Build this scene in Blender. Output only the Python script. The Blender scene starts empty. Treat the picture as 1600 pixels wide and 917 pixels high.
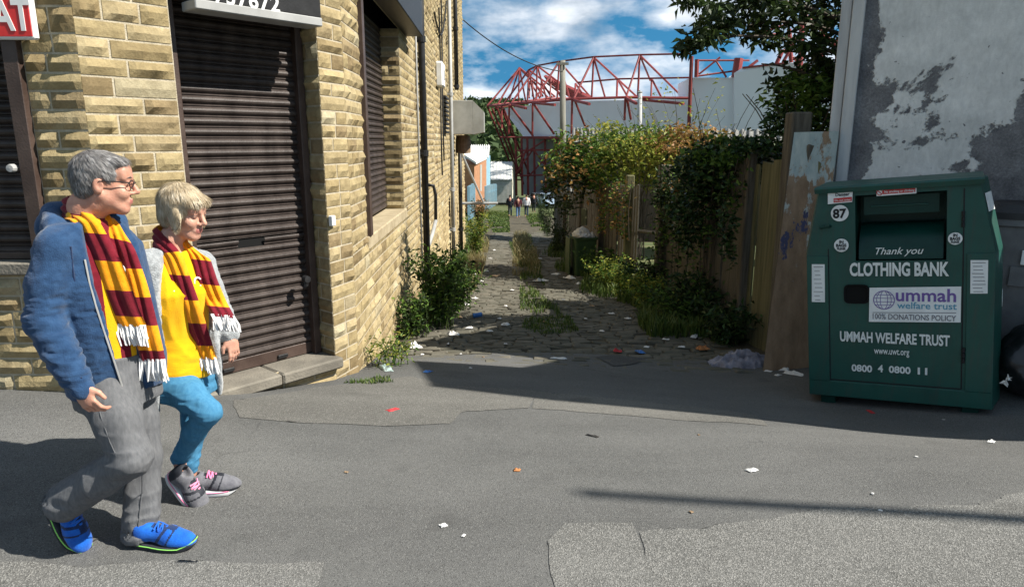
import bpy, math, random
import numpy as np
from mathutils import Vector, Matrix
random.seed(7); RNG = np.random.default_rng(7)
SC = bpy.context.scene
COL = SC.collection
rad = math.radians

# ---------------------------------------------------------------- camera, sky, sun, exposure
CAM_Z, PITCH, FPX = 1.85, rad(12.6), 1067.0
cam_d = bpy.data.cameras.new('camera'); cam = bpy.data.objects.new('camera', cam_d); COL.objects.link(cam)
cam_d.sensor_width = 36.0; cam_d.lens = 36.0 * FPX / 1600.0
cam_d.clip_start = 0.05; cam_d.clip_end = 6000
cam.location = (0, 0, CAM_Z); cam.rotation_euler = (math.pi/2 - PITCH, 0, 0)
SC.camera = cam

SUN_EL, SUN_AZ = rad(45.5), math.atan2(0.98, -0.20)      # azimuth clockwise from +Y
SDIR = Vector((math.sin(SUN_AZ)*math.cos(SUN_EL), math.cos(SUN_AZ)*math.cos(SUN_EL), math.sin(SUN_EL)))
sun_d = bpy.data.lights.new('sun', 'SUN'); sun = bpy.data.objects.new('sun', sun_d); COL.objects.link(sun)
sun_d.energy = 5.0; sun_d.angle = rad(0.53); sun_d.color = (1.0, 0.95, 0.86)
sun.location = (6, -4, 9); sun.rotation_euler = SDIR.to_track_quat('Z', 'Y').to_euler()

world = bpy.data.worlds.new("World"); SC.world = world; world.use_nodes = True
def make_world():
    nt = world.node_tree; nt.nodes.clear(); N = nt.nodes; L = nt.links
    out = N.new('ShaderNodeOutputWorld'); bg = N.new('ShaderNodeBackground'); bg.inputs[1].default_value = 0.05
    sky = N.new('ShaderNodeTexSky'); sky.sky_type = 'NISHITA'; sky.sun_disc = False
    sky.sun_elevation = SUN_EL; sky.sun_rotation = SUN_AZ; sky.air_density = 1.0; sky.dust_density = 0.2; sky.ozone_density = 1.4
    tc = N.new('ShaderNodeTexCoord'); sep = N.new('ShaderNodeSeparateXYZ'); L.new(tc.outputs['Generated'], sep.inputs[0])
    def math_(op, a, b=None, clamp=False):
        m = N.new('ShaderNodeMath'); m.operation = op; m.use_clamp = clamp
        for i, v in enumerate((a, b)):
            if v is None: continue
            if isinstance(v, (int, float)): m.inputs[i].default_value = v
            else: L.new(v, m.inputs[i])
        return m.outputs[0]
    # clear sky colour is taken a little higher up, as a deep blue clean-air day
    zz = math_('MAXIMUM', sep.outputs[2], 0.0); up = N.new('ShaderNodeCombineXYZ'); L.new(sep.outputs[0], up.inputs[0]); L.new(sep.outputs[1], up.inputs[1]); L.new(math_('ADD', zz, 0.42), up.inputs[2])
    L.new(up.outputs[0], sky.inputs['Vector'])
    comb = N.new('ShaderNodeCombineXYZ'); L.new(sep.outputs[0], comb.inputs[0]); L.new(sep.outputs[1], comb.inputs[1]); L.new(math_('MULTIPLY', zz, 2.3), comb.inputs[2])
    def noise(scale, detail, rough, off=(0,0,0)):
        mp = N.new('ShaderNodeMapping'); mp.inputs['Location'].default_value = off; L.new(comb.outputs[0], mp.inputs[0])
        n = N.new('ShaderNodeTexNoise'); n.inputs['Scale'].default_value = scale; n.inputs['Detail'].default_value = detail
        n.inputs['Roughness'].default_value = rough; L.new(mp.outputs[0], n.inputs['Vector']); return n.outputs[0]
    n1 = noise(5.2, 9, 0.55, CLOUD_OFF); n2 = noise(5.2, 9, 0.55, (CLOUD_OFF[0]-0.03, CLOUD_OFF[1], CLOUD_OFF[2]+0.05)); n3 = noise(2.2, 3, 0.5, (CLOUD_OFF[0]+3.1, 1.7, 0))
    def ramp(fac, stops):
        r = N.new('ShaderNodeValToRGB'); els = r.color_ramp.elements
        els[0].position, els[0].color = stops[0][0], stops[0][1]; els[1].position, els[1].color = stops[-1][0], stops[-1][1]
        for p, c in stops[1:-1]:
            e = els.new(p); e.color = c
        L.new(fac, r.inputs[0]); return r.outputs[0]
    cover = ramp(n1, [(0.40, (0,0,0,1)), (0.56, (1,1,1,1))])
    thick = math_('ADD', math_('MULTIPLY', n2, 0.75), math_('MULTIPLY', n3, 0.35))
    ccol = ramp(thick, [(0.43, (13,13.5,14,1)), (0.51, (9.2,10,11,1)), (0.60, (3.9,5.0,6.2,1)), (0.75, (2.2,3.1,4.2,1))])
    # deepen the clear blue a little
    hs = N.new('ShaderNodeHueSaturation'); hs.inputs['Hue'].default_value = 0.478; hs.inputs['Saturation'].default_value = 1.35; hs.inputs['Value'].default_value = 1.75; L.new(sky.outputs[0], hs.inputs['Color'])
    mx = N.new('ShaderNodeMix'); mx.data_type = 'RGBA'; L.new(cover, mx.inputs[0]); L.new(hs.outputs[0], mx.inputs[6]); L.new(ccol, mx.inputs[7])
    L.new(mx.outputs[2], bg.inputs[0]); L.new(bg.outputs[0], out.inputs[0])

CLOUD_OFF = (0.0, 0.0, 0.0)
make_world()
SC.view_settings.view_transform = 'Standard'; SC.view_settings.look = 'None'
SC.view_settings.exposure = 0.90; SC.view_settings.gamma = 1.0; SC.view_settings.use_curve_mapping = False

# ---------------------------------------------------------------- geometry helpers
class MB:
    """collects vertices and faces; build() links them as ONE mesh object"""
    def __init__(s): s.v = []; s.n = 0; s.f = []; s.r = []; s.m = []
    def add(s, V, F, rnd=0.0, mi=0):
        V = np.asarray(V, float).reshape(-1, 3); F = np.asarray(F, int)
        if F.ndim == 1: F = F.reshape(1, -1)
        s.v.append(V); s.f.append(F + s.n); s.n += len(V)
        s.r.append(np.broadcast_to(np.asarray(rnd, float), (len(F),)).copy()); s.m.append(np.broadcast_to(np.asarray(mi, int), (len(F),)).copy())
    def poly(s, pts, rnd=0.0, mi=0): s.add(pts, np.arange(len(pts)), rnd, mi)
    def box(s, c, size, R=None, rnd=0.0, mi=0):
        h = np.array(size)/2.0
        P = np.array([(-1,-1,-1),(1,-1,-1),(1,1,-1),(-1,1,-1),(-1,-1,1),(1,-1,1),(1,1,1),(-1,1,1)])*h
        if R is not None: P = P @ np.array(R).T
        s.add(P + np.array(c), [(0,3,2,1),(4,5,6,7),(0,1,5,4),(1,2,6,5),(2,3,7,6),(3,0,4,7)], rnd, mi)
    def boxb(s, c, size, b=0.01, R=None, rnd=0.0, mi=0):
        """box with chamfered edges"""
        h = np.array(size)/2.0; b = min(b, h.min()*0.45); P = []
        for sx in (-1,1):
            for sy in (-1,1):
                for sz in (-1,1):
                    P += [(sx*h[0], sy*(h[1]-b), sz*(h[2]-b)), (sx*(h[0]-b), sy*h[1], sz*(h[2]-b)), (sx*(h[0]-b), sy*(h[1]-b), sz*h[2])]
        P = np.array(P); idx = lambda sx,sy,sz,k: ((sx>0)*4+(sy>0)*2+(sz>0))*3+k
        F4 = []; F3 = []
        cyc = [(-1,-1),(1,-1),(1,1),(-1,1)]
        for sg in (-1,1):
            for k in range(3):
                q = []
                for a,b2 in cyc:
                    t = [0,0,0]; t[k] = sg; t[(k+1)%3] = a; t[(k+2)%3] = b2; q.append(idx(*t,k))
                F4.append(q if sg > 0 else q[::-1])
        for k in range(3):
            i, j = (k+1)%3, (k+2)%3
            for a in (-1,1):
                for c2 in (-1,1):
                    q = []
                    for sg in (-1,1):
                        t = [0,0,0]; t[i] = a; t[j] = c2; t[k] = sg; q.append((idx(*t,i), idx(*t,j)))
                    qq = [q[0][0], q[1][0], q[1][1], q[0][1]]
                    F4.append(qq if a*c2 < 0 else qq[::-1])
        for sx in (-1,1):
            for sy in (-1,1):
                for sz in (-1,1):
                    q = [idx(sx,sy,sz,0), idx(sx,sy,sz,1), idx(sx,sy,sz,2)]; F3.append(q if sx*sy*sz > 0 else q[::-1])
        if R is not None: P = P @ np.array(R).T
        P = P + np.array(c); n0 = s.n
        s.add(P, F4, rnd, mi)
        F3 = np.array(F3) + n0; s.f.append(F3); s.r.append(np.full(len(F3), float(rnd))); s.m.append(np.full(len(F3), mi))
    def tube(s, pts, r, n=8, rnd=0.0, mi=0, caps=True):
        P = np.array(pts, float); k = len(P); r = np.broadcast_to(np.asarray(r, float), (k,))
        T = np.gradient(P, axis=0); T /= np.linalg.norm(T, axis=1)[:,None] + 1e-9
        up = np.array([0,0,1.0]) if abs(T[0][2]) < 0.9 else np.array([1.0,0,0])
        U = np.cross(T[0], up); U /= np.linalg.norm(U); V = []
        a = np.arange(n)*2*math.pi/n
        for i in range(k):
            U = U - T[i]*np.dot(U, T[i]); U /= np.linalg.norm(U) + 1e-9; W = np.cross(T[i], U)
            V.append(P[i] + r[i]*(np.cos(a)[:,None]*U + np.sin(a)[:,None]*W))
        V = np.concatenate(V); F = []
        for i in range(k-1):
            for j in range(n):
                F.append((i*n+j, i*n+(j+1)%n, (i+1)*n+(j+1)%n, (i+1)*n+j))
        n0 = s.n; s.add(V, F, rnd, mi)
        if caps:
            for f in ([list(range(n))[::-1]], [list(range((k-1)*n, k*n))]):
                f = np.array(f) + n0; s.f.append(f); s.r.append(np.full(1, float(rnd))); s.m.append(np.full(1, mi))
    def lathe(s, c, prof, n=16, rnd=0.0, mi=0, axis=None):
        prof = np.array(prof, float); k = len(prof); a = np.arange(n)*2*math.pi/n
        V = np.stack([np.outer(prof[:,0], np.cos(a)), np.outer(prof[:,0], np.sin(a)), np.repeat(prof[:,1][:,None], n, 1)], -1).reshape(-1,3)
        if axis is not None:
            q = Vector((0,0,1)).rotation_difference(Vector(axis)); V = V @ np.array(q.to_matrix()).T
        F = [(i*n+j, i*n+(j+1)%n, (i+1)*n+(j+1)%n, (i+1)*n+j) for i in range(k-1) for j in range(n)]
        s.add(V + np.array(c), F, rnd, mi)
    def prism(s, poly, ext, rnd=0.0, mi=0):
        """planar polygon (3-D points) swept along ext"""
        P = np.array(poly, float); k = len(P); Q = P + np.array(ext, float); n0 = s.n
        s.add(np.concatenate([P, Q]), [(i, (i+1)%k, k+(i+1)%k, k+i) for i in range(k)], rnd, mi)
        for f in (list(range(k))[::-1], list(range(k, 2*k))):
            s.f.append(np.array([f]) + n0); s.r.append(np.full(1, float(rnd))); s.m.append(np.full(1, mi))
    def grid(s, P, rnd=0.0, mi=0, closed_u=False):
        """P[nu,nv,3]"""
        nu, nv = P.shape[:2]; F = []
        i, j = np.meshgrid(np.arange(nu - (0 if closed_u else 1)), np.arange(nv-1), indexing='ij'); i2 = (i+1) % nu
        F = np.stack([i*nv+j, i2*nv+j, i2*nv+j+1, i*nv+j+1], -1).reshape(-1,4)
        s.add(P.reshape(-1,3), F, rnd, mi)
    def leaves(s, C, size, aspect=0.5, up=0.3, droop=0.0, rnd=None, mi=0, fold=0.18):
        """leaf-shaped folded faces at the points C"""
        C = np.asarray(C, float); n = len(C); size = np.broadcast_to(np.asarray(size, float), (n,))
        d = RNG.normal(size=(n,3)); d[:,2] = d[:,2]*0.6 - droop; d /= np.linalg.norm(d, axis=1)[:,None]
        nr = RNG.normal(size=(n,3)); nr[:,2] = np.abs(nr[:,2]) + up
        w = np.cross(d, nr); w /= np.linalg.norm(w, axis=1)[:,None] + 1e-9; nn = np.cross(w, d)
        L = size[:,None]; W = L*aspect/2
        a = C; t = C + d*L; m1 = C + d*L*0.4 + w*W + nn*L*fold; m2 = C + d*L*0.4 - w*W + nn*L*fold; q = C + d*L*0.45
        V = np.stack([a, m1, t, m2, q], 1).reshape(-1,3); o = np.arange(n)*5
        F = np.concatenate([np.stack([o, o+4, o+2, o+1], 1), np.stack([o, o+3, o+2, o+4], 1)])
        rr = RNG.random(n) if rnd is None else np.broadcast_to(rnd, (n,))
        s.add(V, F, np.concatenate([rr, rr]), mi)
    def mesh(s, name, org=(0,0,0), smooth=False):
        V = np.concatenate(s.v) - np.array(org); me = bpy.data.meshes.new(name)
        tot = np.concatenate([np.full(len(f), f.shape[1]) for f in s.f]); loops = np.concatenate([f.ravel() for f in s.f])
        me.vertices.add(len(V)); me.vertices.foreach_set('co', V.astype(np.float32).ravel())
        me.loops.add(len(loops)); me.loops.foreach_set('vertex_index', loops.astype(np.int32))
        me.polygons.add(len(tot)); me.polygons.foreach_set('loop_start', np.concatenate([[0], np.cumsum(tot)[:-1]]).astype(np.int32))
        try: me.polygons.foreach_set('loop_total', tot.astype(np.int32))
        except Exception: pass
        me.polygons.foreach_set('material_index', np.concatenate(s.m).astype(np.int32))
        me.polygons.foreach_set('use_smooth', np.full(len(tot), bool(smooth)))
        at = me.attributes.new('rnd', 'FLOAT', 'FACE'); at.data.foreach_set('value', np.concatenate(s.r).astype(np.float32))
        me.update(calc_edges=True); me.validate()
        return me

def origin_of(o):
    p = Vector((0,0,0))
    while o is not None: p += o.location; o = o.parent
    return p
def tag(o, label=None, cat=None, group=None, kind=None):
    if label: o['label'] = label
    if cat: o['category'] = cat
    if group: o['group'] = group
    if kind: o['kind'] = kind
    return o
def setmat(me, mat):
    for m in (mat if isinstance(mat, (list, tuple)) else [mat]): me.materials.append(m)
def part(parent, name, mb, mat, smooth=False, label=None):
    me = mb.mesh(name, origin_of(parent), smooth); setmat(me, mat)
    o = bpy.data.objects.new(name, me); COL.objects.link(o); o.parent = parent
    if label: o['label'] = label
    return o
def thing(name, label, cat, loc, group=None):
    o = bpy.data.objects.new(name, None); COL.objects.link(o); o.location = loc; o.empty_display_size = 0.1
    return tag(o, label, cat, group)
def single(name, label, cat, mb, mat, smooth=False, group=None, kind=None):
    V = np.concatenate(mb.v); org = (V[:,0].mean(), V[:,1].mean(), V[:,2].min())
    me = mb.mesh(name, org, smooth); setmat(me, mat); o = bpy.data.objects.new(name, me); COL.objects.link(o); o.location = org
    return tag(o, label, cat, group, kind)
def struct(name, mb, mat, smooth=False, kind='structure', label=None):
    me = mb.mesh(name, (0,0,0), smooth); setmat(me, mat); o = bpy.data.objects.new(name, me); COL.objects.link(o)
    return tag(o, label, None, None, kind)
def dup(root, loc, rz=0.0, label=None):
    def cp(o, par):
        c = o.copy(); COL.objects.link(c)
        if par is not None: c.parent = par
        for ch in o.children: cp(ch, c)
        return c
    c = cp(root, None); c.location = loc; c.rotation_euler = (0,0,rz)
    if label: c['label'] = label
    return c

# camera model used at build time to read places off the photograph
CT, ST = math.cos(PITCH), math.sin(PITCH)
def ray(px, py):
    u = (px - 800.0)/FPX; v = (458.5 - py)/FPX
    return np.array([u, CT + v*ST, -ST + v*CT])
def at(px, py, Y):
    r = ray(px, py); return np.array([0,0,CAM_Z]) + r*(Y/r[1])
def on(px, py, A, d):
    """where the ray meets the upright plane through A (x,y) along d (x,y)"""
    r = ray(px, py); n = np.array([d[1], -d[0]]); t = (n[0]*A[0] + n[1]*A[1])/(n[0]*r[0] + n[1]*r[1])
    return np.array([0,0,CAM_Z]) + r*t
def fbm(p, oct=4, seed=0):
    """cheap smooth value noise, p[...,k]"""
    p = np.asarray(p, float); out = np.zeros(p.shape[:-1]); amp = 1.0
    for o in range(oct):
        q = p*(2.0**o) + seed*17.13 + o*5.7; i = np.floor(q).astype(np.int64); f = q - i; f = f*f*(3-2*f); k = p.shape[-1]; acc = 0
        for c in range(2**k):
            w = 1.0; h = np.zeros(p.shape[:-1], np.int64)
            for a in range(k):
                b = (c >> a) & 1; w = w*(f[...,a] if b else 1-f[...,a]); h = h*7919 + (i[...,a]+b)*(374761 + 668265*a)
            h = (h ^ (h >> 13))*1274126177 & 0x7fffffff; h = (h ^ (h >> 16)) & 0xffff
            acc = acc + w*(h/65535.0)
        out += amp*(acc-0.5); amp *= 0.5
    return out

# ---------------------------------------------------------------- materials
def new_mat(name):
    m = bpy.data.materials.new(name); m.use_nodes = True; nt = m.node_tree; nt.nodes.clear()
    return m, nt.nodes, nt.links
def rgba(c): return (c[0], c[1], c[2], 1.0)
def pmat(name, c1, c2=None, scale=8.0, rough=0.8, bump=0.0, bscale=60.0, detail=6, spec=0.3, metal=0.0, rnd=0.0, c3=None, stretch=(1,1,1), lo=0.35, hi=0.65, trans=0.0, coat=0.0, sheen=0.0):
    """colour noise between c1 and c2, optional fine bump; rnd: how far the per-piece random value pulls towards c3"""
    m, N, L = new_mat(name); out = N.new('ShaderNodeOutputMaterial'); b = N.new('ShaderNodeBsdfPrincipled')
    b.inputs['Roughness'].default_value = rough; b.inputs['Metallic'].default_value = metal
    b.inputs['Specular IOR Level'].default_value = spec
    if coat: b.inputs['Coat Weight'].default_value = coat
    if sheen: b.inputs['Sheen Weight'].default_value = sheen
    tc = N.new('ShaderNodeTexCoord'); mp = N.new('ShaderNodeMapping'); mp.inputs['Scale'].default_value = stretch; L.new(tc.outputs['Object'], mp.inputs[0])
    c2 = c2 or c1
    n = N.new('ShaderNodeTexNoise'); n.inputs['Scale'].default_value = scale; n.inputs['Detail'].default_value = detail; n.inputs['Roughness'].default_value = 0.6; L.new(mp.outputs[0], n.inputs['Vector'])
    r = N.new('ShaderNodeValToRGB'); e = r.color_ramp.elements; e[0].position = lo; e[0].color = rgba(c1); e[1].position = hi; e[1].color = rgba(c2); L.new(n.outputs[0], r.inputs[0])
    col = r.outputs[0]
    if rnd and c3:
        a = N.new('ShaderNodeAttribute'); a.attribute_name = 'rnd'; mu = N.new('ShaderNodeMath'); mu.operation = 'MULTIPLY'; mu.inputs[1].default_value = rnd; L.new(a.outputs['Fac'], mu.inputs[0])
        mx = N.new('ShaderNodeMix'); mx.data_type = 'RGBA'; L.new(mu.outputs[0], mx.inputs[0]); L.new(col, mx.inputs[6]); mx.inputs[7].default_value = rgba(c3); col = mx.outputs[2]
    L.new(col, b.inputs['Base Color'])
    if bump:
        n2 = N.new('ShaderNodeTexNoise'); n2.inputs['Scale'].default_value = bscale; n2.inputs['Detail'].default_value = 4; L.new(mp.outputs[0], n2.inputs['Vector'])
        bp = N.new('ShaderNodeBump'); bp.inputs['Strength'].default_value = min(1.0, bump); bp.inputs['Distance'].default_value = 0.01; L.new(n2.outputs[0], bp.inputs['Height']); L.new(bp.outputs[0], b.inputs['Normal'])
    surf = b.outputs[0]
    if trans:
        t = N.new('ShaderNodeBsdfTranslucent'); L.new(col, t.inputs[0]); ms = N.new('ShaderNodeMixShader'); ms.inputs[0].default_value = trans; L.new(surf, ms.inputs[1]); L.new(t.outputs[0], ms.inputs[2]); surf = ms.outputs[0]
    L.new(surf, out.inputs[0]); return m
def leafmat(name, a, b, c, trans=0.25, rough=0.5):
    """three leaf colours along the per-leaf random value"""
    m, N, L = new_mat(name); out = N.new('ShaderNodeOutputMaterial'); p = N.new('ShaderNodeBsdfPrincipled'); p.inputs['Roughness'].default_value = rough; p.inputs['Specular IOR Level'].default_value = 0.25
    at_ = N.new('ShaderNodeAttribute'); at_.attribute_name = 'rnd'; r = N.new('ShaderNodeValToRGB'); e = r.color_ramp.elements
    e[0].position = 0.0; e[0].color = rgba(a); e[1].position = 1.0; e[1].color = rgba(c); k = e.new(0.6); k.color = rgba(b); L.new(at_.outputs['Fac'], r.inputs[0])
    L.new(r.outputs[0], p.inputs['Base Color']); t = N.new('ShaderNodeBsdfTranslucent'); L.new(r.outputs[0], t.inputs[0])
    ms = N.new('ShaderNodeMixShader'); ms.inputs[0].default_value = trans; L.new(p.outputs[0], ms.inputs[1]); L.new(t.outputs[0], ms.inputs[2]); L.new(ms.outputs[0], out.inputs[0]); return m
# ---------------------------------------------------------------- terrain
_by = np.array([-60,-10, 0, 2, 3, 4, 5, 5.9, 8, 10, 15, 25, 40, 56, 80, 150, 300, 700]); _bz = np.array([3.0,.6,.2,.12,.05,-.02,-.12,-.24,-.5,-.74,-1.27,-2.1,-3.2,-4.2,-5.4,-8,-12,-14])
_fy = np.linspace(-60, 700, 15201); _k = np.hanning(25); _k /= _k.sum(); _fz = np.convolve(np.pad(np.interp(_fy,_by,_bz),(12,12),'edge'), _k, 'valid')
_ctl = np.array([(0,0,.2),(-1.65,2.72,.08),(-1.35,3.11,.085),(-2.58,4.28,.20),(-3.4,4.28,.23),(-4.6,4.28,.25),(-2.19,4.74,.0),(-1.83,5.15,-.075),(-1.5,5.54,-.14),(-1.385,5.87,-.20),
  (2.51,5.43,-.31),(3.55,4.75,-.17),(2.43,6.3,-.40),(.5,6,-.27),(.3,8,-.52),(2.4,10,-.74),(-1.5,9,-.62),(0,4.5,-.06),(1.6,4.3,-.06),(3,3.4,.07),(4.2,5.5,.03),(4.0,4.6,-.08),(0,3,.07),(-3.2,3,.16),(3,2,.14)])
def _g(X, Y): return np.exp(-((X[:,None]-_ctl[:,0])**2 + (Y[:,None]-_ctl[:,1])**2)/(2*1.1**2))
_w = np.linalg.solve(_g(_ctl[:,0], _ctl[:,1]) + 0.02*np.eye(len(_ctl)), _ctl[:,2] - np.interp(_ctl[:,1], _fy, _fz))
def gz(x, y):
    x, y = np.broadcast_arrays(np.asarray(x, float), np.asarray(y, float)); sh = x.shape; X, Y = x.ravel(), y.ravel()
    z = np.interp(Y, _fy, _fz) + _g(X, Y) @ _w
    return z.reshape(sh)
def gp(px, py):
    """the ground point seen at a pixel"""
    r = ray(px, py); t = np.concatenate([np.arange(1.5, 12, .02), np.arange(12, 90, .1)]); P = np.array([0,0,CAM_Z]) + t[:,None]*r
    d = P[:,2] - gz(P[:,0], P[:,1]); k = int(np.argmax(d < 0)) or len(t)-1
    a = d[k-1]/(d[k-1]-d[k]+1e-12); return P[k-1]*(1-a) + P[k]*a
def G(x, y, dz=0.0): return np.array([x, y, float(gz(x, y)) + dz])

# sloping sheets
def sheet(xs, ys, off=0.0):
    X, Y = np.meshgrid(xs, ys, indexing='ij'); Z = gz(X, Y) + (off(X, Y) if callable(off) else off)
    return np.stack([X, Y, Z], -1)
def tarmac(name, c1, c2, speck, light, speckscale=160, bump=0.5):
    m, N, L = new_mat(name); out = N.new('ShaderNodeOutputMaterial'); b = N.new('ShaderNodeBsdfPrincipled'); b.inputs['Roughness'].default_value = 0.85; b.inputs['Specular IOR Level'].default_value = 0.25
    tc = N.new('ShaderNodeTexCoord')
    def nz(s, d=5, r=0.6, st=None):
        n = N.new('ShaderNodeTexNoise'); n.inputs['Scale'].default_value = s; n.inputs['Detail'].default_value = d; n.inputs['Roughness'].default_value = r
        if st:
            mp = N.new('ShaderNodeMapping'); mp.inputs['Scale'].default_value = st; L.new(tc.outputs['Object'], mp.inputs[0]); L.new(mp.outputs[0], n.inputs['Vector'])
        else: L.new(tc.outputs['Object'], n.inputs['Vector'])
        return n.outputs[0]
    def rp(f, p0, p1, a, c):
        r = N.new('ShaderNodeValToRGB'); e = r.color_ramp.elements; e[0].position = p0; e[0].color = rgba(a); e[1].position = p1; e[1].color = rgba(c); L.new(f, r.inputs[0]); return r.outputs[0]
    def mix(f, a, c, mode='MIX'):
        x = N.new('ShaderNodeMix'); x.data_type = 'RGBA'; x.blend_type = mode
        if isinstance(f, float): x.inputs[0].default_value = f
        else: L.new(f, x.inputs[0])
        L.new(a, x.inputs[6])
        if isinstance(c, tuple): x.inputs[7].default_value = rgba(c)
        else: L.new(c, x.inputs[7])
        return x.outputs[2]
    base = rp(nz(1.1, 7, .62), .3, .7, c1, c2)
    base = mix(0.55, base, rp(nz(.8, 5, .6, (.35, 2.4, 1)), .35, .65, (.72,.72,.72), (1.15,1.15,1.15)), 'MULTIPLY')
    v = N.new('ShaderNodeTexVoronoi'); v.inputs['Scale'].default_value = speckscale; L.new(tc.outputs['Object'], v.inputs['Vector'])
    sp = N.new('ShaderNodeSeparateColor'); L.new(v.outputs['Color'], sp.inputs[0])
    base = mix(rp(sp.outputs[0], 1-speck-.05, 1-speck+.05, (0,0,0), (.8,.8,.8)), base, light)
    base = mix(rp(sp.outputs[1], .80, .84, (0,0,0), (.55,.55,.55)), base, (c1[0]*.35, c1[1]*.35, c1[2]*.35))
    st = rp(nz(2.3, 3, .5), .62, .74, (0,0,0), (.45,.45,.45)); base = mix(st, base, (c1[0]*.5, c1[1]*.5, c1[2]*.5))
    gum = N.new('ShaderNodeTexVoronoi'); gum.inputs['Scale'].default_value = 2.1; L.new(tc.outputs['Object'], gum.inputs['Vector']); gc = N.new('ShaderNodeSeparateColor'); L.new(gum.outputs['Color'], gc.inputs[0])
    gm = N.new('ShaderNodeMath'); gm.operation = 'MULTIPLY'; L.new(gc.outputs[2], gm.inputs[0]); gm.inputs[1].default_value = .055; gl = N.new('ShaderNodeMath'); gl.operation = 'SUBTRACT'; L.new(gm.outputs[0], gl.inputs[0]); L.new(gum.outputs['Distance'], gl.inputs[1])
    base = mix(rp(gl.outputs[0], .004, .010, (0,0,0), (.85,.85,.85)), base, (.42,.41,.38))
    crk = N.new('ShaderNodeTexVoronoi'); crk.feature = 'DISTANCE_TO_EDGE'; crk.inputs['Scale'].default_value = .55; wn = N.new('ShaderNodeTexNoise'); wn.inputs['Scale'].default_value = 2.5; wn.inputs['Detail'].default_value = 6; L.new(tc.outputs['Object'], wn.inputs['Vector'])
    wv = N.new('ShaderNodeMix'); wv.data_type = 'RGBA'; wv.inputs[0].default_value = .22; L.new(tc.outputs['Object'], wv.inputs[6]); L.new(wn.outputs['Color'], wv.inputs[7]); L.new(wv.outputs[2], crk.inputs['Vector'])
    cm = N.new('ShaderNodeMath'); cm.operation = 'MULTIPLY'; L.new(rp(crk.outputs['Distance'], .0, .006, (1,1,1), (0,0,0)), cm.inputs[0]); L.new(rp(nz(.9,3), .56, .66, (0,0,0), (.35,.35,.35)), cm.inputs[1]); base = mix(cm.outputs[0], base, (.03,.03,.03))
    L.new(base, b.inputs['Base Color'])
    bp = N.new('ShaderNodeBump'); bp.inputs['Strength'].default_value = bump; bp.inputs['Distance'].default_value = .006; L.new(v.outputs['Distance'], bp.inputs['Height']); L.new(bp.outputs[0], b.inputs['Normal'])
    L.new(b.outputs[0], out.inputs[0]); return m
M = {}
M['road'] = tarmac('dark tarmac', (.098,.098,.095), (.132,.131,.126), .12, (.18,.18,.17), 230)
M['coarse'] = tarmac('coarse pale tarmac', (.118,.117,.110), (.155,.153,.144), .28, (.25,.245,.23), 190, .6)
M['beige'] = tarmac('worn beige tarmac', (.116,.112,.102), (.150,.145,.132), .16, (.23,.225,.205), 220)
M['dark'] = tarmac('fresh patch tarmac', (.06,.06,.06), (.085,.085,.083), .08, (.15,.15,.15), 170)
M['earth'] = pmat('dark earth', (.045,.038,.025), (.10,.085,.055), 3, .95, .8, 30)
M['grassland'] = pmat('rough grass ground', (.05,.075,.02), (.11,.11,.045), 1.5, .95, .6, 12)

def far_off(X, Y):   # sink the wide sheet under the road
    near = np.clip((7.2 - Y)/1.0, 0, 1)*np.clip((12 - np.abs(X))/1.0, 0, 1)*np.clip((Y+6)/1.0, 0, 1)
    return -0.02 - 0.08*near
xs = np.concatenate([[-700,-300,-120,-60,-30,-16], np.arange(-10, 10.01, .4), [16,30,60,120,300,700]]); ys = np.concatenate([[-60,-20,-10], np.arange(-6, 26, .4), np.arange(26, 90, 2), [100,130,180,250,350,500,700]])
mb = MB(); mb.grid(sheet(xs, ys, far_off)); struct('ground', mb, M['grassland'], True)
# tarmac street: ends in a ragged edge over the setts
def road_off(X, Y):
    e = 6.95 + .22*fbm(np.stack([X*1.3, X*0+3], -1), 4) + .25*np.sin(X*1.1+.5)
    return .012 + .003*fbm(np.stack([X*2, Y*2], -1), 3) - .06*np.clip((Y - e)/.25, 0, 1)
mb = MB(); mb.grid(sheet(np.arange(-9, 9.01, .07), np.concatenate([np.arange(-5, 1.5, .25), np.arange(1.5, 7.15, .06)]), road_off)); struct('road', mb, M['road'], True)
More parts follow.
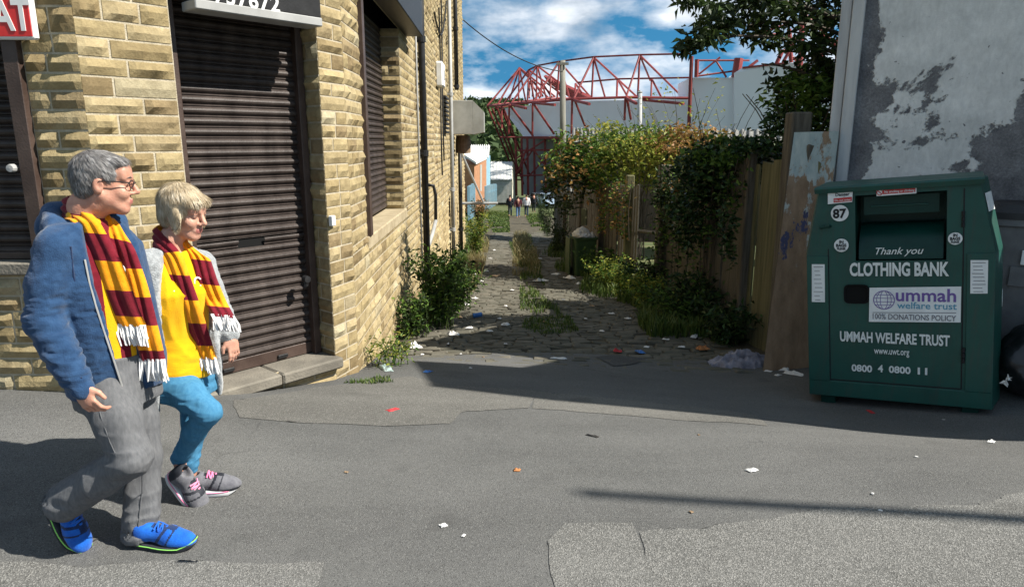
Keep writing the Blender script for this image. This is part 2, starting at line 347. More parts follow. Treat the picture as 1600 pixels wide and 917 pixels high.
# patches of other tarmac, read off the photograph as ground outlines
def inside(X, Y, poly):
    r = np.zeros(X.shape, bool); n = len(poly)
    for i in range(n):
        (x1,y1),(x2,y2) = poly[i], poly[(i+1)%n]
        r ^= ((y1 > Y) != (y2 > Y)) & (X < (x2-x1)*(Y-y1)/(y2-y1+1e-12)+x1)
    return r
def patch(pix, mat, off=.0155, step=.03, wob=.03):
    poly = [gp(*p)[:2] for p in pix]; poly = np.array(poly)
    xs = np.arange(poly[:,0].min()-.1, poly[:,0].max()+.1, step); ys = np.arange(poly[:,1].min()-.1, poly[:,1].max()+.1, step)
    X, Y = np.meshgrid(xs, ys, indexing='ij'); w = np.stack([X*3, Y*3], -1)
    wx, wy = wob*fbm(w,4,1)*2, wob*fbm(w,4,2)*2; I = inside(X + wx, Y + wy, poly)
    c = I[:-1,:-1] | I[1:,:-1] | I[1:,1:] | I[:-1,1:]; i, j = np.nonzero(c)
    # grid corners outside the outline are pulled onto it
    Q = np.stack([X + wx, Y + wy], -1); best = np.full(X.shape, 1e9); B = Q.copy()
    for k in range(len(poly)):
        p, q = poly[k], poly[(k+1)%len(poly)]; e = q-p; t = np.clip(((Q-p)@e)/(e@e+1e-12), 0, 1); pr = p + t[...,None]*e; dd = np.linalg.norm(Q-pr, axis=-1); m_ = dd < best; best = np.where(m_, dd, best); B[m_] = pr[m_]
    X = np.where(I, X, B[...,0]-wx); Y = np.where(I, Y, B[...,1]-wy); nv = len(ys)
    P = np.stack([X, Y, gz(X, Y) + road_off(X, Y) - .012 + off], -1)
    mb = MB(); mb.add(P.reshape(-1,3), np.stack([i*nv+j, (i+1)*nv+j, (i+1)*nv+j+1, i*nv+j+1], -1)); return struct('road_patch', mb, mat, True)
patch([(-300,884),(508,878),(490,960),(-300,960)], M['coarse'])
patch([(850,850),(880,822),(990,822),(1008,880),(1030,960),(875,960)], M['coarse'])
patch([(1180,815),(1480,790),(1900,760),(1900,990),(1012,990),(1000,840)], M['coarse'], wob=.05)
patch([(375,655),(600,668),(700,664),(722,645),(825,640),(835,612),(700,605),(640,590),(585,598),(500,606),(360,628)], M['beige'], wob=.02)
patch([(830,640),(1000,655),(1200,668),(1180,650),(1000,630),(830,612)], M['beige'], off=.0150, wob=.03)
patch([(930,560),(990,550),(1010,566),(960,575)], M['dark'], off=.0195)

# the alley: earth with setts laid across it, two worn wheel tracks and grass down the middle
def axis_x(Y): return .35 + .012*(Y-6)
mb = MB(); mb.grid(sheet(np.arange(-1.9, 3.3, .1), np.concatenate([np.arange(6.2, 30, .2), np.arange(30, 58, 1)]), lambda X,Y: -.012 + .016*fbm(np.stack([X*3,Y*3],-1),3))); struct('alley', mb, M['earth'], True)
M['sett'] = pmat('worn sandstone setts', (.085,.078,.06), (.155,.14,.11), 5, .85, .5, 90, rnd=.55, c3=(.075,.075,.055))
def setts():
    mb = MB(); y = 6.45; row = 0
    while y < 36:
        h = .125 if y < 18 else .20; x = -1.35 + (row % 2)*.1 - RNG.random()*.06
        while x < 2.6:
            w = RNG.uniform(.17,.27)*(1 if y < 18 else 1.8)
            cx, cy = x+w/2, y+h/2; rx = cx - axis_x(cy)
            keep = RNG.random() > (.02 if y < 13 else .12 + .4*(abs(rx) < .3))
            if keep and -1.6 < rx < 2.1:
                z0 = float(gz(cx, cy)) + RNG.normal()*.006 + .012 - .008*math.exp(-((abs(rx)-.75)/.3)**2); a, b2 = w/2-.009, h/2-.009; k = .014
                tl = RNG.normal(size=2)*.006
                P = []
                for (sx, sy, q, dz) in [(sx,sy,q,dz) for q,dz in ((0,-.05),(0,-.012),(k,0)) for sx,sy in ((-1,-1),(1,-1),(1,1),(-1,1))]:
                    X, Yy = sx*(a-q)+RNG.normal()*.003, sy*(b2-q)+RNG.normal()*.003
                    P.append((cx+X, cy+Yy, z0+dz+tl[0]*sx+tl[1]*sy + float(gz(cx, cy+Yy) - gz(cx, cy))))
                P.append((cx, cy, z0+.004)); F = [(i, (i+1)%4, 4+(i+1)%4, 4+i) for i in range(4)] + [(4+i, 4+(i+1)%4, 8+(i+1)%4, 8+i) for i in range(4)]
                rr = RNG.random(); n0 = mb.n; mb.add(P, F, rr); T = np.array([(8+i, 8+(i+1)%4, 12) for i in range(4)]) + n0
                mb.f.append(T); mb.r.append(np.full(4, rr)); mb.m.append(np.zeros(4, int))
            x += w
        y += h; row += 1
    struct('alley_paving', mb, M['sett'])
setts()
# ---------------------------------------------------------------- left building: coursed rock-faced sandstone
P3 = np.array([-1.385, 5.87]); dC = np.array([-.326, -.946]); P2 = P3 + .349*dC
dM = np.array([-.652, -.758]); P1 = P2 + 1.664*dM; P0 = P1 + np.array([-4.2, 0.0])
dA = np.array([-.0227, .9997]); P4 = P3 + 21.2*dA
ZT = 7.2
def stone_mat():
    m, N, L = new_mat('rock faced sandstone'); out = N.new('ShaderNodeOutputMaterial'); b = N.new('ShaderNodeBsdfPrincipled'); b.inputs['Roughness'].default_value = .88; b.inputs['Specular IOR Level'].default_value = .15
    a = N.new('ShaderNodeAttribute'); a.attribute_name = 'rnd'; r = N.new('ShaderNodeValToRGB'); e = r.color_ramp.elements
    stops = [(0,(.22,.165,.09)),(.15,(.33,.26,.14)),(.4,(.42,.34,.19)),(.6,(.36,.29,.165)),(.8,(.45,.37,.22)),(.93,(.27,.205,.115)),(1,(.50,.45,.31))]
    e[0].position, e[0].color = 0, rgba(stops[0][1]); e[1].position, e[1].color = 1, rgba(stops[-1][1])
    for p,c in stops[1:-1]: k = e.new(p); k.color = rgba(c)
    L.new(a.outputs['Fac'], r.inputs[0]); tc = N.new('ShaderNodeTexCoord')
    def nz(s, d, st=(1,1,1)):
        mp = N.new('ShaderNodeMapping'); mp.inputs['Scale'].default_value = st; L.new(tc.outputs['Object'], mp.inputs[0])
        n = N.new('ShaderNodeTexNoise'); n.inputs['Scale'].default_value = s; n.inputs['Detail'].default_value = d; n.inputs['Roughness'].default_value = .65; L.new(mp.outputs[0], n.inputs['Vector']); return n.outputs[0]
    def mixm(fac, c, t):
        x = N.new('ShaderNodeMix'); x.data_type = 'RGBA'; x.blend_type = t; x.inputs[0].default_value = fac
        rr = N.new('ShaderNodeValToRGB'); ee = rr.color_ramp.elements; ee[0].position = .3; ee[0].color = (.5,.47,.42,1); ee[1].position = .7; ee[1].color = (1.2,1.2,1.2,1); L.new(c, rr.inputs[0])
        L.new(col[0], x.inputs[6]); L.new(rr.outputs[0], x.inputs[7]); col[0] = x.outputs[2]
    col = [r.outputs[0]]; mixm(.55, nz(14, 8), 'MULTIPLY'); mixm(.5, nz(1.3, 5), 'MULTIPLY'); mixm(.35, nz(70, 4, (1,1,2)), 'MULTIPLY')
    L.new(col[0], b.inputs['Base Color']); bp = N.new('ShaderNodeBump'); bp.inputs['Strength'].default_value = .7; bp.inputs['Distance'].default_value = .008
    L.new(nz(55, 6), bp.inputs['Height']); L.new(bp.outputs[0], b.inputs['Normal']); L.new(b.outputs[0], out.inputs[0]); return m
M['stone'] = stone_mat()
M['mortar'] = pmat('pale lime mortar', (.36,.31,.22), (.50,.44,.33), 12, .95, .6, 120)
M['dressed'] = pmat('dressed sandstone', (.30,.24,.15), (.42,.35,.23), 6, .9, .5, 60)
M['slab'] = pmat('weathered sandstone slab', (.13,.118,.098), (.21,.19,.155), 4, .9, .6, 60)
M['brown'] = pmat('brown painted steel', (.045,.028,.022), (.075,.05,.04), 6, .45, .2, 80, spec=.4)
M['shutter'] = pmat('brown black shutter paint', (.028,.020,.017), (.060,.046,.040), 9, .52, .25, 120, spec=.3, stretch=(1,1,.3))
M['black'] = pmat('black painted metal', (.012,.012,.013), (.022,.022,.023), 9, .45, .1, 90)
M['void'] = pmat('dark inside', (.004,.004,.004), None, 3, .9)
M['white'] = pmat('white paint', (.68,.68,.66), (.8,.8,.78), 5, .5)
M['grey'] = pmat('grey painted metal', (.30,.30,.29), (.38,.38,.37), 5, .5)
M['red'] = pmat('red sign enamel', (.55,.02,.018), (.62,.03,.025), 4, .35, spec=.5)

def W3(A, d, s, z, o, n): return np.stack([A[0]+d[0]*s+n[0]*o, A[1]+d[1]*s+n[1]*o, z+0*s], -1)
def stone_face(mb, mm, A, d, n, length, z0, ztop, holes=(), ch=.115, rough=.02, res=.035, stag=0, ledge=0, skip=lambda s, z: False, back=True):
    """courses of separate rock-faced stones on an upright plane; holes = (s0,s1,za,zb)"""
    # mortar bed: cells of the plane outside the holes
    S = sorted({0.0, length, *[v for h in holes for v in h[:2] if 0 < v < length]}); Zs = sorted({z0, ztop, *[v for h in holes for v in h[2:] if z0 < v < ztop]})
    for i in range(len(S)-1):
        for j in range(len(Zs)-1):
            cs, cz = (S[i]+S[i+1])/2, (Zs[j]+Zs[j+1])/2
            if any(h[0] < cs < h[1] and h[2] < cz < h[3] for h in holes): continue
            q = np.array([(S[i],Zs[j]),(S[i+1],Zs[j]),(S[i+1],Zs[j+1]),(S[i],Zs[j+1])]); mm.add(W3(A,d,q[:,0],q[:,1],0.0,n), (0,1,2,3))
    z = z0 - RNG.random()*.0; course = 0
    while z < ztop - .02:
        h = ch*RNG.uniform(.88, 1.12); zb = min(z+h, ztop)
        for hz in [v for q in holes for v in q[2:]]:      # courses break at sills and heads
            if z + .02 < hz < zb + .045: zb = hz
        spans = [(0.0, length)]
        for (a,b_,za,zc) in holes:
            if za < (z+zb)/2 < zc: spans = [t for (s,e) in spans for t in ((s, min(e,a)), (max(s,b_), e)) if t[1]-t[0] > .03]
        for (s,e) in spans:
            x = s; first = True
            while x < e - .01:
                L_ = RNG.uniform(.16,.37) if not (first and course % 2) else RNG.uniform(.12,.22); first = False
                x2 = x + L_
                if e - x2 < .13: x2 = e
                if not skip((x+x2)/2, (z+zb)/2):
                    g = .0075; a0, a1, b0, b1 = x+g*(x > .001), x2-g*(x2 < length-.001), z+g, zb-g
                    if a1 - a0 > .02:
                        nx = max(3, int((a1-a0)/res)+1); nz_ = max(3, int((b1-b0)/res)+1)
                        u = np.linspace(0,1,nx); v = np.linspace(0,1,nz_); U, V = np.meshgrid(u, v, indexing='ij'); SS = a0+(a1-a0)*U; ZZ = b0+(b1-b0)*V
                        ed = np.minimum(np.minimum(U*(a1-a0), (1-U)*(a1-a0)), np.minimum(V*(b1-b0), (1-V)*(b1-b0)))
                        sd = RNG.integers(1000); f = fbm(np.stack([SS*9, ZZ*11], -1), 4, sd)
                        tl = RNG.normal(size=2)*.4; amp = rough*RNG.uniform(.45, 1.5)
                        O = .006 + np.clip(ed/.022, 0, 1)**.7*(amp*(.75 + 1.5*f + tl[0]*(U-.5) + tl[1]*(V-.5)))
                        # split facets
                        c = RNG.random(2); dd = (U-c[0])*np.cos(sd) + (V-c[1])*np.sin(sd); O = O + np.clip(ed/.02,0,1)*amp*.55*(dd > 0)
                        O[0,:] = O[-1,:] = O[:,0] = O[:,-1] = .004
                        P = W3(A,d,SS.ravel(),ZZ.ravel(),O.ravel(),n).reshape(nx,nz_,3); rr = RNG.random()
                        mb.grid(P, rr)
                        # thin returns into the joint
                        ring = [(i,0) for i in range(nx)] + [(nx-1,j) for j in range(1,nz_)] + [(i,nz_-1) for i in range(nx-2,-1,-1)] + [(0,j) for j in range(nz_-2,0,-1)]
                        R1 = np.array([P[i,j] for i,j in ring]); R0 = R1 - np.array([n[0],n[1],0])*.006; k = len(ring)
                        mb.add(np.concatenate([R1,R0]), [(i,k+i,k+(i+1)%k,(i+1)%k) for i in range(k)], rr)
                x = x2
        z = zb; course += 1
nL = np.array([0.0,-1.0]); nM = np.array([.758,-.652]); nC = np.array([.946,-.326]); nA = np.array([.9997,.0227])
def sM(px, py): q = on(px,py,P2,dM); return float(np.dot(q[:2]-P1, -dM)), q[2]      # along the door wall from its left corner
def sA(px, py): q = on(px,py,P3,dA); return float(np.dot(q[:2]-P3, dA)), q[2]
bld = thing('stone_building', 'yellow sandstone corner building with brown roller shutters beside the alley', 'building', (P2[0], P2[1], -.3))
ms, mm = MB(), MB()
door = (1.664-1.105, 1.664-.004, .07, 2.78)
stone_face(ms, mm, P0, np.array([1.0,0]), nL, 4.2, -.1, ZT, [(-1, 4.2-.33, 1.10, 2.62)], rough=.017)
stone_face(ms, mm, P1, -dM, nM, 1.664, -.2, ZT, [door], rough=.015)
stone_face(ms, mm, P2, -dC, nC, .349, -.35, ZT, rough=.012)
win = (.70, 3.42, .95, 3.25)
stone_face(ms, mm, P3, dA, nA, 8.2, -1.15, ZT, [win], rough=.013, ch=.118)
q = P3 + 8.2*dA; stone_face(ms, mm, q, dA, nA, 13.0, -2.6, ZT, [(3.9,4.5,-2.6,.35)], rough=.02, ch=.125, res=.09)
# returns of the door and window openings
dp = .30; rr0 = MB()
stone_face(ms, mm, P2 - nM*dp, nM, dM, dp, .0, 2.8, rough=.012)                 # right jamb of the door faces left
wA = P3 + win[1]*dA; stone_face(ms, mm, wA - nA*.26, nA, -dA, .26, .95, 3.25, rough=.012)
part(bld, 'wall', ms, M['stone']); part(bld, 'mortar_joints', mm, M['mortar'])
core = MB()   # the body of the building behind the stone faces
pts = [P0 + np.array([0,.36]), P1 - nM*.36 + np.array([-.06,.05]), P2 - nM*.36 - nA*.05, P3 - nA*.30, P4 - nA*.30, P4 - nA*8, np.array([-9.5, 26]), np.array([-9.5, 4.7])]
core.prism([(p[0],p[1],-3.0) for p in pts], (0,0,ZT+3.0-.02)); part(bld, 'roof_deck', core, M['void'])
endw = MB(); stone_face(endw, endw, P4, np.array([-1.0,.0]), np.array([0,1.0]), 3, -2.6, ZT, rough=.02, ch=.2, res=.12); part(bld, 'end_wall', endw, M['stone'])

def shutter(parent, A, d, n, s0, s1, z0, z1, slot=None, name='roller_shutter'):
    """roller shutter curtain: rounded slats"""
    P = .0745; k = int((z1-z0)/P)+1; prof = []
    for i in range(k):
        zb = z0 + i*P
        for t,o in ((0,-.006),(.06,.0),(.2,.0135),(.38,.018),(.56,.0135),(.70,.0),(.76,-.005),(.83,.003),(.91,.003),(.97,-.005)): prof.append((zb+t*P, o))
    prof = np.array([p for p in prof if p[0] <= z1]); mb = MB()
    def band(a, b, lo, hi):
        q = prof[(prof[:,0] >= lo) & (prof[:,0] <= hi)]; V = np.concatenate([W3(A,d,np.full(len(q),a),q[:,0],q[:,1],n), W3(A,d,np.full(len(q),b),q[:,0],q[:,1],n)]); m_ = len(q)
        mb.add(V, [(i, m_+i, m_+i+1, i+1) for i in range(m_-1)])
    if slot:
        a, b, lo, hi = slot; band(s0, s1, z0, lo); band(s0, a, lo, hi); band(b, s1, lo, hi); band(s0, s1, hi, z1)
    else: band(s0, s1, z0, z1)
    return part(parent, name, mb, M['shutter'])
def sbox(mb, A, d, n, s0, s1, z0, z1, o0, o1, b=.004):
    c = W3(A,d,np.array([(s0+s1)/2]),np.array([(z0+z1)/2]),(o0+o1)/2,n)[0]; R = np.array([[d[0],n[0],0],[d[1],n[1],0],[0,0,1]])
    if np.linalg.det(R) < 0: R = np.array([[-d[0],n[0],0],[-d[1],n[1],0],[0,0,1]])
    mb.boxb(c, (abs(s1-s0), abs(o1-o0), abs(z1-z0)), b, R)
# door
oD = -.24; sl0 = sM(370,380)[0]
q0 = on(371,374,P2-nM*.24,dM); q1 = on(413,383,P2-nM*.24,dM)
slot = (float(np.dot(q0[:2]-P1,-dM)), float(np.dot(q1[:2]-P1,-dM)), q1[2]+.0, q0[2]+.0)
sh = shutter(bld, P1 + nM*oD, -dM, nM, door[0]+.05, door[1]-.02, .17, 2.9, slot, 'door_shutter')
mb = MB(); sbox(mb, P1+nM*oD, -dM, nM, slot[0]-.02, slot[1]+.02, slot[2]-.03, slot[3]+.03, -.08, -.012); part(sh, 'letter_slot', mb, M['void'])
mb = MB(); sbox(mb, P1+nM*oD, -dM, nM, door[0]+.05, door[1]-.06, .075, .172, -.015, .012); part(sh, 'bottom_rail', mb, M['brown'])
for (px) in (355, 440):
    q = on(px, 556-(px-355)*.24, P2-nM*.225, dM); s = float(np.dot(q[:2]-P1,-dM)); mb = MB(); sbox(mb, P1+nM*oD, -dM, nM, s-.045, s+.045, .095, .125, .011, .03); part(sh, 'bolt', mb, M['black'])
for s0, s1, nm in ((door[0]-.005, door[0]+.055, 'l'), (door[1]-.075, door[1]-.015, 'r')):
    mb = MB(); sbox(mb, P1, -dM, nM, s0, s1, .07, 2.86, -.30, -.17 if nm == 'r' else -.05, .005); part(bld, 'door_frame', mb, M['brown'])
mb = MB(); q = on(478,436,P2-nM*.10,dM); mb.lathe(q, [(.0,.03),(.028,.028),(.03,0),(.03,-.02)], 12, axis=(nM[0],nM[1],0)); mb.box(q+np.array([0,0,-.03]), (.02,.05,.06)); part(bld, 'shutter_lock', mb, M['black'])
mb = MB(); rng2 = [(door[0]-.02,.02),(.62,1.12)]
for a, b in ((door[0]-.05, 1.115), (1.123, door[1]+.03)): sbox(mb, P1, -dM, nM, a, b, -.022, .07, -.36, .085, .014)
part(bld, 'door_step', mb, M['slab'])
# sign above the door
mb = MB(); sbox(mb, P1, -dM, nM, .66, 1.60, 2.735, 3.4, .0, .17, .006); sg = part(bld, 'shop_sign', mb, M['black'])
mb = MB(); sbox(mb, P1, -dM, nM, .655, 1.605, 2.675, 2.735, -.02, .176, .006); part(sg, 'trim_strip', mb, M['grey'])
def text_mb(txt, size, origin, right, up, nrm, bold=0.0, shear=0.0, align='LEFT', thick=.0015, spacing=1.0, sx=1.0):
    cu = bpy.data.curves.new('letters', 'FONT'); cu.body = txt; cu.size = size; cu.offset = bold; cu.shear = shear; cu.align_x = align; cu.extrude = thick; cu.resolution_u = 3; cu.space_character = spacing
    o = bpy.data.objects.new('letters', cu); COL.objects.link(o); dg = bpy.context.evaluated_depsgraph_get(); me = bpy.data.meshes.new_from_object(o.evaluated_get(dg))
    V = np.empty(len(me.vertices)*3); me.vertices.foreach_get('co', V); V = V.reshape(-1,3); R, U, Nn = (np.array(a, float) for a in (right, up, nrm))
    out = MB(); W = np.array(origin) + V[:,:1]*R*sx + V[:,1:2]*U + V[:,2:3]*Nn; n0 = 0; first = True
    for p in me.polygons:
        if first: out.add(W, list(p.vertices)); first = False
        else: out.f.append(np.array([list(p.vertices)])); out.r.append(np.zeros(1)); out.m.append(np.zeros(1,int))
    bpy.data.objects.remove(o); bpy.data.curves.remove(cu); bpy.data.meshes.remove(me); return out
qd = on(438, 20, P2+nM*.172, dM); dr = np.array([-dM[0],-dM[1],0]); n3 = np.array([nM[0],nM[1],0])
part(sg, 'lettering', text_mb('737672', .15, qd, dr, (0,0,1), n3, .003, 0, 'RIGHT', .002, 1.08), M['white'])
# left window shutter, frame and sill
fr = 4.2-.33
shutter(bld, P0 - nL*.10, np.array([1.0,0]), nL, 1.5, fr-.05, 1.13, 2.62, None, 'window_shutter')
mb = MB(); sbox(mb, P0, np.array([1.0,0]), nL, fr-.09, fr, 1.10, 2.60, -.22, .05); part(bld, 'window_frame', mb, M['brown'])
mb = MB(); sbox(mb, P0, np.array([1.0,0]), nL, 1.0, fr+.02, 1.02, 1.10, -.25, .05, .01); part(bld, 'window_sill', mb, M['slab'])
mb = MB(); sbox(mb, P0, np.array([1.0,0]), nL, 1.5, fr-.05, 1.105, 1.15, -.13, -.07); part(bld, 'bottom_rail', mb, M['brown'])
mb = MB(); q = on(18, 263, P0-nL*-.06, np.array([1.0,0])); mb.lathe(q, [(0,.02),(.022,.018),(.026,0),(.026,-.02)], 10, axis=(0,-1,0)); part(bld, 'window_lock', mb, M['grey'])
# red sign at the top left
mb = MB(); sbox(mb, P0, np.array([1.0,0]), nL, 1.6, 4.2-.19, 2.425, 3.25, .03, .075, .012); rs = part(bld, 'red_sign', mb, M['white'])
mb = MB(); sbox(mb, P0, np.array([1.0,0]), nL, 1.615, 4.2-.205, 2.44, 3.235, .07, .078, .003); part(rs, 'red_face', mb, M['red'])
q = on(51, 47, P0+nL*.08, np.array([1.0,0])); part(rs, 'lettering', text_mb('EAT', .235, q, (1,0,0), (0,0,1), (0,-1,0), .006, 0, 'RIGHT', .002, 1.0, .74), M['white'])
# alley window: shutter, frame, sill, dark fascia box over it
shutter(bld, P3 - nA*.24, dA, nA, win[0]+.02, win[1]-.02, win[2]+.02, win[3], None, 'window_shutter')
mb = MB(); sbox(mb, P3, dA, nA, win[0]-.01, win[0]+.09, win[2], win[3]+.2, -.24, .045); part(bld, 'window_frame', mb, M['brown'])
mb = MB(); x = win[0]-.04
while x < win[1]+.05: sbox(mb, P3, dA, nA, x, min(x+.52, win[1]+.08), win[2]-.13, win[2], -.26, .03, .012); x += .527
part(bld, 'window_sill', mb, M['dressed'])
mb = MB(); sbox(mb, P3, dA, nA, win[0]+.1, win[1]+.75, 3.26, 4.1, -.02, .24, .008); part(bld, 'fascia_box', mb, M['black'])
# drainpipes
def pipe(parent, pts, r, mat, name='drainpipe', coll=()):
    mb = MB(); mb.tube(pts, r, 12); o = part(parent, name, mb, mat, True)
    for z in coll:
        c = MB(); p = np.array(pts[0]); c.lathe((p[0],p[1],z), [(r,-.05),(r*1.28,-.045),(r*1.28,.045),(r,.05)], 12); c.box((p[0]-.05,p[1],z), (.09,.16,.03)); part(o, 'pipe_collar', c, mat)
    return o
q = P3 + nA*.085 + 5.45*dA; pipe(bld, [(q[0],q[1],float(gz(*q))-.1),(q[0],q[1],7.2)], .055, M['black'], 'drainpipe', (-.3,1.65,3.4))
q2 = P3 + nA*.03 + 5.15*dA; pipe(bld, [(q2[0],q2[1],-.9),(q2[0],q2[1],5.5)], .016, M['grey'], 'thin_conduit')
s_, z_ = sA(702,300); q = P3 + nA*.10 + 12.2*dA; pipe(bld, [(q[0],q[1],-1.6),(q[0],q[1],5.8)], .05, M['grey'], 'vent_pipe', (-.45,.6,3.))
q = P3 + nA*.12 + 15.8*dA; pipe(bld, [(q[0],q[1],-1.9),(q[0],q[1],2.0)], .06, M['black'], 'soil_pipe', (-.9,))
q = P3 + nA*.1 + 15.0*dA; pipe(bld, [(q[0],q[1],3.3),(q[0],q[1],7.4)], .06, M['black'], 'downpipe', (3.4,5))
# swan-neck waste pipe and hook near the drainpipe
a = np.append(P3 + nA*.1 + 5.6*dA, .12); b = np.append(P3 + nA*.14 + 6.6*dA, .42); pipe(bld, [a, a*.5+b*.5+np.array([0,0,-.02]), b], .035, M['grey'], 'waste_pipe')
b2 = b + np.array([0,0,.02]); pipe(bld, [b2, b2+np.array([.01,0,.45]), b2+np.array([-.02,-.05,.62]), b2+np.array([-.14,-.1,.64])], .03, M['black'], 'waste_stub')
# alarm box, louvre, extractor housing, brick jamb of the far door
def wall_box(name, s0, s1, z0, z1, o1, mat, b=.01):
    mb = MB(); sbox(mb, P3, dA, nA, s0, s1, z0, z1, .0, o1, b); return part(bld, name, mb, mat)
w = wall_box('alarm_box', 8.9, 9.5, 2.95, 3.45, .16, M['white'], .03)
mb = MB(); sbox(mb, P3, dA, nA, 9.05, 9.35, 3.1, 3.3, .158, .166); part(w, 'grille', mb, M['grey'])
mb = MB()
for i in range(9): sbox(mb, P3, dA, nA, 10.6, 11.6, 2.02+i*.1, 2.075+i*.1, .01, .09, .004)
part(bld, 'louvre_vent', mb, M['black'])
M['galv'] = pmat('galvanised sheet', (.34,.34,.31), (.46,.46,.43), 3, .5, .1, 40, metal=.2)
w = wall_box('extractor_housing', 13.4, 14.7, 2.02, 2.92, .62, M['galv'], .01)
mb = MB(); c0 = np.append(P3+13.4*dA+nA*.62, 0); k = np.array([dA[0],dA[1],0]); nn = np.array([nA[0],nA[1],0])
mb.prism([c0+np.array([0,0,2.02])+k*0, c0+np.array([0,0,2.92]), c0+np.array([0,0,2.62])+nn*.30, c0+np.array([0,0,2.08])+nn*.30], k*1.3); part(w, 'sloping_hood', mb, M['galv'])
mb = MB(); c0 = np.append(P3+14.3*dA+nA*.3, 1.8); mb.lathe(c0, [(.0,.2),(.2,.2),(.22,0),(.22,-.3),(0,-.32)], 14); part(w, 'fan_duct', mb, pmat('rusty duct', (.16,.10,.06), (.25,.18,.12), 8, .7))
mb = MB(); mb.tube([np.append(P3+15.2*dA+nA*.15, 1.6), np.append(P3+16*dA+nA*.85, -.1)], .035, 6); mb.tube([np.append(P3+16*dA+nA*.1, -.1), np.append(P3+16*dA+nA*1.3, -.1)], .05, 6); part(bld, 'duct_bracket', mb, M['grey'])
M['brick'] = pmat('orange brick', (.42,.16,.07), (.52,.22,.10), 9, .9, .5, 50)
wall_box('brick_jamb', 12.9, 13.4, -1.8, 1.75, .05, M['brick'], .005)
mb = MB(); q = on(519, 345, P3 + nC*.03, dC); mb.boxb(q, (.04,.05,.085), .006, np.array([[nC[0],-nC[1],0],[nC[1],nC[0],0],[0,0,1]])); part(bld, 'wall_tag', mb, M['white'])
# cables clipped to the alley wall
mb = MB()
for s,z,ln in ((9.6,4.6,3.5),(10.2,5.6,4.2)):
    t = np.linspace(0,1,12); mb.tube([np.append(P3+nA*.05+(s+.12*math.sin(6*k))*dA, z-ln*k) for k in t], .018, 5)
mb.tube([np.append(P3+nA*.05+(8.4+k*3.6)*dA, 4.3+.9*k-.6*math.sin(k*3.1)) for k in np.linspace(0,1,10)], .02, 5); part(bld, 'cable', mb, M['black'])
# ---------------------------------------------------------------- right building: peeling rendered side wall, white corner board
R0 = np.array([3.12, 6.73]); dR = np.array([.84, -.544]); dR /= np.linalg.norm(dR); nR = np.array([-.544, -.84]); nR /= np.linalg.norm(nR)
def peel_mat():
    m, N, L = new_mat('peeling whitewash on render'); out = N.new('ShaderNodeOutputMaterial'); b = N.new('ShaderNodeBsdfPrincipled'); b.inputs['Roughness'].default_value = .9; b.inputs['Specular IOR Level'].default_value = .15
    tc = N.new('ShaderNodeTexCoord')
    def nz(s, d, r=.6, off=(0,0,0), st=(1,1,1)):
        mp = N.new('ShaderNodeMapping'); mp.inputs['Scale'].default_value = st; mp.inputs['Location'].default_value = off; L.new(tc.outputs['Object'], mp.inputs[0])
        n = N.new('ShaderNodeTexNoise'); n.inputs['Scale'].default_value = s; n.inputs['Detail'].default_value = d; n.inputs['Roughness'].default_value = r; n.inputs['Distortion'].default_value = .3; L.new(mp.outputs[0], n.inputs['Vector']); return n.outputs[0]
    def rp(f, p0, p1, a, c):
        r = N.new('ShaderNodeValToRGB'); e = r.color_ramp.elements; e[0].position = p0; e[0].color = rgba(a); e[1].position = p1; e[1].color = rgba(c); L.new(f, r.inputs[0]); return r.outputs[0]
    def mix(f, a, c, mode='MIX'):
        x = N.new('ShaderNodeMix'); x.data_type = 'RGBA'; x.blend_type = mode
        if isinstance(f, float): x.inputs[0].default_value = f
        else: L.new(f, x.inputs[0])
        L.new(a, x.inputs[6]); L.new(c, x.inputs[7]); return x.outputs[2]
    def ma(op, a, c):
        x = N.new('ShaderNodeMath'); x.operation = op
        for i, v in enumerate((a, c)):
            if isinstance(v, (int, float)): x.inputs[i].default_value = v
            else: L.new(v, x.inputs[i])
        return x.outputs[0]
    paint = mix(.6, rp(nz(2.2, 7, .65), .3, .7, (.60,.61,.60), (.84,.84,.82)), rp(nz(26, 6, .7, st=(1,1,.5)), .3, .65, (.74,.74,.74), (1.08,1.08,1.08)), 'MULTIPLY')
    bare = mix(.7, rp(nz(5, 6), .3, .7, (.13,.13,.14), (.26,.26,.27)), rp(nz(60, 5, .7), .35, .65, (.5,.5,.5), (1.2,1.2,1.2)), 'MULTIPLY')
    # peeled: bare edge band at the corner board, band near the joint, and big islands growing towards the foot of the wall
    sep = N.new('ShaderNodeSeparateXYZ'); L.new(tc.outputs['UV'], sep.inputs[0])        # UV in metres: along the wall, height
    s_, z_ = sep.outputs[0], sep.outputs[1]
    big = nz(1.15, 9, .62, (.4,.0,.2)); fine = nz(9, 6, .7)
    low = ma('MULTIPLY', ma('SUBTRACT', 3.1, z_), .085)                                 # more gone low down
    edge = ma('MULTIPLY', ma('MAXIMUM', ma('SUBTRACT', .34, s_), 0.0), .9)
    edge2 = ma('MULTIPLY', ma('MAXIMUM', ma('SUBTRACT', s_, 1.30), 0.0), .7)
    v = ma('ADD', ma('ADD', big, low), ma('ADD', edge, edge2)); v = ma('ADD', v, ma('MULTIPLY', fine, .16))
    f = rp(v, .712, .732, (0,0,0), (1,1,1))
    spots = rp(nz(13, 3, .5, (2,3,1)), .70, .72, (0,0,0), (1,1,1))
    col = mix(spots, mix(f, paint, bare), bare)
    L.new(col, b.inputs['Base Color']); bp = N.new('ShaderNodeBump'); bp.inputs['Strength'].default_value = .8; bp.inputs['Distance'].default_value = .012
    inv = ma('SUBTRACT', ma('MULTIPLY', nz(70, 5, .7), .5), f); L.new(inv, bp.inputs['Height']); L.new(bp.outputs[0], b.inputs['Normal']); L.new(b.outputs[0], out.inputs[0]); return m
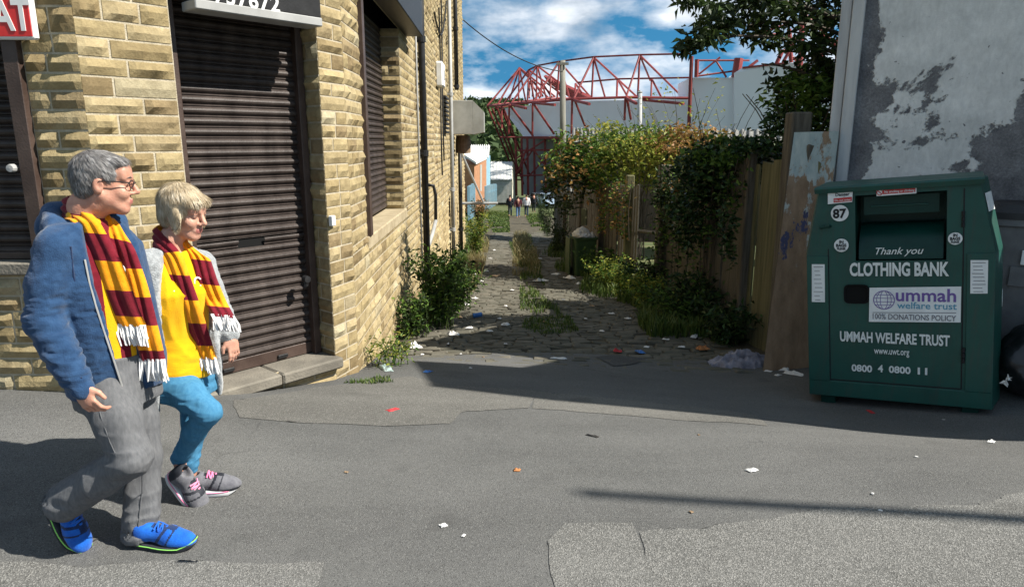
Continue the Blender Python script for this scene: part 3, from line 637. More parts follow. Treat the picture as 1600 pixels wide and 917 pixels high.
M['peel'] = peel_mat(); M['board_grey'] = pmat('weathered pale grey board', (.40,.41,.42), (.55,.56,.56), 3, .7, .3, 50, stretch=(3,3,.4))
M['slate'] = pmat('slate roof', (.10,.10,.11), (.17,.17,.18), 6, .7, .5, 20)
M['render'] = pmat('grey render', (.30,.30,.29), (.42,.42,.40), 3, .9, .5, 40)
rb = thing('rendered_building', 'tall building with peeling whitewashed wall behind the green clothing bank', 'building', (4.0, 6.0, -.4))
RZ = 3.9
def uvwall(parent, name, A, d, n, length, z0, z1, mat, nx=24, nz=40):
    mb = MB(); S, Z = np.meshgrid(np.linspace(0,length,nx), np.linspace(z0,z1,nz), indexing='ij'); O = .006*fbm(np.stack([S*2,Z*2],-1),4)
    P = W3(A,d,S.ravel(),Z.ravel(),O.ravel(),n).reshape(nx,nz,3); mb.grid(P); o = part(parent, name, mb, mat, True); me = o.data
    uv = me.uv_layers.new(name='UVMap'); li = np.empty(len(me.loops), np.int32); me.loops.foreach_get('vertex_index', li); st = np.stack([S.ravel(), Z.ravel()], -1)[li]; uv.data.foreach_set('uv', st.astype(np.float32).ravel()); return o
RL = 2.62; R1 = R0 + RL*dR
uvwall(rb, 'side_wall', R0, dR, nR, RL, -.8, RZ, M['peel'])
mb = MB()   # body: footprint behind the side wall, and a front block on the street
fp = [R0 - nR*.02 + dR*.01, R1 - nR*.02, np.array([5.55, 5.2]), np.array([12, 3.6]), np.array([14, 10]), np.array([7.0, 10.8])]
mb.prism([(p[0],p[1],-1.2) for p in fp], (0,0,RZ+1.2)); part(rb, 'wall', mb, M['render'])
mb = MB(); mb.prism([(5.5,5.35,RZ),(12.1,3.7,RZ),(14.1,10.1,RZ),(6.9,11,RZ),(3.10,6.73,RZ)], (0,0,.10)); part(rb, 'roof', mb, M['slate'])
# added wall out of view, outlined to throw the shadow across the alley mouth
mb = MB(); e = np.array([.965,-.26]); g0, g1 = np.array([5.16,4.00]), np.array([5.16,4.50])
gw = np.array([.2,-.04,0])      # added shadow wall; its opening lets sun onto the bank's right shoulder
for pts in ([(5.16,3.85,-1.2),(5.16,5.42,-1.2),(5.16,5.42,2.65),(5.16,3.92,2.65)], [(5.16,3.921,2.65),(5.16,4.58,2.65),(5.16,4.58,3.25),(5.16,3.94,3.25)], [(5.16,4.86,2.65),(5.16,5.42,2.65),(5.16,5.42,3.25),(5.16,4.86,3.25)], [(5.16,3.94,3.25),(5.16,5.75,3.25),(5.16,5.75,4.5),(5.16,5.2,5.0),(5.16,5.19,6.12),(5.16,4.06,5.95),(5.16,3.97,4.9)]): mb.prism(pts, gw)
part(rb, 'added_shadow_wall', mb, M['render'])
# corner boards: a broad one and a narrow one stepping back
mb = MB(); 
def rbox(mb, s0, s1, z0, z1, o0, o1, b=.006): sbox(mb, R0, dR, nR, s0, s1, z0, z1, o0, o1, b)
rbox(mb, .03, .135, -.6, RZ-.02, .0, .055); part(rb, 'corner_board', mb, M['board_grey'])
mb = MB(); rbox(mb, -.07, .022, -.6, RZ-.02, -.12, .03); part(rb, 'corner_post', mb, M['board_grey'])
mb = MB(); rbox(mb, 1.56, 1.60, -.4, RZ-.05, .0, .03, .01); part(rb, 'cable_trunking', mb, M['render'])

# ---------------------------------------------------------------- the clothing bank
bk_L = at(1265, 615, 5.43); bk_R = at(1550, 640, 4.75)
ex = bk_R - bk_L; BW = np.linalg.norm(ex); ex /= BW
ey = np.cross(np.array([0,0,1.0]), ex); ey /= np.linalg.norm(ey); ez = np.cross(ex, ey)       # ey points away from the camera (depth)
if ey[1] < 0: ey = -ey; ez = -ez
ez = np.cross(ex, ey); RB = np.stack([ex, ey, ez], 1); OB = bk_L.copy(); BH = 1.70; BD = .62
def B(x, y, z): return OB + ex*x + ey*y + ez*z
def bface(px, py, y0=0.0):
    """pixel to (x, z) on the bank's front"""
    r = ray(px, py); n = ey; t = np.dot(n, B(0,y0,0) - np.array([0,0,CAM_Z]))/np.dot(n, r); p = np.array([0,0,CAM_Z]) + r*t - OB; return float(p@ex), float(p@ez)
M['green'] = pmat('dark green bank paint', (.003,.052,.040), (.004,.070,.054), 3, .42, .08, 60, spec=.5)

def grime(m, streak=.5, rust=True):
    """rain streaks, scuffs and a few rust spots worked into a paint"""
    nt = m.node_tree; N, L = nt.nodes, nt.links; b = next(n for n in N if n.type == 'BSDF_PRINCIPLED'); src = b.inputs['Base Color'].links[0].from_socket; tc = N.new('ShaderNodeTexCoord')
    def nz(s_, st, d, off=(0,0,0)):
        mp = N.new('ShaderNodeMapping'); mp.inputs['Scale'].default_value = st; mp.inputs['Location'].default_value = off; L.new(tc.outputs['Object'], mp.inputs[0]); n = N.new('ShaderNodeTexNoise'); n.inputs['Scale'].default_value = s_; n.inputs['Detail'].default_value = d; n.inputs['Roughness'].default_value = .65; L.new(mp.outputs[0], n.inputs['Vector']); return n.outputs[0]
    def mixc(f, p0, p1, amt, col, a):
        r = N.new('ShaderNodeValToRGB'); e = r.color_ramp.elements; e[0].position = p0; e[0].color = (0,0,0,1); e[1].position = p1; e[1].color = (amt,amt,amt,1); L.new(f, r.inputs[0]); x = N.new('ShaderNodeMix'); x.data_type = 'RGBA'; L.new(r.outputs[0], x.inputs[0]); L.new(a, x.inputs[6]); x.inputs[7].default_value = rgba(col); return x.outputs[2]
    c = mixc(nz(5, (5,5,.45), 6), .5, .75, streak, (.035,.04,.035), src); c = mixc(nz(3, (1,1,1), 7, (4,2,1)), .52, .8, .35, (.05,.075,.06), c); c = mixc(nz(60, (.25,1,3), 3), .72, .76, .5, (.10,.16,.13), c)
    if rust: c = mixc(nz(9, (1,1,1), 8, (1,7,3)), .70, .73, .85, (.075,.03,.014), c)
    L.new(c, b.inputs['Base Color']); rr = N.new('ShaderNodeMapRange'); rr.inputs['To Min'].default_value = .3; rr.inputs['To Max'].default_value = .62; L.new(nz(4, (1,1,.5), 6), rr.inputs['Value']); L.new(rr.outputs[0], b.inputs['Roughness'])
grime(M['green'], .6)
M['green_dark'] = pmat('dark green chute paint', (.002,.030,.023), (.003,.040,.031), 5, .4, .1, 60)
M['sticker'] = pmat('white sticker', (.66,.68,.68), (.78,.8,.79), 8, .5)
M['ink'] = pmat('black ink', (.012,.012,.014), None, 3, .6)
M['lilac'] = pmat('violet ink', (.16,.10,.32), None, 3, .6); M['teal'] = pmat('teal ink', (.10,.30,.42), None, 3, .6); M['greyink'] = pmat('grey ink', (.16,.16,.18), None, 3, .6)
M['redink'] = pmat('red ink', (.50,.04,.04), None, 3, .6)
bank = thing('clothing_bank', 'dark green metal clothing bank with white lettering against the peeling wall', 'clothing bank', tuple(OB - ez*.09))
slope_z = bface(1265, 400)[1]; top_in = bface(1280, 287)[0]
def hexa(z): return None
# outline of the front: straight to slope_z, then tapering in at the top
cz = max(.9, min(1.25, slope_z)); ti = max(.05, min(.16, top_in))
out = [(0,0),(BW,0),(BW,cz),(BW-ti,BH),(ti,BH),(0,cz)]
hx0, hz1 = bface(1336, 306); hx1, _ = bface(1480, 303); _, hz0 = bface(1340, 408)
def bq(mb, pts, y=0.0): mb.poly([B(x, y, z) for x, z in pts])
mb = MB()
# front skin round the chute opening
H = [(hx0,hz0),(hx1,hz0),(hx1,hz1),(hx0,hz1)]
bq(mb, [(0,0),(BW,0),(BW,hz0),(0,hz0)]); xl = lambda z: 0 if z <= cz else ti*(z-cz)/(BH-cz); xr = lambda z: BW - xl(z)
zs = sorted({hz0, hz1, cz}); 
for a, b_ in zip(zs[:-1], zs[1:]):
    bq(mb, [(xl(a),a),(hx0,a),(hx0,b_),(xl(b_),b_)]); bq(mb, [(hx1,a),(xr(a),a),(xr(b_),b_),(hx1,b_)])
if cz > hz0: pass
bq(mb, [(xl(hz1),hz1),(xr(hz1),hz1),(BW-ti,BH),(ti,BH)])
# the sides taper back too near the top: side, slanted shoulder, back, roof
yb = BD; ym, sp = .30, .055       # the flanks splay outwards behind the front
def side(x, g):                    # g: +1 right, -1 left
    p = [B(x,0,0), B(x+g*sp,ym,0), B(x+g*sp,yb,0)]; q = [B(x,0,cz), B(x+g*sp,ym,cz), B(x+g*sp,yb,cz)]; t = [B(x-g*ti,0,BH), B(x-g*(ti-sp),ym,BH), B(x-g*(ti-sp),yb,BH)]
    for i in (0,1): mb.poly([p[i],p[i+1],q[i+1],q[i]]); mb.poly([q[i],q[i+1],t[i+1],t[i]])
    return p, q, t
pr_, qr_, tr_ = side(BW, 1); pl_, ql_, tl_ = side(0, -1)
mb.poly([pl_[2],ql_[2],tl_[2],tr_[2],qr_[2],pr_[2]]); mb.poly([pl_[0],pl_[1],pl_[2],pr_[2],pr_[1],pr_[0]]); mb.poly([tl_[0],tr_[0],tr_[1],tr_[2],tl_[2],tl_[1]])
body = part(bank, 'body', mb, M['green'])
def bbox(mb, x0, x1, y0, y1, z0, z1, b=.006): mb.boxb(B((x0+x1)/2,(y0+y1)/2,(z0+z1)/2), (x1-x0,y1-y0,z1-z0), b, RB)
mb = MB(); mb.prism([B(ti-.03,-.045,BH), B(ti-.03,-.03,BH-.035), B(ti-.03,0,BH-.035), B(ti-.03,yb,BH), B(ti-.03,yb,BH+.03), B(ti-.03,-.035,BH+.015)], ex*(BW-2*ti+.06)); part(bank, 'lid', mb, M['green'])
mb = MB(); bbox(mb, .0, BW, -.008, .03, .0, .13, .004); bbox(mb, 0, .16, -.012, .0, .13, cz, .004); bbox(mb, BW-.17, BW, -.012, 0, .13, cz, .004); part(bank, 'front_frame', mb, M['green'])
for x in (.08, BW-.19):
    mb = MB(); bbox(mb, x, x+.11, .05, .75, -.09, .0, .004); part(bank, 'foot', mb, M['green_dark'])
# chute: hollow box, drum flap curving out below, a bar handle
mb = MB(); d_ = .33
mb.poly([B(hx0,0,hz0),B(hx0,d_,hz0),B(hx0,d_,hz1),B(hx0,0,hz1)]); mb.poly([B(hx1,d_,hz0),B(hx1,0,hz0),B(hx1,0,hz1),B(hx1,d_,hz1)])
mb.poly([B(hx0,0,hz1),B(hx0,d_,hz1),B(hx1,d_,hz1),B(hx1,0,hz1)]); mb.poly([B(hx0,d_,hz0),B(hx0,0,hz0),B(hx1,0,hz0),B(hx1,d_,hz0)]); mb.poly([B(hx0,d_,hz0),B(hx1,d_,hz0),B(hx1,d_,hz1),B(hx0,d_,hz1)])
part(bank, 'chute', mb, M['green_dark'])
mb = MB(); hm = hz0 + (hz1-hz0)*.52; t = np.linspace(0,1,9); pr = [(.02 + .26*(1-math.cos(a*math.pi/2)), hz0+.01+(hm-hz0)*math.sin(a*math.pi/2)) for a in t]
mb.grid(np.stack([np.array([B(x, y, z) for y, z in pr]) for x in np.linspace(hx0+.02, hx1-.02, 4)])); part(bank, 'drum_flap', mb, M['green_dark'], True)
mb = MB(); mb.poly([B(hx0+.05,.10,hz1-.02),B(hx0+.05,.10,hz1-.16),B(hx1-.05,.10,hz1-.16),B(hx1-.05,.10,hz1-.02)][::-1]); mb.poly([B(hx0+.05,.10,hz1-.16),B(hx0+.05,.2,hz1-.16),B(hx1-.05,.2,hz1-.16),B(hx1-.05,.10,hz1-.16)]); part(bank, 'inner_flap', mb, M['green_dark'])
mb = MB(); bbox(mb, hx0+.10, hx1-.12, .088, .098, hz1-.10, hz1-.09, .002); part(bank, 'flap_bar', mb, M['green'])
# door seams, hinges, lock hole, hand bracket
x0d, z0d = bface(1297, 590); x1d, z1d = bface(1506, 285); mb = MB()
for (xa,xb,za,zb) in ((x1d,x1d+.008,.14,BH-.06),(x0d,x1d,.138,.146),(x0d,x0d+.006,.14,hz0+.1)): bbox(mb, xa, xb, -.004, .004, za, zb, .001)
part(bank, 'door_seam', mb, M['ink'])
for py in (555, 343):
    hx, hz = bface(1504, py); mb = MB()
    for k in range(3): mb.tube([B(hx+.004,-.012,hz-.055+k*.04), B(hx+.004,-.012,hz-.02+k*.04)], .011, 8)
    part(bank, 'hinge', mb, M['ink'])
lx0, lz0 = bface(1321, 472); lx1, lz1 = bface(1356, 446)
mb = MB(); n_ = 24; a = np.linspace(0, 2*math.pi, n_, endpoint=False); cx_, cz_ = (lx0+lx1)/2, (lz0+lz1)/2; hw, hh = (lx1-lx0)/2, (lz1-lz0)/2
sq = lambda v: np.sign(v)*np.abs(v)**.4
ring = lambda k, y: np.array([B(cx_+hw*k*sq(math.cos(b)), y, cz_+hh*k*sq(math.sin(b))) for b in a])
mb.grid(np.stack([ring(1.12,-.004), ring(1.12,-.016), ring(1.0,-.016), ring(.94,-.002)]).transpose(1,0,2), closed_u=True); mb.poly(ring(.98,-.003)); part(bank, 'lock_recess', mb, M['void'])
bx, bz = bface(1290, 356); mb = MB(); mb.tube([B(bx-.03,0,bz), B(bx-.035,-.03,bz+.005), B(bx+.03,-.035,bz+.015), B(bx+.035,0,bz+.01)], .011, 8); part(bank, 'grab_handle', mb, M['green_dark'])
# lettering
nB = -ey
def letters(txt, px0, px1, pyb, pyt, mat, y=-.013, bold=.006, shear=0.0, name='lettering', cap=.73):
    a = bface(px0, pyb); b = bface(px1, pyb); t = bface(px0, pyt); h = abs(t[1]-a[1])/cap
    mb = text_mb(txt, h, B(a[0], y, 0) + ez*((a[1]+b[1])/2), ex, ez, nB, bold*h*3, shear)
    V = np.concatenate(mb.v); xx = (V-OB)@ex; k = (b[0]-a[0])/(xx.max()-xx.min()); mb.v = [v + np.outer(((v-OB)@ex - xx.min())*(k-1) + (a[0]-xx.min()), ex) for v in mb.v]
    return mb
M['letters'] = pmat('white vinyl lettering', (.62,.66,.64), (.72,.75,.73), 10, .5)
def put(*a, **k): nm = k.pop('name', 'lettering'); par = k.pop('par', bank); return part(par, nm, letters(*a, **k), k.get('mat') or a[5])
put('CLOTHING BANK', 1328, 1483, 430, 410, M['letters'], bold=.012)
put('UMMAH WELFARE TRUST', 1313, 1484, 535.5, 520, M['letters'], bold=.010)
put('www.uwt.org', 1366, 1421, 553, 543, M['letters'], bold=.004, cap=.70)
put('0800', 1331, 1363, 579.5, 569, M['letters'], bold=.010); put('4', 1372, 1380, 580, 569, M['letters'], bold=.010); put('0800', 1389, 1423, 582, 571.5, M['letters'], bold=.010); put('11', 1434, 1449, 584, 573.5, M['letters'], bold=.010)
put('Thank you', 1368, 1443, 397.5, 386.5, M['letters'], y=.012, bold=.002, shear=.35, cap=.72)
# stickers
def rect_st(name, pxs, mat, y=-.014, par=None, th=.002):
    P = [bface(*p) for p in pxs]; mb = MB(); mb.prism([B(x, y, z) for x, z in P], nB*th); return part(par or bank, name, mb, mat)
def disc_st(name, px, py, rpx, mat, y=-.014, par=None, th=.002, n=28):
    c = bface(px, py); r = abs(bface(px+rpx, py)[0]-c[0]); mb = MB(); a = np.linspace(0, 2*math.pi, n, endpoint=False); mb.prism([B(c[0]+r*math.cos(t), y, c[1]+r*math.sin(t)) for t in a], nB*th); return part(par or bank, name, mb, mat), c, r
st = rect_st('logo_panel', [(1358,502),(1501,503),(1502,447),(1359,449)], M['sticker'])
put('ummah', 1400, 1494, 470, 455, M['lilac'], y=-.017, bold=.006, cap=.55, par=st); put("welfare trust", 1402, 1495, 482, 473, M['teal'], y=-.017, bold=.003, cap=.62, par=st)
put('100% DONATIONS POLICY', 1364, 1494, 499, 490.5, M['greyink'], y=-.017, bold=.003, par=st)
rect_st('logo_rule', [(1364,488),(1494,488.6),(1494,487.6),(1364,487)], M['greyink'], y=-.0165, par=st, th=.001)
c = bface(1381.5, 468); r = .083*.86; mb = MB()
def circ(cx, cz, rx, rz, n=28): return [B(cx+rx*math.cos(t), -.0175, cz+rz*math.sin(t)) for t in np.linspace(0, 2*math.pi, n)]
rr_ = abs(bface(1398,468)[0]-c[0])
mb.tube(circ(c[0],c[1],rr_,rr_), .0028, 5)
for k in (.35,.7): mb.tube(circ(c[0],c[1],rr_*k,rr_), .0018, 5)
for k in (-.55,-.2,.2,.55):
    w_ = math.sqrt(1-k*k)*rr_; mb.tube([B(c[0]-w_,-.0175,c[1]+k*rr_), B(c[0]+w_,-.0175,c[1]+k*rr_)], .0018, 5)
part(st, 'globe_emblem', mb, M['lilac'])
s87, c, r = disc_st('number_sticker', 1312.5, 333, 14, M['sticker']); put('87', 1302, 1323, 340, 326, M['ink'], y=-.0175, bold=.012, par=s87)
for (px, py) in ((1315, 383), (1492.5, 372.5)):
    sb, c, r = disc_st('round_sticker', px, py, 11.5, M['sticker'])
    put('IN', px-3, px+3.5, py-3.2, py-7.6, M['ink'], y=-.0175, bold=.012, par=sb); put('BAGS', px-8, px+8, py+2.2, py-2.4, M['ink'], y=-.0175, bold=.012, par=sb); put('PLEASE', px-6.5, px+6.5, py+7, py+3.2, M['ink'], y=-.0175, bold=.01, par=sb)
w1 = rect_st('warning_sticker', [(1294,319),(1332,315.5),(1333,297.5),(1294,300.5)], M['sticker']); put('Danger', 1306, 1328, 306, 301, M['ink'], y=-.0175, bold=.006, par=w1)
rr2 = rect_st('red_band', [(1303,316.5),(1331.5,314),(1331.5,307.5),(1303,310)], M['redink'], y=-.0165, par=w1, th=.001); put('Do not enter', 1305, 1330, 314, 310.5, M['sticker'], y=-.018, bold=.002, par=w1)
w2 = rect_st('warning_label', [(1370,306.5),(1432,302),(1432.5,290.5),(1370,295)], M['sticker']); rect_st('red_band', [(1380,303.5),(1430.5,300),(1430.5,292.5),(1380,296)], M['redink'], y=-.0165, par=w2, th=.001); put('No smoking or climbing', 1382, 1429, 300.2, 296, M['sticker'], y=-.018, bold=.002, par=w2)
mb = MB(); c = bface(1375, 300.5); mb.tube([B(c[0]+.02*math.cos(t), -.0175, c[1]+.02*math.sin(t)) for t in np.linspace(0,2*math.pi,14)], .003, 5); mb.tube([B(c[0]-.013,-.0175,c[1]+.013), B(c[0]+.013,-.0175,c[1]-.013)], .003, 5); part(w2, 'ban_symbol', mb, M['redink'])
for k, (pts) in enumerate(([(1269,471),(1289.5,471.5),(1289,412.5),(1269,412.5)], [(1516,458),(1543,458),(1544,406),(1516.5,406)])):
    w3 = rect_st('notice_sticker', pts, M['sticker']); xa, xb, ya, yb_ = pts[0][0]+3, pts[1][0]-3, pts[0][1], pts[2][1]
    for i in range(9):
        y_ = yb_+4+(ya-yb_-7)*i/8; a = bface(xa + (i%3), y_); b = bface(xb-(i*5)%6, y_); mb = MB(); mb.tube([B(a[0],-.0168,a[1]), B(b[0],-.0168,b[1])], .0022, 4); part(w3, 'text_line', mb, M['greyink'])
# right flank: white sticker high on the slanted side, lettering lower down
nrm = np.cross(B(BW-ti,0,BH)-B(BW,0,cz), ey); nrm /= np.linalg.norm(nrm); nrm = nrm if nrm@ex > 0 else -nrm
def SL(y, k): return B(BW-ti*k+sp*min(1,y/ym), y, cz+(BH-cz)*k) + nrm*.004
mb = MB(); mb.prism([SL(.05,.55), SL(.27,.55), SL(.27,.80), SL(.05,.80)], nrm*.002); part(bank, 'side_sticker', mb, M['sticker'])
mb = text_mb('CLOTHING BANK', .17, B(BW+sp+.003,.31,.72), ey, ez, ex, .004); V = np.concatenate(mb.v); xx = (V-OB)@ey; k_ = .28/(xx.max()-xx.min()); mb.v = [v + np.outer(((v-OB)@ey - xx.min())*(k_-1), ey) for v in mb.v]; part(bank, 'side_lettering', mb, M['letters'])

# ---------------------------------------------------------------- wheeled bins behind the bank, and a full black sack in front of them
M['binblack'] = pmat('charcoal plastic', (.018,.018,.02), (.035,.035,.038), 6, .5, .15, 120); M['bingrey'] = pmat('mid grey plastic', (.11,.115,.12), (.16,.165,.17), 6, .5, .15, 120)
M['bingreen'] = pmat('dark green plastic', (.022,.05,.018), (.04,.075,.028), 6, .55, .15, 100)
M['rubber'] = pmat('black rubber', (.012,.012,.012), (.02,.02,.02), 9, .8)
def wheelie(name, label, loc, rz, mat, lidmat, lid=True, tilt=0.0, group=None):
    """two wheeled refuse bin: tapered body with rim, lid, handle bar and wheels"""
    t = thing(name, label, 'wheelie bin', loc, group); t.rotation_euler = (0, tilt, rz); o = np.array(loc)
    def P(a): return np.array(a) + o
    mb = MB(); w0,d0,w1,d1,h = .23,.25,.285,.32,.98
    prof = [(w0,d0,.04),(w0+.01,d0+.01,.08),(w1-.015,d1-.015,h-.10),(w1-.015,d1-.015,h-.06),(w1+.012,d1+.012,h-.05),(w1+.012,d1+.012,h),(w1-.02,d1-.02,h),(w1-.03,d1-.03,h-.3)]
    def ring(w, d, z, r=.05):
        q = []
        for sx, sy, a0 in ((1,1,0),(-1,1,90),(-1,-1,180),(1,-1,270)):
            for a in (0,45,90): q.append((sx*(w-r)+r*math.cos(rad(a0+a)), sy*(d-r)+r*math.sin(rad(a0+a)), z))
        return np.array(q)
    mb.grid(np.stack([ring(*p)+o for p in prof]).transpose(1,0,2), closed_u=True); mb.poly(ring(w0,d0,.04)[::-1]+o); mb.poly(ring(w1-.03,d1-.03,h-.3)+o); body = part(t, 'body', mb, mat)
    mb = MB(); mb.box(P((0,-d1+.02,.62)), (.22,.02,.12)); part(t, 'badge_plate', mb, mat)
    mb = MB(); mb.tube([P((-.2,d1+.01,h-.03)),P((-.2,d1+.07,h-.01)),P((.2,d1+.07,h-.01)),P((.2,d1+.01,h-.03))], .015, 8); part(t, 'handle', mb, mat)
    for s in (-1,1):
        mb = MB(); mb.lathe(P((s*.245,d0+.02,.10)), [(0,-.025),(.085,-.025),(.1,-.015),(.1,.015),(.085,.025),(0,.025)], 16, axis=(1,0,0)); part(t, 'wheel', mb, M['rubber'])
    if lid:
        mb = MB(); Q = [ring(w1+.025,d1+.02,h-.01)+o, ring(w1+.025,d1+.02,h+.03)+o, ring(w1-.05,d1-.06,h+.075)+o]; mb.grid(np.stack(Q).transpose(1,0,2), closed_u=True); mb.poly(Q[-1]); part(t, 'lid', mb, lidmat)
    return t
def at_g(px, py_unused, Y): x = at(px, 500, Y)[0]; return G(x, Y)
p = (OB + ex*(BW+.13) + ey*(BD+.37))[:2]; wb = wheelie('wheelie_bin', 'grey wheelie bin with black lid squeezed behind the green clothing bank', tuple(G(p[0], p[1])), math.atan2(ex[1], ex[0]), M['bingrey'], M['binblack'])
mb = MB(); o = np.array(wb.location); mb.boxb(o+np.array([.02,-.315,.74]), (.15,.012,.09), .003); part(wb, 'paper_label', mb, M['sticker']); wb.scale = (1.04,1.04,1.27)
def sack(name, label, c, rx, ry, h, mat, knot=True, seed=1, rough=.055):
    """crumpled plastic sack"""
    nu, nv = 72, 44; u = np.linspace(0, 2*math.pi, nu, endpoint=False); v = np.linspace(0, 1, nv); U, V = np.meshgrid(u, v, indexing='ij')
    rad_ = np.sin(np.clip(V*1.03,0,1)*math.pi*.93+.16)**.62*(1-.28*V); 
    D = np.stack([np.cos(U), np.sin(U), V*2.2], -1); f = fbm(D*2.2, 4, seed)*.9 + .35*np.abs(fbm(D*4.5, 3, seed+3)) - .12
    r = rad_*(1 + rough*4*f); top = np.clip((V-.86)/.14, 0, 1); r = r*(1 - .82*top) + .05*top
    P = np.stack([c[0]+rx*r*np.cos(U), c[1]+ry*r*np.sin(U), c[2] + h*(V**1.15) + .03*f*(V>.05)*h], -1)
    mb = MB(); mb.grid(P, closed_u=True); mb.poly(P[:,0][::-1]); mb.poly(P[:,-1])
    return single(name, label, 'bin bag', mb, mat, True)
M['bag'] = pmat('black polythene', (.010,.010,.011), (.018,.018,.02), 6, .32, .5, 22, spec=.5)
c = G(4.03, 4.95); sack('bin_bag', 'full black bin bag slumped on the ground at the right end of the clothing bank', (c[0], c[1], c[2]-.01), .36, .34, .66, M['bag'], seed=4, rough=.06)
mb = MB(); q = np.array(at(1573, 594, 4.70)); mb.leaves(q + RNG.normal(size=(7,3))*.012, .055, .5); single('plastic_scrap', 'torn white scrap stuck on the black bin bag', 'litter', mb, M['white'])

# unseen plain pole standing off to the right: its long shadow lies across the road
ta, tb_ = gp(940,775), gp(1600,805); dsh = (tb_-ta)[:2]/np.linalg.norm((tb_-ta)[:2]); fb = ta[:2] + np.array([math.sin(SUN_AZ), math.cos(SUN_AZ)])*8.6
fb = G(*fb); lp = thing('telegraph_pole', 'tall timber pole beyond the right edge whose thin shadow lies across the road', 'pole', tuple(fb)); mb = MB(); mb.tube([fb, fb+np.array([0,0,3.5]), fb+np.array([0,0,8.75])], [.075,.06,.042], 10); part(lp, 'pole', mb, M['grey'], True)
mb = MB(); mb.lathe(fb+np.array([0,0,8.75]), [(.05,-.02),(.05,.02),(0,.06)], 10); part(lp, 'cap', mb, M['grey'])
# ---------------------------------------------------------------- timber fence along the right of the alley
M['plank'] = pmat('weathered fence planks', (.055,.048,.038), (.125,.108,.084), 5, .9, .6, 40, stretch=(6,6,.5), rnd=.5, c3=(.13,.125,.10))
M['plank_green'] = pmat('mossy green planks', (.075,.075,.035), (.19,.175,.09), 4, .9, .6, 40, stretch=(6,6,.4), rnd=.4, c3=(.12,.10,.06))
M['post'] = pmat('old timber post', (.06,.05,.038), (.13,.115,.09), 6, .9, .6, 40, stretch=(5,5,.4))
M['asbestos'] = pmat('grey corrugated sheet', (.10,.10,.09), (.20,.195,.18), 4, .9, .4, 50)
FA = np.array([2.72, 6.35]); FB = np.array([1.95, 16.0])
def fx(Y): return float(np.interp(Y, [6.2, 7.4, 9.2, 12, 16, 30, 44], [2.97, 2.86, 2.76, 2.54, 2.30, 1.95, 2.2]))
def plank_run(parent, Y0, Y1, top, mat, w=.13, name='board_panel', gap=.008, lean=0.0):
    mb = MB(); y = Y0
    while y < Y1:
        ww = w*RNG.uniform(.8, 1.25); y2 = min(y+ww, Y1+.05); xa, xb = fx(y+gap), fx(y2); za = float(gz(xa, y))-.1; zt = float(top((y+y2)/2)) + RNG.normal()*.025
        j = RNG.normal()*.008; a = np.array([xa+j, y+gap]); b = np.array([xb+j+RNG.normal()*.006, y2]); n = np.array([-1.0,0]); th = .022; l = lean+RNG.normal()*.012
        V = []
        for z, k in ((za,0),(zt,1)):
            for q, o in ((a,0),(b,0),(b,th),(a,th)): V.append((q[0]+o+l*k, q[1], z + (RNG.normal()*.012 if k else 0)))
        mb.add(V, [(0,3,2,1),(4,5,6,7),(0,1,5,4),(1,2,6,5),(2,3,7,6),(3,0,4,7)], RNG.random()); y = y2
    return part(parent, name, mb, mat)
def fence_top(Y): return float(np.interp(Y, [6, 8, 10, 13, 16, 20, 25, 36], [1.75, 1.66, 1.42, 1.05, .80, .45, .05, -1.0]))
fn = thing('board_fence', 'weathered upright board fence along the right side of the alley', 'fence', (fx(8), 8, float(gz(fx(8),8))))
plank_run(fn, 6.62, 7.98, lambda Y: fence_top(Y)-.05, M['plank_green'], .30)
plank_run(fn, 8.1, 11.4, lambda Y: fence_top(Y), M['plank'], .13)
plank_run(fn, 13.4, 17.0, lambda Y: fence_top(Y), M['plank'], .14)
plank_run(fn, 17.0, 32.0, lambda Y: fence_top(Y), M['plank'], .16)
for Y, w, extra in ((7.0,.2,.42),(6.72,.10,.1),(8.04,.10,.12),(11.45,.20,.22),(13.9,.16,.2),(17.0,.14,.2),(21,.14,.2),(26,.14,.2)):
    mb = MB(); x = fx(Y)-.05; zb = float(gz(x,Y))-.2; zt = fence_top(Y)+extra; mb.boxb((x,Y,(zb+zt)/2), (w,w,zt-zb), .015); part(fn, 'fence_post', mb, M['post'] if Y != 13.9 else M['plank_green'])
for (a, b) in ((6.7,8),(8.1,11.4),(11.5,17)):
    for k in (.35, .8):
        mb = MB(); pa, pb = (fx(a)+.05, a, float(gz(fx(a),a))+1.5*k), (fx(b)+.05, b, float(gz(fx(b),b))+1.5*k); mb.tube([pa,pb], .035, 4); part(fn, 'rail', mb, M['post'])
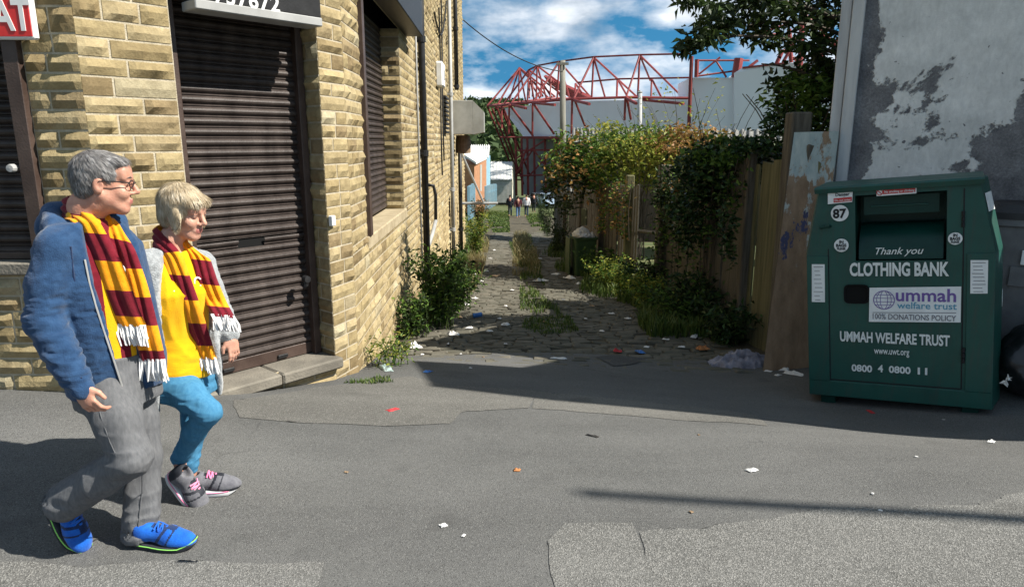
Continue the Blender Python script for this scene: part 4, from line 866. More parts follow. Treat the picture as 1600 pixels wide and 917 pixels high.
# tall scabby painted sheet standing between fence and building
def sheet_mat():
    m, N, L = new_mat('blistered painted plywood'); out = N.new('ShaderNodeOutputMaterial'); b = N.new('ShaderNodeBsdfPrincipled'); b.inputs['Roughness'].default_value = .85
    tc = N.new('ShaderNodeTexCoord')
    def nz(s, d, st, off):
        mp = N.new('ShaderNodeMapping'); mp.inputs['Scale'].default_value = st; mp.inputs['Location'].default_value = off; L.new(tc.outputs['Object'], mp.inputs[0]); n = N.new('ShaderNodeTexNoise'); n.inputs['Scale'].default_value = s; n.inputs['Detail'].default_value = d; n.inputs['Roughness'].default_value = .68; L.new(mp.outputs[0], n.inputs['Vector']); return n.outputs[0]
    def rp(f, p0, p1, a, c):
        r = N.new('ShaderNodeValToRGB'); e = r.color_ramp.elements; e[0].position = p0; e[0].color = rgba(a); e[1].position = p1; e[1].color = rgba(c); L.new(f, r.inputs[0]); return r.outputs[0]
    def mix(f, a, c):
        x = N.new('ShaderNodeMix'); x.data_type = 'RGBA'; L.new(f, x.inputs[0]); L.new(a, x.inputs[6]); L.new(c, x.inputs[7]); return x.outputs[2]
    wood = rp(nz(4, 7, (2,2,.7), (0,0,0)), .3, .7, (.17,.11,.065), (.34,.235,.15)); pale = rp(nz(9, 6, (2,2,.6), (1,0,0)), .3, .7, (.26,.33,.33), (.45,.49,.46)); blue = rp(nz(7,4,(1,1,1),(0,0,3)), .3, .7, (.03,.035,.09), (.07,.08,.16))
    sp = N.new('ShaderNodeSeparateXYZ'); L.new(tc.outputs['Object'], sp.inputs[0])
    def ma(op, a, c):
        x = N.new('ShaderNodeMath'); x.operation = op
        for i, v in enumerate((a, c)):
            if isinstance(v, (int, float)): x.inputs[i].default_value = v
            else: L.new(v, x.inputs[i])
        return x.outputs[0]
    hgt = ma('MULTIPLY', ma('SUBTRACT', sp.outputs[2], 1.45), .13)
    f1 = rp(ma('ADD', nz(2.1, 8, (1.6,1.6,.8), (0,0,1)), hgt), .54, .57, (0,0,0), (1,1,1)); f2 = rp(ma('ADD', nz(2.6, 8, (1.5,1.5,.7), (5,0,1)), ma('MULTIPLY', ma('ABSOLUTE', ma('SUBTRACT', sp.outputs[2], 1.35), 0.0), -.16)), .545, .56, (0,0,0), (1,1,1))
    L.new(mix(f2, mix(f1, wood, pale), blue), b.inputs['Base Color']); bp = N.new('ShaderNodeBump'); bp.inputs['Strength'].default_value = .7; bp.inputs['Distance'].default_value = .01; L.new(nz(30,6,(1,1,.5),(0,0,0)), bp.inputs['Height']); L.new(bp.outputs[0], b.inputs['Normal']); L.new(b.outputs[0], out.inputs[0]); return m
pb = [at(1191, 585, 6.50), at(1263, 585, 6.42), at(1311, 205, 6.62), at(1241, 207, 6.74)]
mb = MB(); mb.prism(pb, (.02,.035,0)); single('painted_board', 'tall scabby board with flaking pale blue paint leaning beside the clothing bank', 'board', mb, sheet_mat())
# scrap board behind the refuse bin
mb = MB(); c = at(912, 350, 15.5); mb.prism([at(908,352,15.5), at(915,352,15.5), at(915,327,15.5), at(908,326,15.5)], (.05,.1,0)); single('scrap_plank', 'short pale plank standing up behind the green refuse bin', 'plank', mb, M['plank_green'])
# refuse bin with white sacks
gb = wheelie('wheelie_bin', 'open green wheelie bin heaped with white rubbish beside the fence', tuple(G(at(911,400,16.6)[0], 16.6)), .12, M['bingreen'], M['bingreen'], lid=False)
mb = MB(); o = np.array(gb.location); mb.boxb(o+np.array([-.36,.1,.5]), (.03,.5,.9), .01); part(gb, 'lid', mb, M['bingreen'])
M['whitebag'] = pmat('white carrier bag', (.50,.50,.50), (.72,.72,.72), 6, .45, .3, 30, trans=.15)
sack('white_bag', 'scrunched white carrier bag heaped on top of the green bin', o+np.array([-.03,0,.88]), .26, .24, .34, M['whitebag'], seed=9, rough=.09)
sack('white_bag', 'small white bag poking out of the right of the green bin', o+np.array([.20,-.05,.88]), .09, .10, .22, M['whitebag'], seed=12, rough=.08)
# corrugated shed roof behind the fence
def corr(name, label, cat, p0, p1, p2, p3, n, amp, mat, group=None):
    """sheet spanned p0-p1 (along, corrugated) and p0-p3 (slope)"""
    p0, p1, p2, p3 = map(np.array, (p0, p1, p2, p3)); u = np.linspace(0,1,n*6+1); nr = np.cross(p1-p0, p3-p0); nr /= np.linalg.norm(nr); nr = nr if nr[2] > 0 else -nr
    w = amp*np.sin(u*n*2*math.pi)[:,None]*nr; A = p0+(p1-p0)*u[:,None]+w; Bq = p3+(p2-p3)*u[:,None]+w
    mb = MB(); mb.grid(np.stack([A, Bq], 1)); mb.grid(np.stack([A-nr*.012, Bq-nr*.012], 1)); mb.grid(np.stack([A, A-nr*.012], 1)); return mb
mb = corr('', '', '', at(895, 219, 31), at(1330, 226, 18.5), at(1330, 205, 21), at(895, 200, 35), 46, .045, None)
sh = thing('corrugated_shed', 'long low shed with grey corrugated roof behind the board fence', 'shed', (6, 24, -2)); part(sh, 'roof', mb, M['asbestos'])
a0, a1 = at(895, 221, 31.1), at(1330, 229, 18.6); mb = MB(); mb.prism([(a0[0],a0[1],a0[2]-.03),(a1[0],a1[1],a1[2]-.03),(a1[0],a1[1],-1),(a0[0],a0[1],-2.6)], (.25,.2,0)); part(sh, 'wall', mb, M['post'])

# ---------------------------------------------------------------- foliage
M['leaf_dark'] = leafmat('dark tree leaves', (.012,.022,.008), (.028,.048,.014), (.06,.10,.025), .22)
M['leaf_green'] = leafmat('fresh green leaves', (.03,.07,.010), (.09,.17,.028), (.19,.28,.055), .32)
M['leaf_lime'] = leafmat('yellow green leaves', (.10,.14,.02), (.27,.30,.05), (.45,.42,.09), .38)
M['leaf_red'] = leafmat('reddish bramble leaves', (.12,.08,.02), (.30,.18,.05), (.44,.24,.11), .33)
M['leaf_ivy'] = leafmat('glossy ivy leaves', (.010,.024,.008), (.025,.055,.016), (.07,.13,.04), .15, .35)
M['grass_g'] = leafmat('grass blades', (.03,.06,.012), (.075,.125,.025), (.17,.20,.055), .25)
M['grass_d'] = leafmat('dry grass blades', (.12,.11,.04), (.24,.20,.09), (.36,.31,.16), .3)
M['bark'] = pmat('tree bark', (.05,.04,.03), (.11,.09,.07), 8, .9, .7, 30, stretch=(3,3,.6))
def clump(n, c, r, hollow=.3, flat=1.0, k=.35):
    """points in a lumpy ellipsoid: several sub-clumps so that gaps show"""
    c, r = np.array(c, float), np.array(r, float); m = max(3, int(n/38)); cc = RNG.normal(size=(m,3)); cc /= np.linalg.norm(cc,axis=1)[:,None]; cc *= (hollow+(1-hollow)*RNG.random((m,1)))**.6
    i = RNG.integers(m, size=n); p = cc[i] + RNG.normal(size=(n,3))*k*.55
    return c + p*r
def bush(name, label, cat, parts_, stems, mat_stem=None, group=None):
    """parts_: list of (material, points, size, aspect)"""
    allp = np.concatenate([p[1] for p in parts_]); t = thing(name, label, cat, (float(allp[:,0].mean()), float(allp[:,1].mean()), float(allp[:,2].min())), group)
    for mat, pts, sz, asp in parts_:
        mb = MB(); mb.leaves(pts, sz*RNG.uniform(.6,1.25,len(pts)), asp, .35); part(t, 'foliage', mb, mat)
    if stems:
        mb = MB()
        for s in stems: mb.tube(s[0], s[1], 5)
        part(t, 'stem', mb, mat_stem or M['bark'])
    return t
def canes(base, n, h, spread, r=.008, up=1.0):
    out = []
    for i in range(n):
        a = RNG.random()*6.28; d = np.array([math.cos(a), math.sin(a)])*spread*RNG.uniform(.3,1); t = np.linspace(0,1,7)[:,None]
        p = np.array(base)+RNG.normal(size=3)*np.array([.08,.08,0]) + np.concatenate([d*t**1.6, (h*RNG.uniform(.7,1.1)*(t*1.4-.45*t**2))], 1); out.append((p, np.linspace(r, r*.4, 7)))
    return out
def cane_leaves(canes_, per, spread=.06):
    return np.concatenate([c[0][RNG.integers(1,7,per)] + RNG.normal(size=(per,3))*spread for c in canes_])
# big growth over the fence: green crown left, yellow-red bramble in the middle, ivy on the right
def over(px, py, Y): return at(px, py, Y)
cs = canes(G(2.9,15.5,.5), 26, 3.4, 1.6); L1 = [clump(2600, over(935,248,17.5), (1.25,1.1,.72)), clump(1800, over(905,262,17), (.8,1.2,.9))]
bush('shrub', 'tall green elder shrub spilling over the far fence below the utility pole', 'shrub', [(M['leaf_green'], L1[0], .15, .45), (M['leaf_dark'], clump(900, over(880,290,17.5), (.55,1.2,.8)), .14, .5), (M['leaf_lime'], clump(420, over(955,225,17), (.9,.9,.5), .5), .14, .4), (M['leaf_red'], L1[1][:420], .12, .5)], cs)
cs = canes(G(3.9,16,.8), 26, 3.4, 1.4)
bush('shrub', 'yellow and reddish bramble bush sprawling over the middle of the board fence', 'shrub', [(M['leaf_lime'], clump(3400, over(1040,252,16), (1.5,1.1,.62)), .125, .5), (M['leaf_red'], clump(2200, over(1075,238,15.6), (.95,.9,.52)), .115, .55), (M['leaf_green'], clump(1800, over(1000,240,16.4), (1.1,.9,.6)), .13, .45), (M['leaf_lime'], cane_leaves(cs, 20, .12), .11, .45), (M['leaf_dark'], clump(500, over(1055,310,10.6), (.28,.45,.5)), .08, .55), (M['leaf_red'], clump(160, over(1075,290,10.3), (.25,.4,.3)), .08, .55)], cs)
cs = canes(G(2.75,9.3,.5), 16, 2.6, .9)
bush('ivy', 'dark glossy ivy hanging over the boards beside the painted board', 'ivy', [(M['leaf_ivy'], clump(2600, over(1135,268,9.1), (.62,.6,.40)), .085, .75), (M['leaf_ivy'], clump(900, over(1085,325,9.3), (.35,.4,.55)), .08, .75), (M['leaf_green'], clump(420, over(1150,235,8.6), (.5,.4,.18)), .085, .7), (M['leaf_ivy'], clump(380, over(1190,228,8.0), (.42,.3,.12)), .08, .7), (M['leaf_ivy'], clump(230, over(1135,370,8.0), (.10,.15,.5), .1), .07, .75)], cs)
cs = canes(G(3.6,8.6,1.0), 14, 2.2, .8, .014)
bush('shrub', 'mid green shrub below the overhanging tree beside the white corner board', 'shrub', [(M['leaf_green'], clump(900, over(1262,165,8.6), (.48,.5,.40)), .12, .45), (M['leaf_dark'], clump(900, over(1265,150,8.9), (.55,.5,.45)), .12, .45), (M['leaf_ivy'], clump(500, over(1225,200,8.3), (.3,.4,.2)), .09, .5)], cs)
# overhanging tree: trunk behind the rendered building
tt = thing('tree', 'dark leafy tree hanging over the alley from behind the white corner board', 'tree', tuple(G(4.7, 8.7)))
mb = MB(); tb = G(4.7,8.7); mb.tube([tb, tb+np.array([-.05,0,1.6]), tb+np.array([-.2,-.1,3.0]), tb+np.array([-.25,0,4.6]), tb+np.array([-.1,.1,6.4])], [.20,.17,.14,.10,.05], 10)
part(tt, 'trunk', mb, M['bark'], True); tips = []
for (px, py, Y, z0) in ((1060,-10,8.2,3.6),(1110,60,8.0,3.2),(1170,40,8.4,3.4),(1230,50,8.6,3.0),(1290,60,8.7,2.8),(1130,-60,8.6,4.0),(1220,-80,8.8,4.2),(1300,-60,8.9,4.4),(1190,100,8.3,2.6),(1060,-120,8.5,4.6),(1400,-150,9,4.6),(1250,-140,9,5)):
    e = at(px, py, Y); s = tb + np.array([-.22,0,z0]); t = np.linspace(0,1,8)[:,None]; mid = (s+e)/2 + np.array([0,0,.35]); p = (1-t)**2*s + 2*t*(1-t)*mid + t*t*e; mb = MB(); mb.tube(p, np.linspace(.035,.008,8), 6)
    part(tt, 'branch', mb, M['bark']); tips.append(p)
def foliage_at(parent, specs, mat, size, asp, droop=.35):
    mb = MB()
    for (px, py, Y, rx, rz, n) in specs:
        c = at(px, py, Y); rX = rx*Y/1094; rZ = rz*Y/1094; P = clump(n, c, (rX, .45, rZ), .25, k=.42); mb.leaves(P, size*RNG.uniform(.6,1.2,len(P)), asp, .2, droop)
    part(parent, 'crown', mb, mat)
foliage_at(tt, [(1070,5,8.2,40,22,150),(1110,30,8.1,36,40,230),(1100,75,8.0,30,22,120),(1150,20,8.3,50,40,280),(1200,35,8.4,50,38,260),(1260,25,8.6,50,48,330),(1300,60,8.7,28,45,220),(1225,85,8.4,45,16,110),(1180,0,8.6,90,30,300),(1290,0,8.9,50,40,300),(1150,-50,8.6,120,40,400),(1280,-60,8.9,110,50,450),(1080,-60,8.5,60,30,200),(1300,105,8.5,20,12,60)], M['leaf_dark'], .135, .42)

# ---------------------------------------------------------------- weeds and grass
def blades(n, xy, h, w=.006, mat=None):
    """grass blades as bent strips"""
    x, y = xy; z = gz(x, y); n = len(x); a = RNG.random(n)*6.28; hh = h*RNG.uniform(.5,1.3,n); lean = RNG.uniform(.1,.7,n)*hh; dx, dy = np.cos(a)*lean, np.sin(a)*lean; wx, wy = -np.sin(a)*w, np.cos(a)*w
    b = np.stack([x,y,z-.01],1); m_ = np.stack([x+dx*.35,y+dy*.35,z+hh*.6],1); t = np.stack([x+dx,y+dy,z+hh*.9],1); W = np.stack([wx,wy,0*wx],1)
    V = np.stack([b-W,b+W,m_+W*.8,m_-W*.8,t],1).reshape(-1,3); o = np.arange(n)*5; mb = MB(); r = RNG.random(n); mb.add(V, np.stack([o,o+1,o+2,o+3],1), r); mb.f.append(np.stack([o+3,o+2,o+4],1)); mb.r.append(r); mb.m.append(np.zeros(n,int)); return mb
def scatter(poly, n, px=True):
    P = np.array([gp(*p)[:2] for p in poly]) if px else np.array(poly); lo, hi = P.min(0), P.max(0); out = []
    while sum(len(o) for o in out) < n:
        q = lo+(hi-lo)*RNG.random((n*2,2)); out.append(q[inside(q[:,0], q[:,1], P)])
    q = np.concatenate(out)[:n]; return q[:,0], q[:,1]
def grass(label, poly, n, h, mat, w=.006, px=True):
    q = scatter(poly, n, px); d = fbm(np.stack([q[0]*1.2,q[1]*1.2],-1),3) > -.12; return tag(struct('grass', blades(0,(q[0][d],q[1][d]),h,w), mat, kind='stuff'), label)
grass('green grass strip down the middle of the setts', [(815,440),(870,480),(880,500),(838,470),(810,420),(795,380),(825,380),(850,420)], 5000, .11, M['grass_g'])
grass('tall tawny grass in the middle of the alley', [(800,432),(846,432),(838,395),(822,365),(803,365)], 3200, .28, M['grass_d'])
grass('thin grass tufts at the alley mouth', [(820,500),(890,495),(905,520),(850,525),(815,515)], 900, .07, M['grass_g'])
grass('dry grass along the foot of the stone wall', [(735,470),(755,430),(765,380),(752,360),(735,400),(715,470)], 2600, .30, M['grass_d'])
grass('short grass under the corner of the stone building', [(470,600),(520,600),(580,603),(640,598),(650,588),(590,582),(540,590)], 1100, .05, M['grass_g'], .005)
grass('lush grass below the board fence', [(900,440),(985,470),(1050,500),(1120,525),(1150,500),(1090,470),(1000,430),(930,415)], 5200, .22, M['grass_g'], .008)
grass('sunlit grass at the far end of the alley', [(-1.0,36),(-.1,36),(-.3,64),(-2.6,64)], 7000, .10, M['grass_g'], .03, False)
grass('short grass along the right edge of the far track', [(1.2,40),(2.0,36),(2.4,60),(1.1,60)], 3500, .12, M['grass_g'], .03, False)
def weed(name, label, cx, cy, r, h, n, mats, group=None, size=.09, asp=.38):
    b = G(cx, cy); st = canes(b, n, h, r, .006); P = cane_leaves(st, 34, .055); k = len(P); i = RNG.permutation(k); prs = []
    for j, m_ in enumerate(mats): prs.append((m_, P[i[j::len(mats)]], size, asp))
    return bush(name, label, 'weed', prs, st, M['stemgreen'], group)
M['stemgreen'] = pmat('green stems', (.04,.07,.02), (.08,.11,.03), 5, .7)
def gxy(px, py): return gp(px, py)[:2]
g = gxy(690,512); weed('nettle_clump', 'big dark green nettle clump at the foot of the stone wall by the black drainpipe', g[0], g[1], .40, 1.05, 44, [M['leaf_dark'], M['leaf_green'], M['leaf_green']])
g = gxy(650,525); weed('nettle_clump', 'lower leafy weeds between the stone corner and the big nettle clump', g[0], g[1], .30, .50, 22, [M['leaf_green'], M['leaf_dark']], size=.07)
g = gxy(715,485); weed('nettle_clump', 'dark nettles reaching out over the setts right of the big clump', g[0], g[1], .40, .70, 26, [M['leaf_dark'], M['leaf_green']])
g = gxy(612,572); weed('low_weed', 'straggly low weed growing against the stone corner', g[0], g[1], .18, .28, 12, [M['leaf_green'], M['leaf_lime']], size=.05)
g = gxy(742,400); weed('weed_bush', 'bright green weeds by the grey vent pipe on the stone wall', g[0], g[1], .55, 1.3, 30, [M['leaf_green'], M['leaf_lime']], size=.11)
g = gxy(750,365); weed('weed_bush', 'reddish brown dock bush at the far end of the stone wall', g[0], g[1], .6, 1.6, 30, [M['leaf_red'], M['leaf_dark']], size=.14)
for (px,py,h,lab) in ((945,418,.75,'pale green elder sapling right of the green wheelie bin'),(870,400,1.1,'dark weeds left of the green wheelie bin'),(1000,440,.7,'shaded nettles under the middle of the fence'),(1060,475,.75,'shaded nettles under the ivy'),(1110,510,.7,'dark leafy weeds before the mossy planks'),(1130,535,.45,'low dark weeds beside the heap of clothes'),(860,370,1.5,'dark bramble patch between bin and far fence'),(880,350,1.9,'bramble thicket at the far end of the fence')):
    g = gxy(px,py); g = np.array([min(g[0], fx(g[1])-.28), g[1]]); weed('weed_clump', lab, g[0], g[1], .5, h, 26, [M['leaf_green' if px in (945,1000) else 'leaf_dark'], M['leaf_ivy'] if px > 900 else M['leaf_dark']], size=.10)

# verges and the grass down the middle of the track
def strip(label, x0, x1, ya, yb, n, h, mat, w):
    y = ya + (yb-ya)*RNG.random(n)**1.5; x = x0(y)+(x1(y)-x0(y))*RNG.random(n); d = fbm(np.stack([x*1.6, y*.7], -1), 3, 5) > -.08; return tag(struct('grass', blades(0,(x[d],y[d]),h,w), mat, kind='stuff'), label)
fxa = np.vectorize(fx)
strip('broken grass line along the middle of the track', lambda y: axis_x(y)-.28, lambda y: axis_x(y)+.26, 9.5, 34, 4200, .10, M['grass_g'], .008)
strip('overgrown left verge along the foot of the stone wall', lambda y: -1.42-.02*(y-6), lambda y: -.95-.012*(y-6)+.2*np.sin(y*1.7), 9.5, 30, 5200, .26, M['grass_g'], .009)
strip('overgrown right verge along the foot of the board fence', lambda y: fxa(y)-.85+.25*np.sin(y*1.3), lambda y: fxa(y)-.02, 8.2, 26, 6500, .24, M['grass_g'], .009)
# trailing growth on the face of the fence
def trail(label, specs, mat, mat2):
    pr = []; st = []
    for (Y, ztop, drop, n) in specs:
        X = fx(Y)-.09; t = RNG.random(n)**.8; P = np.stack([X - np.abs(RNG.normal(size=n))*.10, Y + RNG.normal(size=n)*.30*(1-.4*t), ztop - t*drop], 1); pr.append(P)
        for k in range(3): yy = Y+RNG.normal()*.2; st.append((np.array([[X-.02, yy, ztop], [X-.06, yy+.05, ztop-drop*.5], [X-.04, yy-.04, ztop-drop]]), np.array([.007,.005,.003])))
    P = np.concatenate(pr); i = RNG.permutation(len(P)); h = len(P)//2; bush('trailing_bramble', label, 'bramble', [(mat, P[i[:h]], .085, .6), (mat2, P[i[h:]], .075, .6)], st)
trail('bramble trailing down the boards left of the ivy', [(10.2,1.5,1.5,260),(10.9,1.45,1.2,220),(11.3,1.3,1.5,180)], M['leaf_dark'], M['leaf_green'])
trail('bramble hanging down the far boards behind the green bin', [(13.8,1.1,1.2,240),(14.8,1.0,1.0,240),(16.2,.9,1.2,260)], M['leaf_green'], M['leaf_red'])
trail('leafy strands hanging over the mossy planks', [(8.9,1.6,1.0,160),(8.3,1.65,.6,120),(9.4,1.5,1.6,240)], M['leaf_ivy'], M['leaf_green'])
for (Y, h, lab, m1, m2) in ((9.0,.55,'bright low weeds in front of the mossy planks','leaf_green','leaf_dark'),(10.3,.6,'sprawling weeds in front of the ivy covered boards','leaf_green','leaf_lime'),(11.9,.7,'light green weeds in the gap of the fence','leaf_lime','leaf_green'),(13.2,.65,'leafy weeds right of the green bin along the boards','leaf_green','leaf_lime')):
    weed('weed_clump', lab, fx(Y)-.55, Y, .45, h, 24, [M[m1], M[m2]], size=.085)
# ---------------------------------------------------------------- far things: wooded hill, sheds, stand, poles
M['hill'] = pmat('far meadow', (.05,.075,.03), (.09,.11,.05), .02, .95)
X, Y = np.meshgrid(np.linspace(-420, 500, 70), np.linspace(200, 1100, 50), indexing='ij')
Zh = -9 + 46*np.clip((Y-210)/520, 0, 1)**1.15*(1 + .22*fbm(np.stack([X*.006, Y*.004], -1), 3)) - .02*np.clip(X-80, 0, 500)
mb = MB(); mb.grid(np.stack([X, Y, Zh], -1)); struct('hill', mb, M['hill'], True)
def hz(x, y): return -9 + 46*np.clip((y-210)/520, 0, 1)**1.15*(1 + .22*fbm(np.stack([x*.006, y*.004], -1), 3)) - .02*np.clip(x-80, 0, 500)
M['wood'] = leafmat('distant woodland', (.03,.05,.018), (.06,.095,.032), (.11,.15,.05), .1, .8)
mb = MB(); n = 520; yy = RNG.uniform(215, 760, n); xx = yy*RNG.uniform(-.11, .02, n)
for x, y in zip(xx, yy):
    z = float(hz(x, y)); r = RNG.uniform(2.5, 5.5); k = 26; tone = RNG.random()*.6; d = RNG.normal(size=(k,3)); d /= np.linalg.norm(d,axis=1)[:,None]; d[:,2] = np.abs(d[:,2])*1.1
    mb.leaves(np.array([x,y,z+r*.4]) + d*r*RNG.uniform(.6,1,(k,1)), r*.8, .9, .5, 0, np.clip(tone+RNG.random(k)*.4, 0, 1))
tag(struct('woodland', mb, M['wood'], kind='stuff'), 'dark green wood covering the far hillside')
M['whiteroof'] = pmat('white roof sheet', (.62,.62,.60), (.75,.75,.73), 4, .6); M['orange'] = pmat('orange brick wall', (.34,.16,.085), (.42,.22,.12), 3, .9)
M['blue'] = pmat('pale blue paint', (.20,.36,.46), (.28,.45,.54), 3, .7, rnd=.35, c3=(.36,.5,.55)); M['shedgrey'] = pmat('grey shed cladding', (.30,.30,.28), (.40,.40,.37), 3, .8)
def quad_solid(mb, pts, th): mb.prism(pts, th)
t = thing('shed', 'orange brick shed with bright white sloping roof beyond the stone wall', 'shed', tuple(at(742,331,58)))
mb = MB(); mb.prism([at(741,333,56), at(760,326,64), at(760,249,64), at(741,258,56)], (-8,3,0)); part(t, 'wall', mb, M['orange'])
mb = MB(); mb.prism([at(744,257,55.5), at(761,248.5,64.5), at(725,223,66), at(722,243,57)], (0,0,.18)); part(t, 'roof', mb, M['whiteroof'])
mb = MB(); mb.prism([at(750,258,59.5)+np.array([.02,-.06,0]), at(753,257,61)+np.array([.02,-.06,0]), at(753,298,61)+np.array([.02,-.06,0]), at(750,299,59.5)+np.array([.02,-.06,0])], (-.1,.05,0)); part(t, 'window', mb, M['shedgrey'])
t = thing('shed', 'blue painted shed with pale ribbed roof behind the orange shed', 'shed', tuple(at(763,322,68)))
mb = MB(); mb.prism([at(760,325,68), at(766,322,73), at(766,243,73), at(760,246,68)], (-9,3,0)); part(t, 'wall', mb, M['blue'])
cr = corr('', '', '', at(731,246,68), at(764,246,68), at(766,227,76), at(733,227,76), 10, .1, None); part(t, 'roof', cr, M['whiteroof'])
t = thing('shed', 'grey gabled shed with white roof at the bottom of the alley', 'shed', tuple(at(785,316,80)))
a, b, c, d = at(765,281,79), at(800,281,79), at(801,253,84), at(765,253,84)
mb = MB(); mb.prism([at(765,281.5,79.2), at(799,281.5,79.2), at(799,318,79.2), at(765,318,79.2)], (0,9,0)); part(t, 'wall', mb, M['shedgrey'])
mb = MB(); mb.prism([at(800,281,79.2), at(801.5,253,84), at(806,262,88), at(807,316,88), at(800,318,79.2)], (-.1,.05,0)); part(t, 'gable_wall', mb, pmat('cream render', (.5,.48,.38), (.6,.57,.46), 3, .9))
cr = corr('', '', '', a, b, c, d, 16, .08, None); part(t, 'roof', cr, M['whiteroof'])
mb = MB(); mb.box(at(783,303,79.1), (1.4,.1,2.0)); part(t, 'door', mb, M['galv'])
def palings(label, p0, p1, h, n):
    t = thing('paling_fence', label, 'fence', tuple(p0)); mb = MB()
    for i in range(n):
        k = i/(n-1); c = p0+(p1-p0)*k; mb.boxb(c+np.array([0,0,h/2]), (.19,.05,h*RNG.uniform(.95,1.03)), .01, None, RNG.random())
    part(t, 'board_panel', mb, M['blue']); mb = MB(); mb.tube([p0+np.array([0,.08,h*.7]), p1+np.array([0,.08,h*.7])], .05, 4); part(t, 'rail', mb, M['blue']); return t
p0, p1 = at(733,345,42), at(741,336,46); palings('short run of pale blue palings in front of the orange shed', p0, p1, 2.1, 7)
p0, p1 = at(759,329,57), at(775,320,68); palings('pale blue paling fence running on past the orange shed', p0, p1, 2.05, 16)

# the football stand: pale cladding carried by red steelwork
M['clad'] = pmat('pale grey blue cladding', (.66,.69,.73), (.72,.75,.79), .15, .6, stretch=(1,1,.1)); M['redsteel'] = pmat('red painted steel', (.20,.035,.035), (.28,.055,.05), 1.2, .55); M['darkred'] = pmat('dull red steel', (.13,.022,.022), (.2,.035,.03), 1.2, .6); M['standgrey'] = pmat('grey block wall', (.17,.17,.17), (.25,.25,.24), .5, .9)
def Z6(x, y, Y): return at(720+x/3.0575, y/3.0575, Y)
st = thing('stadium_stand', 'football stand with pale grey cladding and red steel roof trusses beyond the bushes', 'stadium', tuple(Z6(600,900,80)))
def solid(name, pts, ext, mat, par=st): mb = MB(); mb.prism(pts, ext); return part(par, name, mb, mat)
solid('wall_panel', [Z6(200,520,92), Z6(480,486,82), Z6(480,655,82), Z6(345,655,87), Z6(300,655,88)], (2.5,6,0), M['clad'])
solid('wall_panel', [Z6(480,484,82), Z6(1092,474,74), Z6(1092,700,74), Z6(480,655,82)], (2.5,6,0), M['clad'])
solid('wall_panel', [Z6(1098,372,72), Z6(1302,372,71), Z6(1302,640,71), Z6(1098,640,72)], (.6,8,0), M['clad'])
solid('wall_panel', [Z6(1306,350,70), Z6(1345,325,69.5), Z6(1560,302,66), Z6(1860,300,62), Z6(1860,700,62), Z6(1306,660,70)], (1.5,8,0), M['clad'])
solid('lower_wall', [Z6(285,660,93), Z6(520,660,86), Z6(520,930,86), Z6(300,930,93)], (2,6,0), M['standgrey'])
solid('fascia_strip', [Z6(290,652,87.6), Z6(480,652,81.8), Z6(480,664,81.8), Z6(290,664,87.6)], (.2,.5,0), M['darkred'])
solid('eaves_strip', [Z6(1345,329,69.3), Z6(1560,305,65.8), Z6(1560,297,65.8), Z6(1345,320,69.3)], (.2,.4,0), M['redsteel'])
def bars(name, segs, r, mat, par=st):
    mb = MB()
    for a, b in segs: mb.tube([a, b], r, 6)
    return part(par, name, mb, mat)
def frame(A, Lw, feet, diag, knee, Y, r=.115):
    a = Z6(*A, Y); l = Z6(*Lw, Y-2); segs = [(a,l)]
    for f, dy in feet: segs.append((a, Z6(*f, Y+dy)))
    if diag:
        e = Z6(*diag, Y+9); segs.append((a, e)); segs.append((l, e))
        k = Z6(*knee, Y+4)
        for f, dy in ((( knee[0]-3, diag[1]), 3),((knee[0]+48, diag[1]), 5)): segs.append((k, Z6(*f, Y+dy)))
    bars('roof_truss', segs, r, M['redsteel'])
frame((855,265),(790,465),[((845,470),0),((905,385),4)],(1065,470),(912,378),75)
frame((635,275),(540,472),[((625,470),0),((690,470),4)],(840,462),(748,378),77)
frame((470,295),(345,490),[((460,475),0),((520,470),4)],(625,470),(548,400),81)
frame((365,315),(240,497),[((360,480),0),((410,475),4)],(560,465),(430,375),85)
frame((325,335),(200,505),[((318,490),0),((350,480),4)],(500,465),(385,390),87)
frame((280,325),(165,518),[((275,490),0),((310,485),4)],(450,462),(345,385),90)
frame((280,327),(127,506),[((232,480),0)],(420,470),(330,390),91)
solid('roof_sheet', [Z6(395,365,92), Z6(620,470,84), Z6(520,468,90), Z6(420,400,95)], (.3,.3,.2), M['redsteel'])
def polybar(name, pts, r, mat):
    mb = MB()
    for a, b in zip(pts[:-1], pts[1:]): mb.tube([a, b], r, 6)
    return part(st, name, mb, mat)
polybar('top_rail', [Z6(325,335,87), Z6(365,315,85), Z6(470,295,81), Z6(635,273,77), Z6(855,263,75), Z6(1092,258,73)], .10, M['darkred'])
polybar('middle_rail', [Z6(560,395,79.5), Z6(760,378,77), Z6(1092,372,73.4)], .10, M['darkred'])
polybar('lower_rail', [Z6(127,506,89.5), Z6(200,505,85), Z6(240,497,83), Z6(345,490,79), Z6(540,474,75), Z6(790,466,73), Z6(1092,470,71.9)], .15, M['redsteel'])
polybar('corner_post', [Z6(1103,270,71), Z6(1090,590,71), Z6(1086,760,71)], .19, M['darkred'])
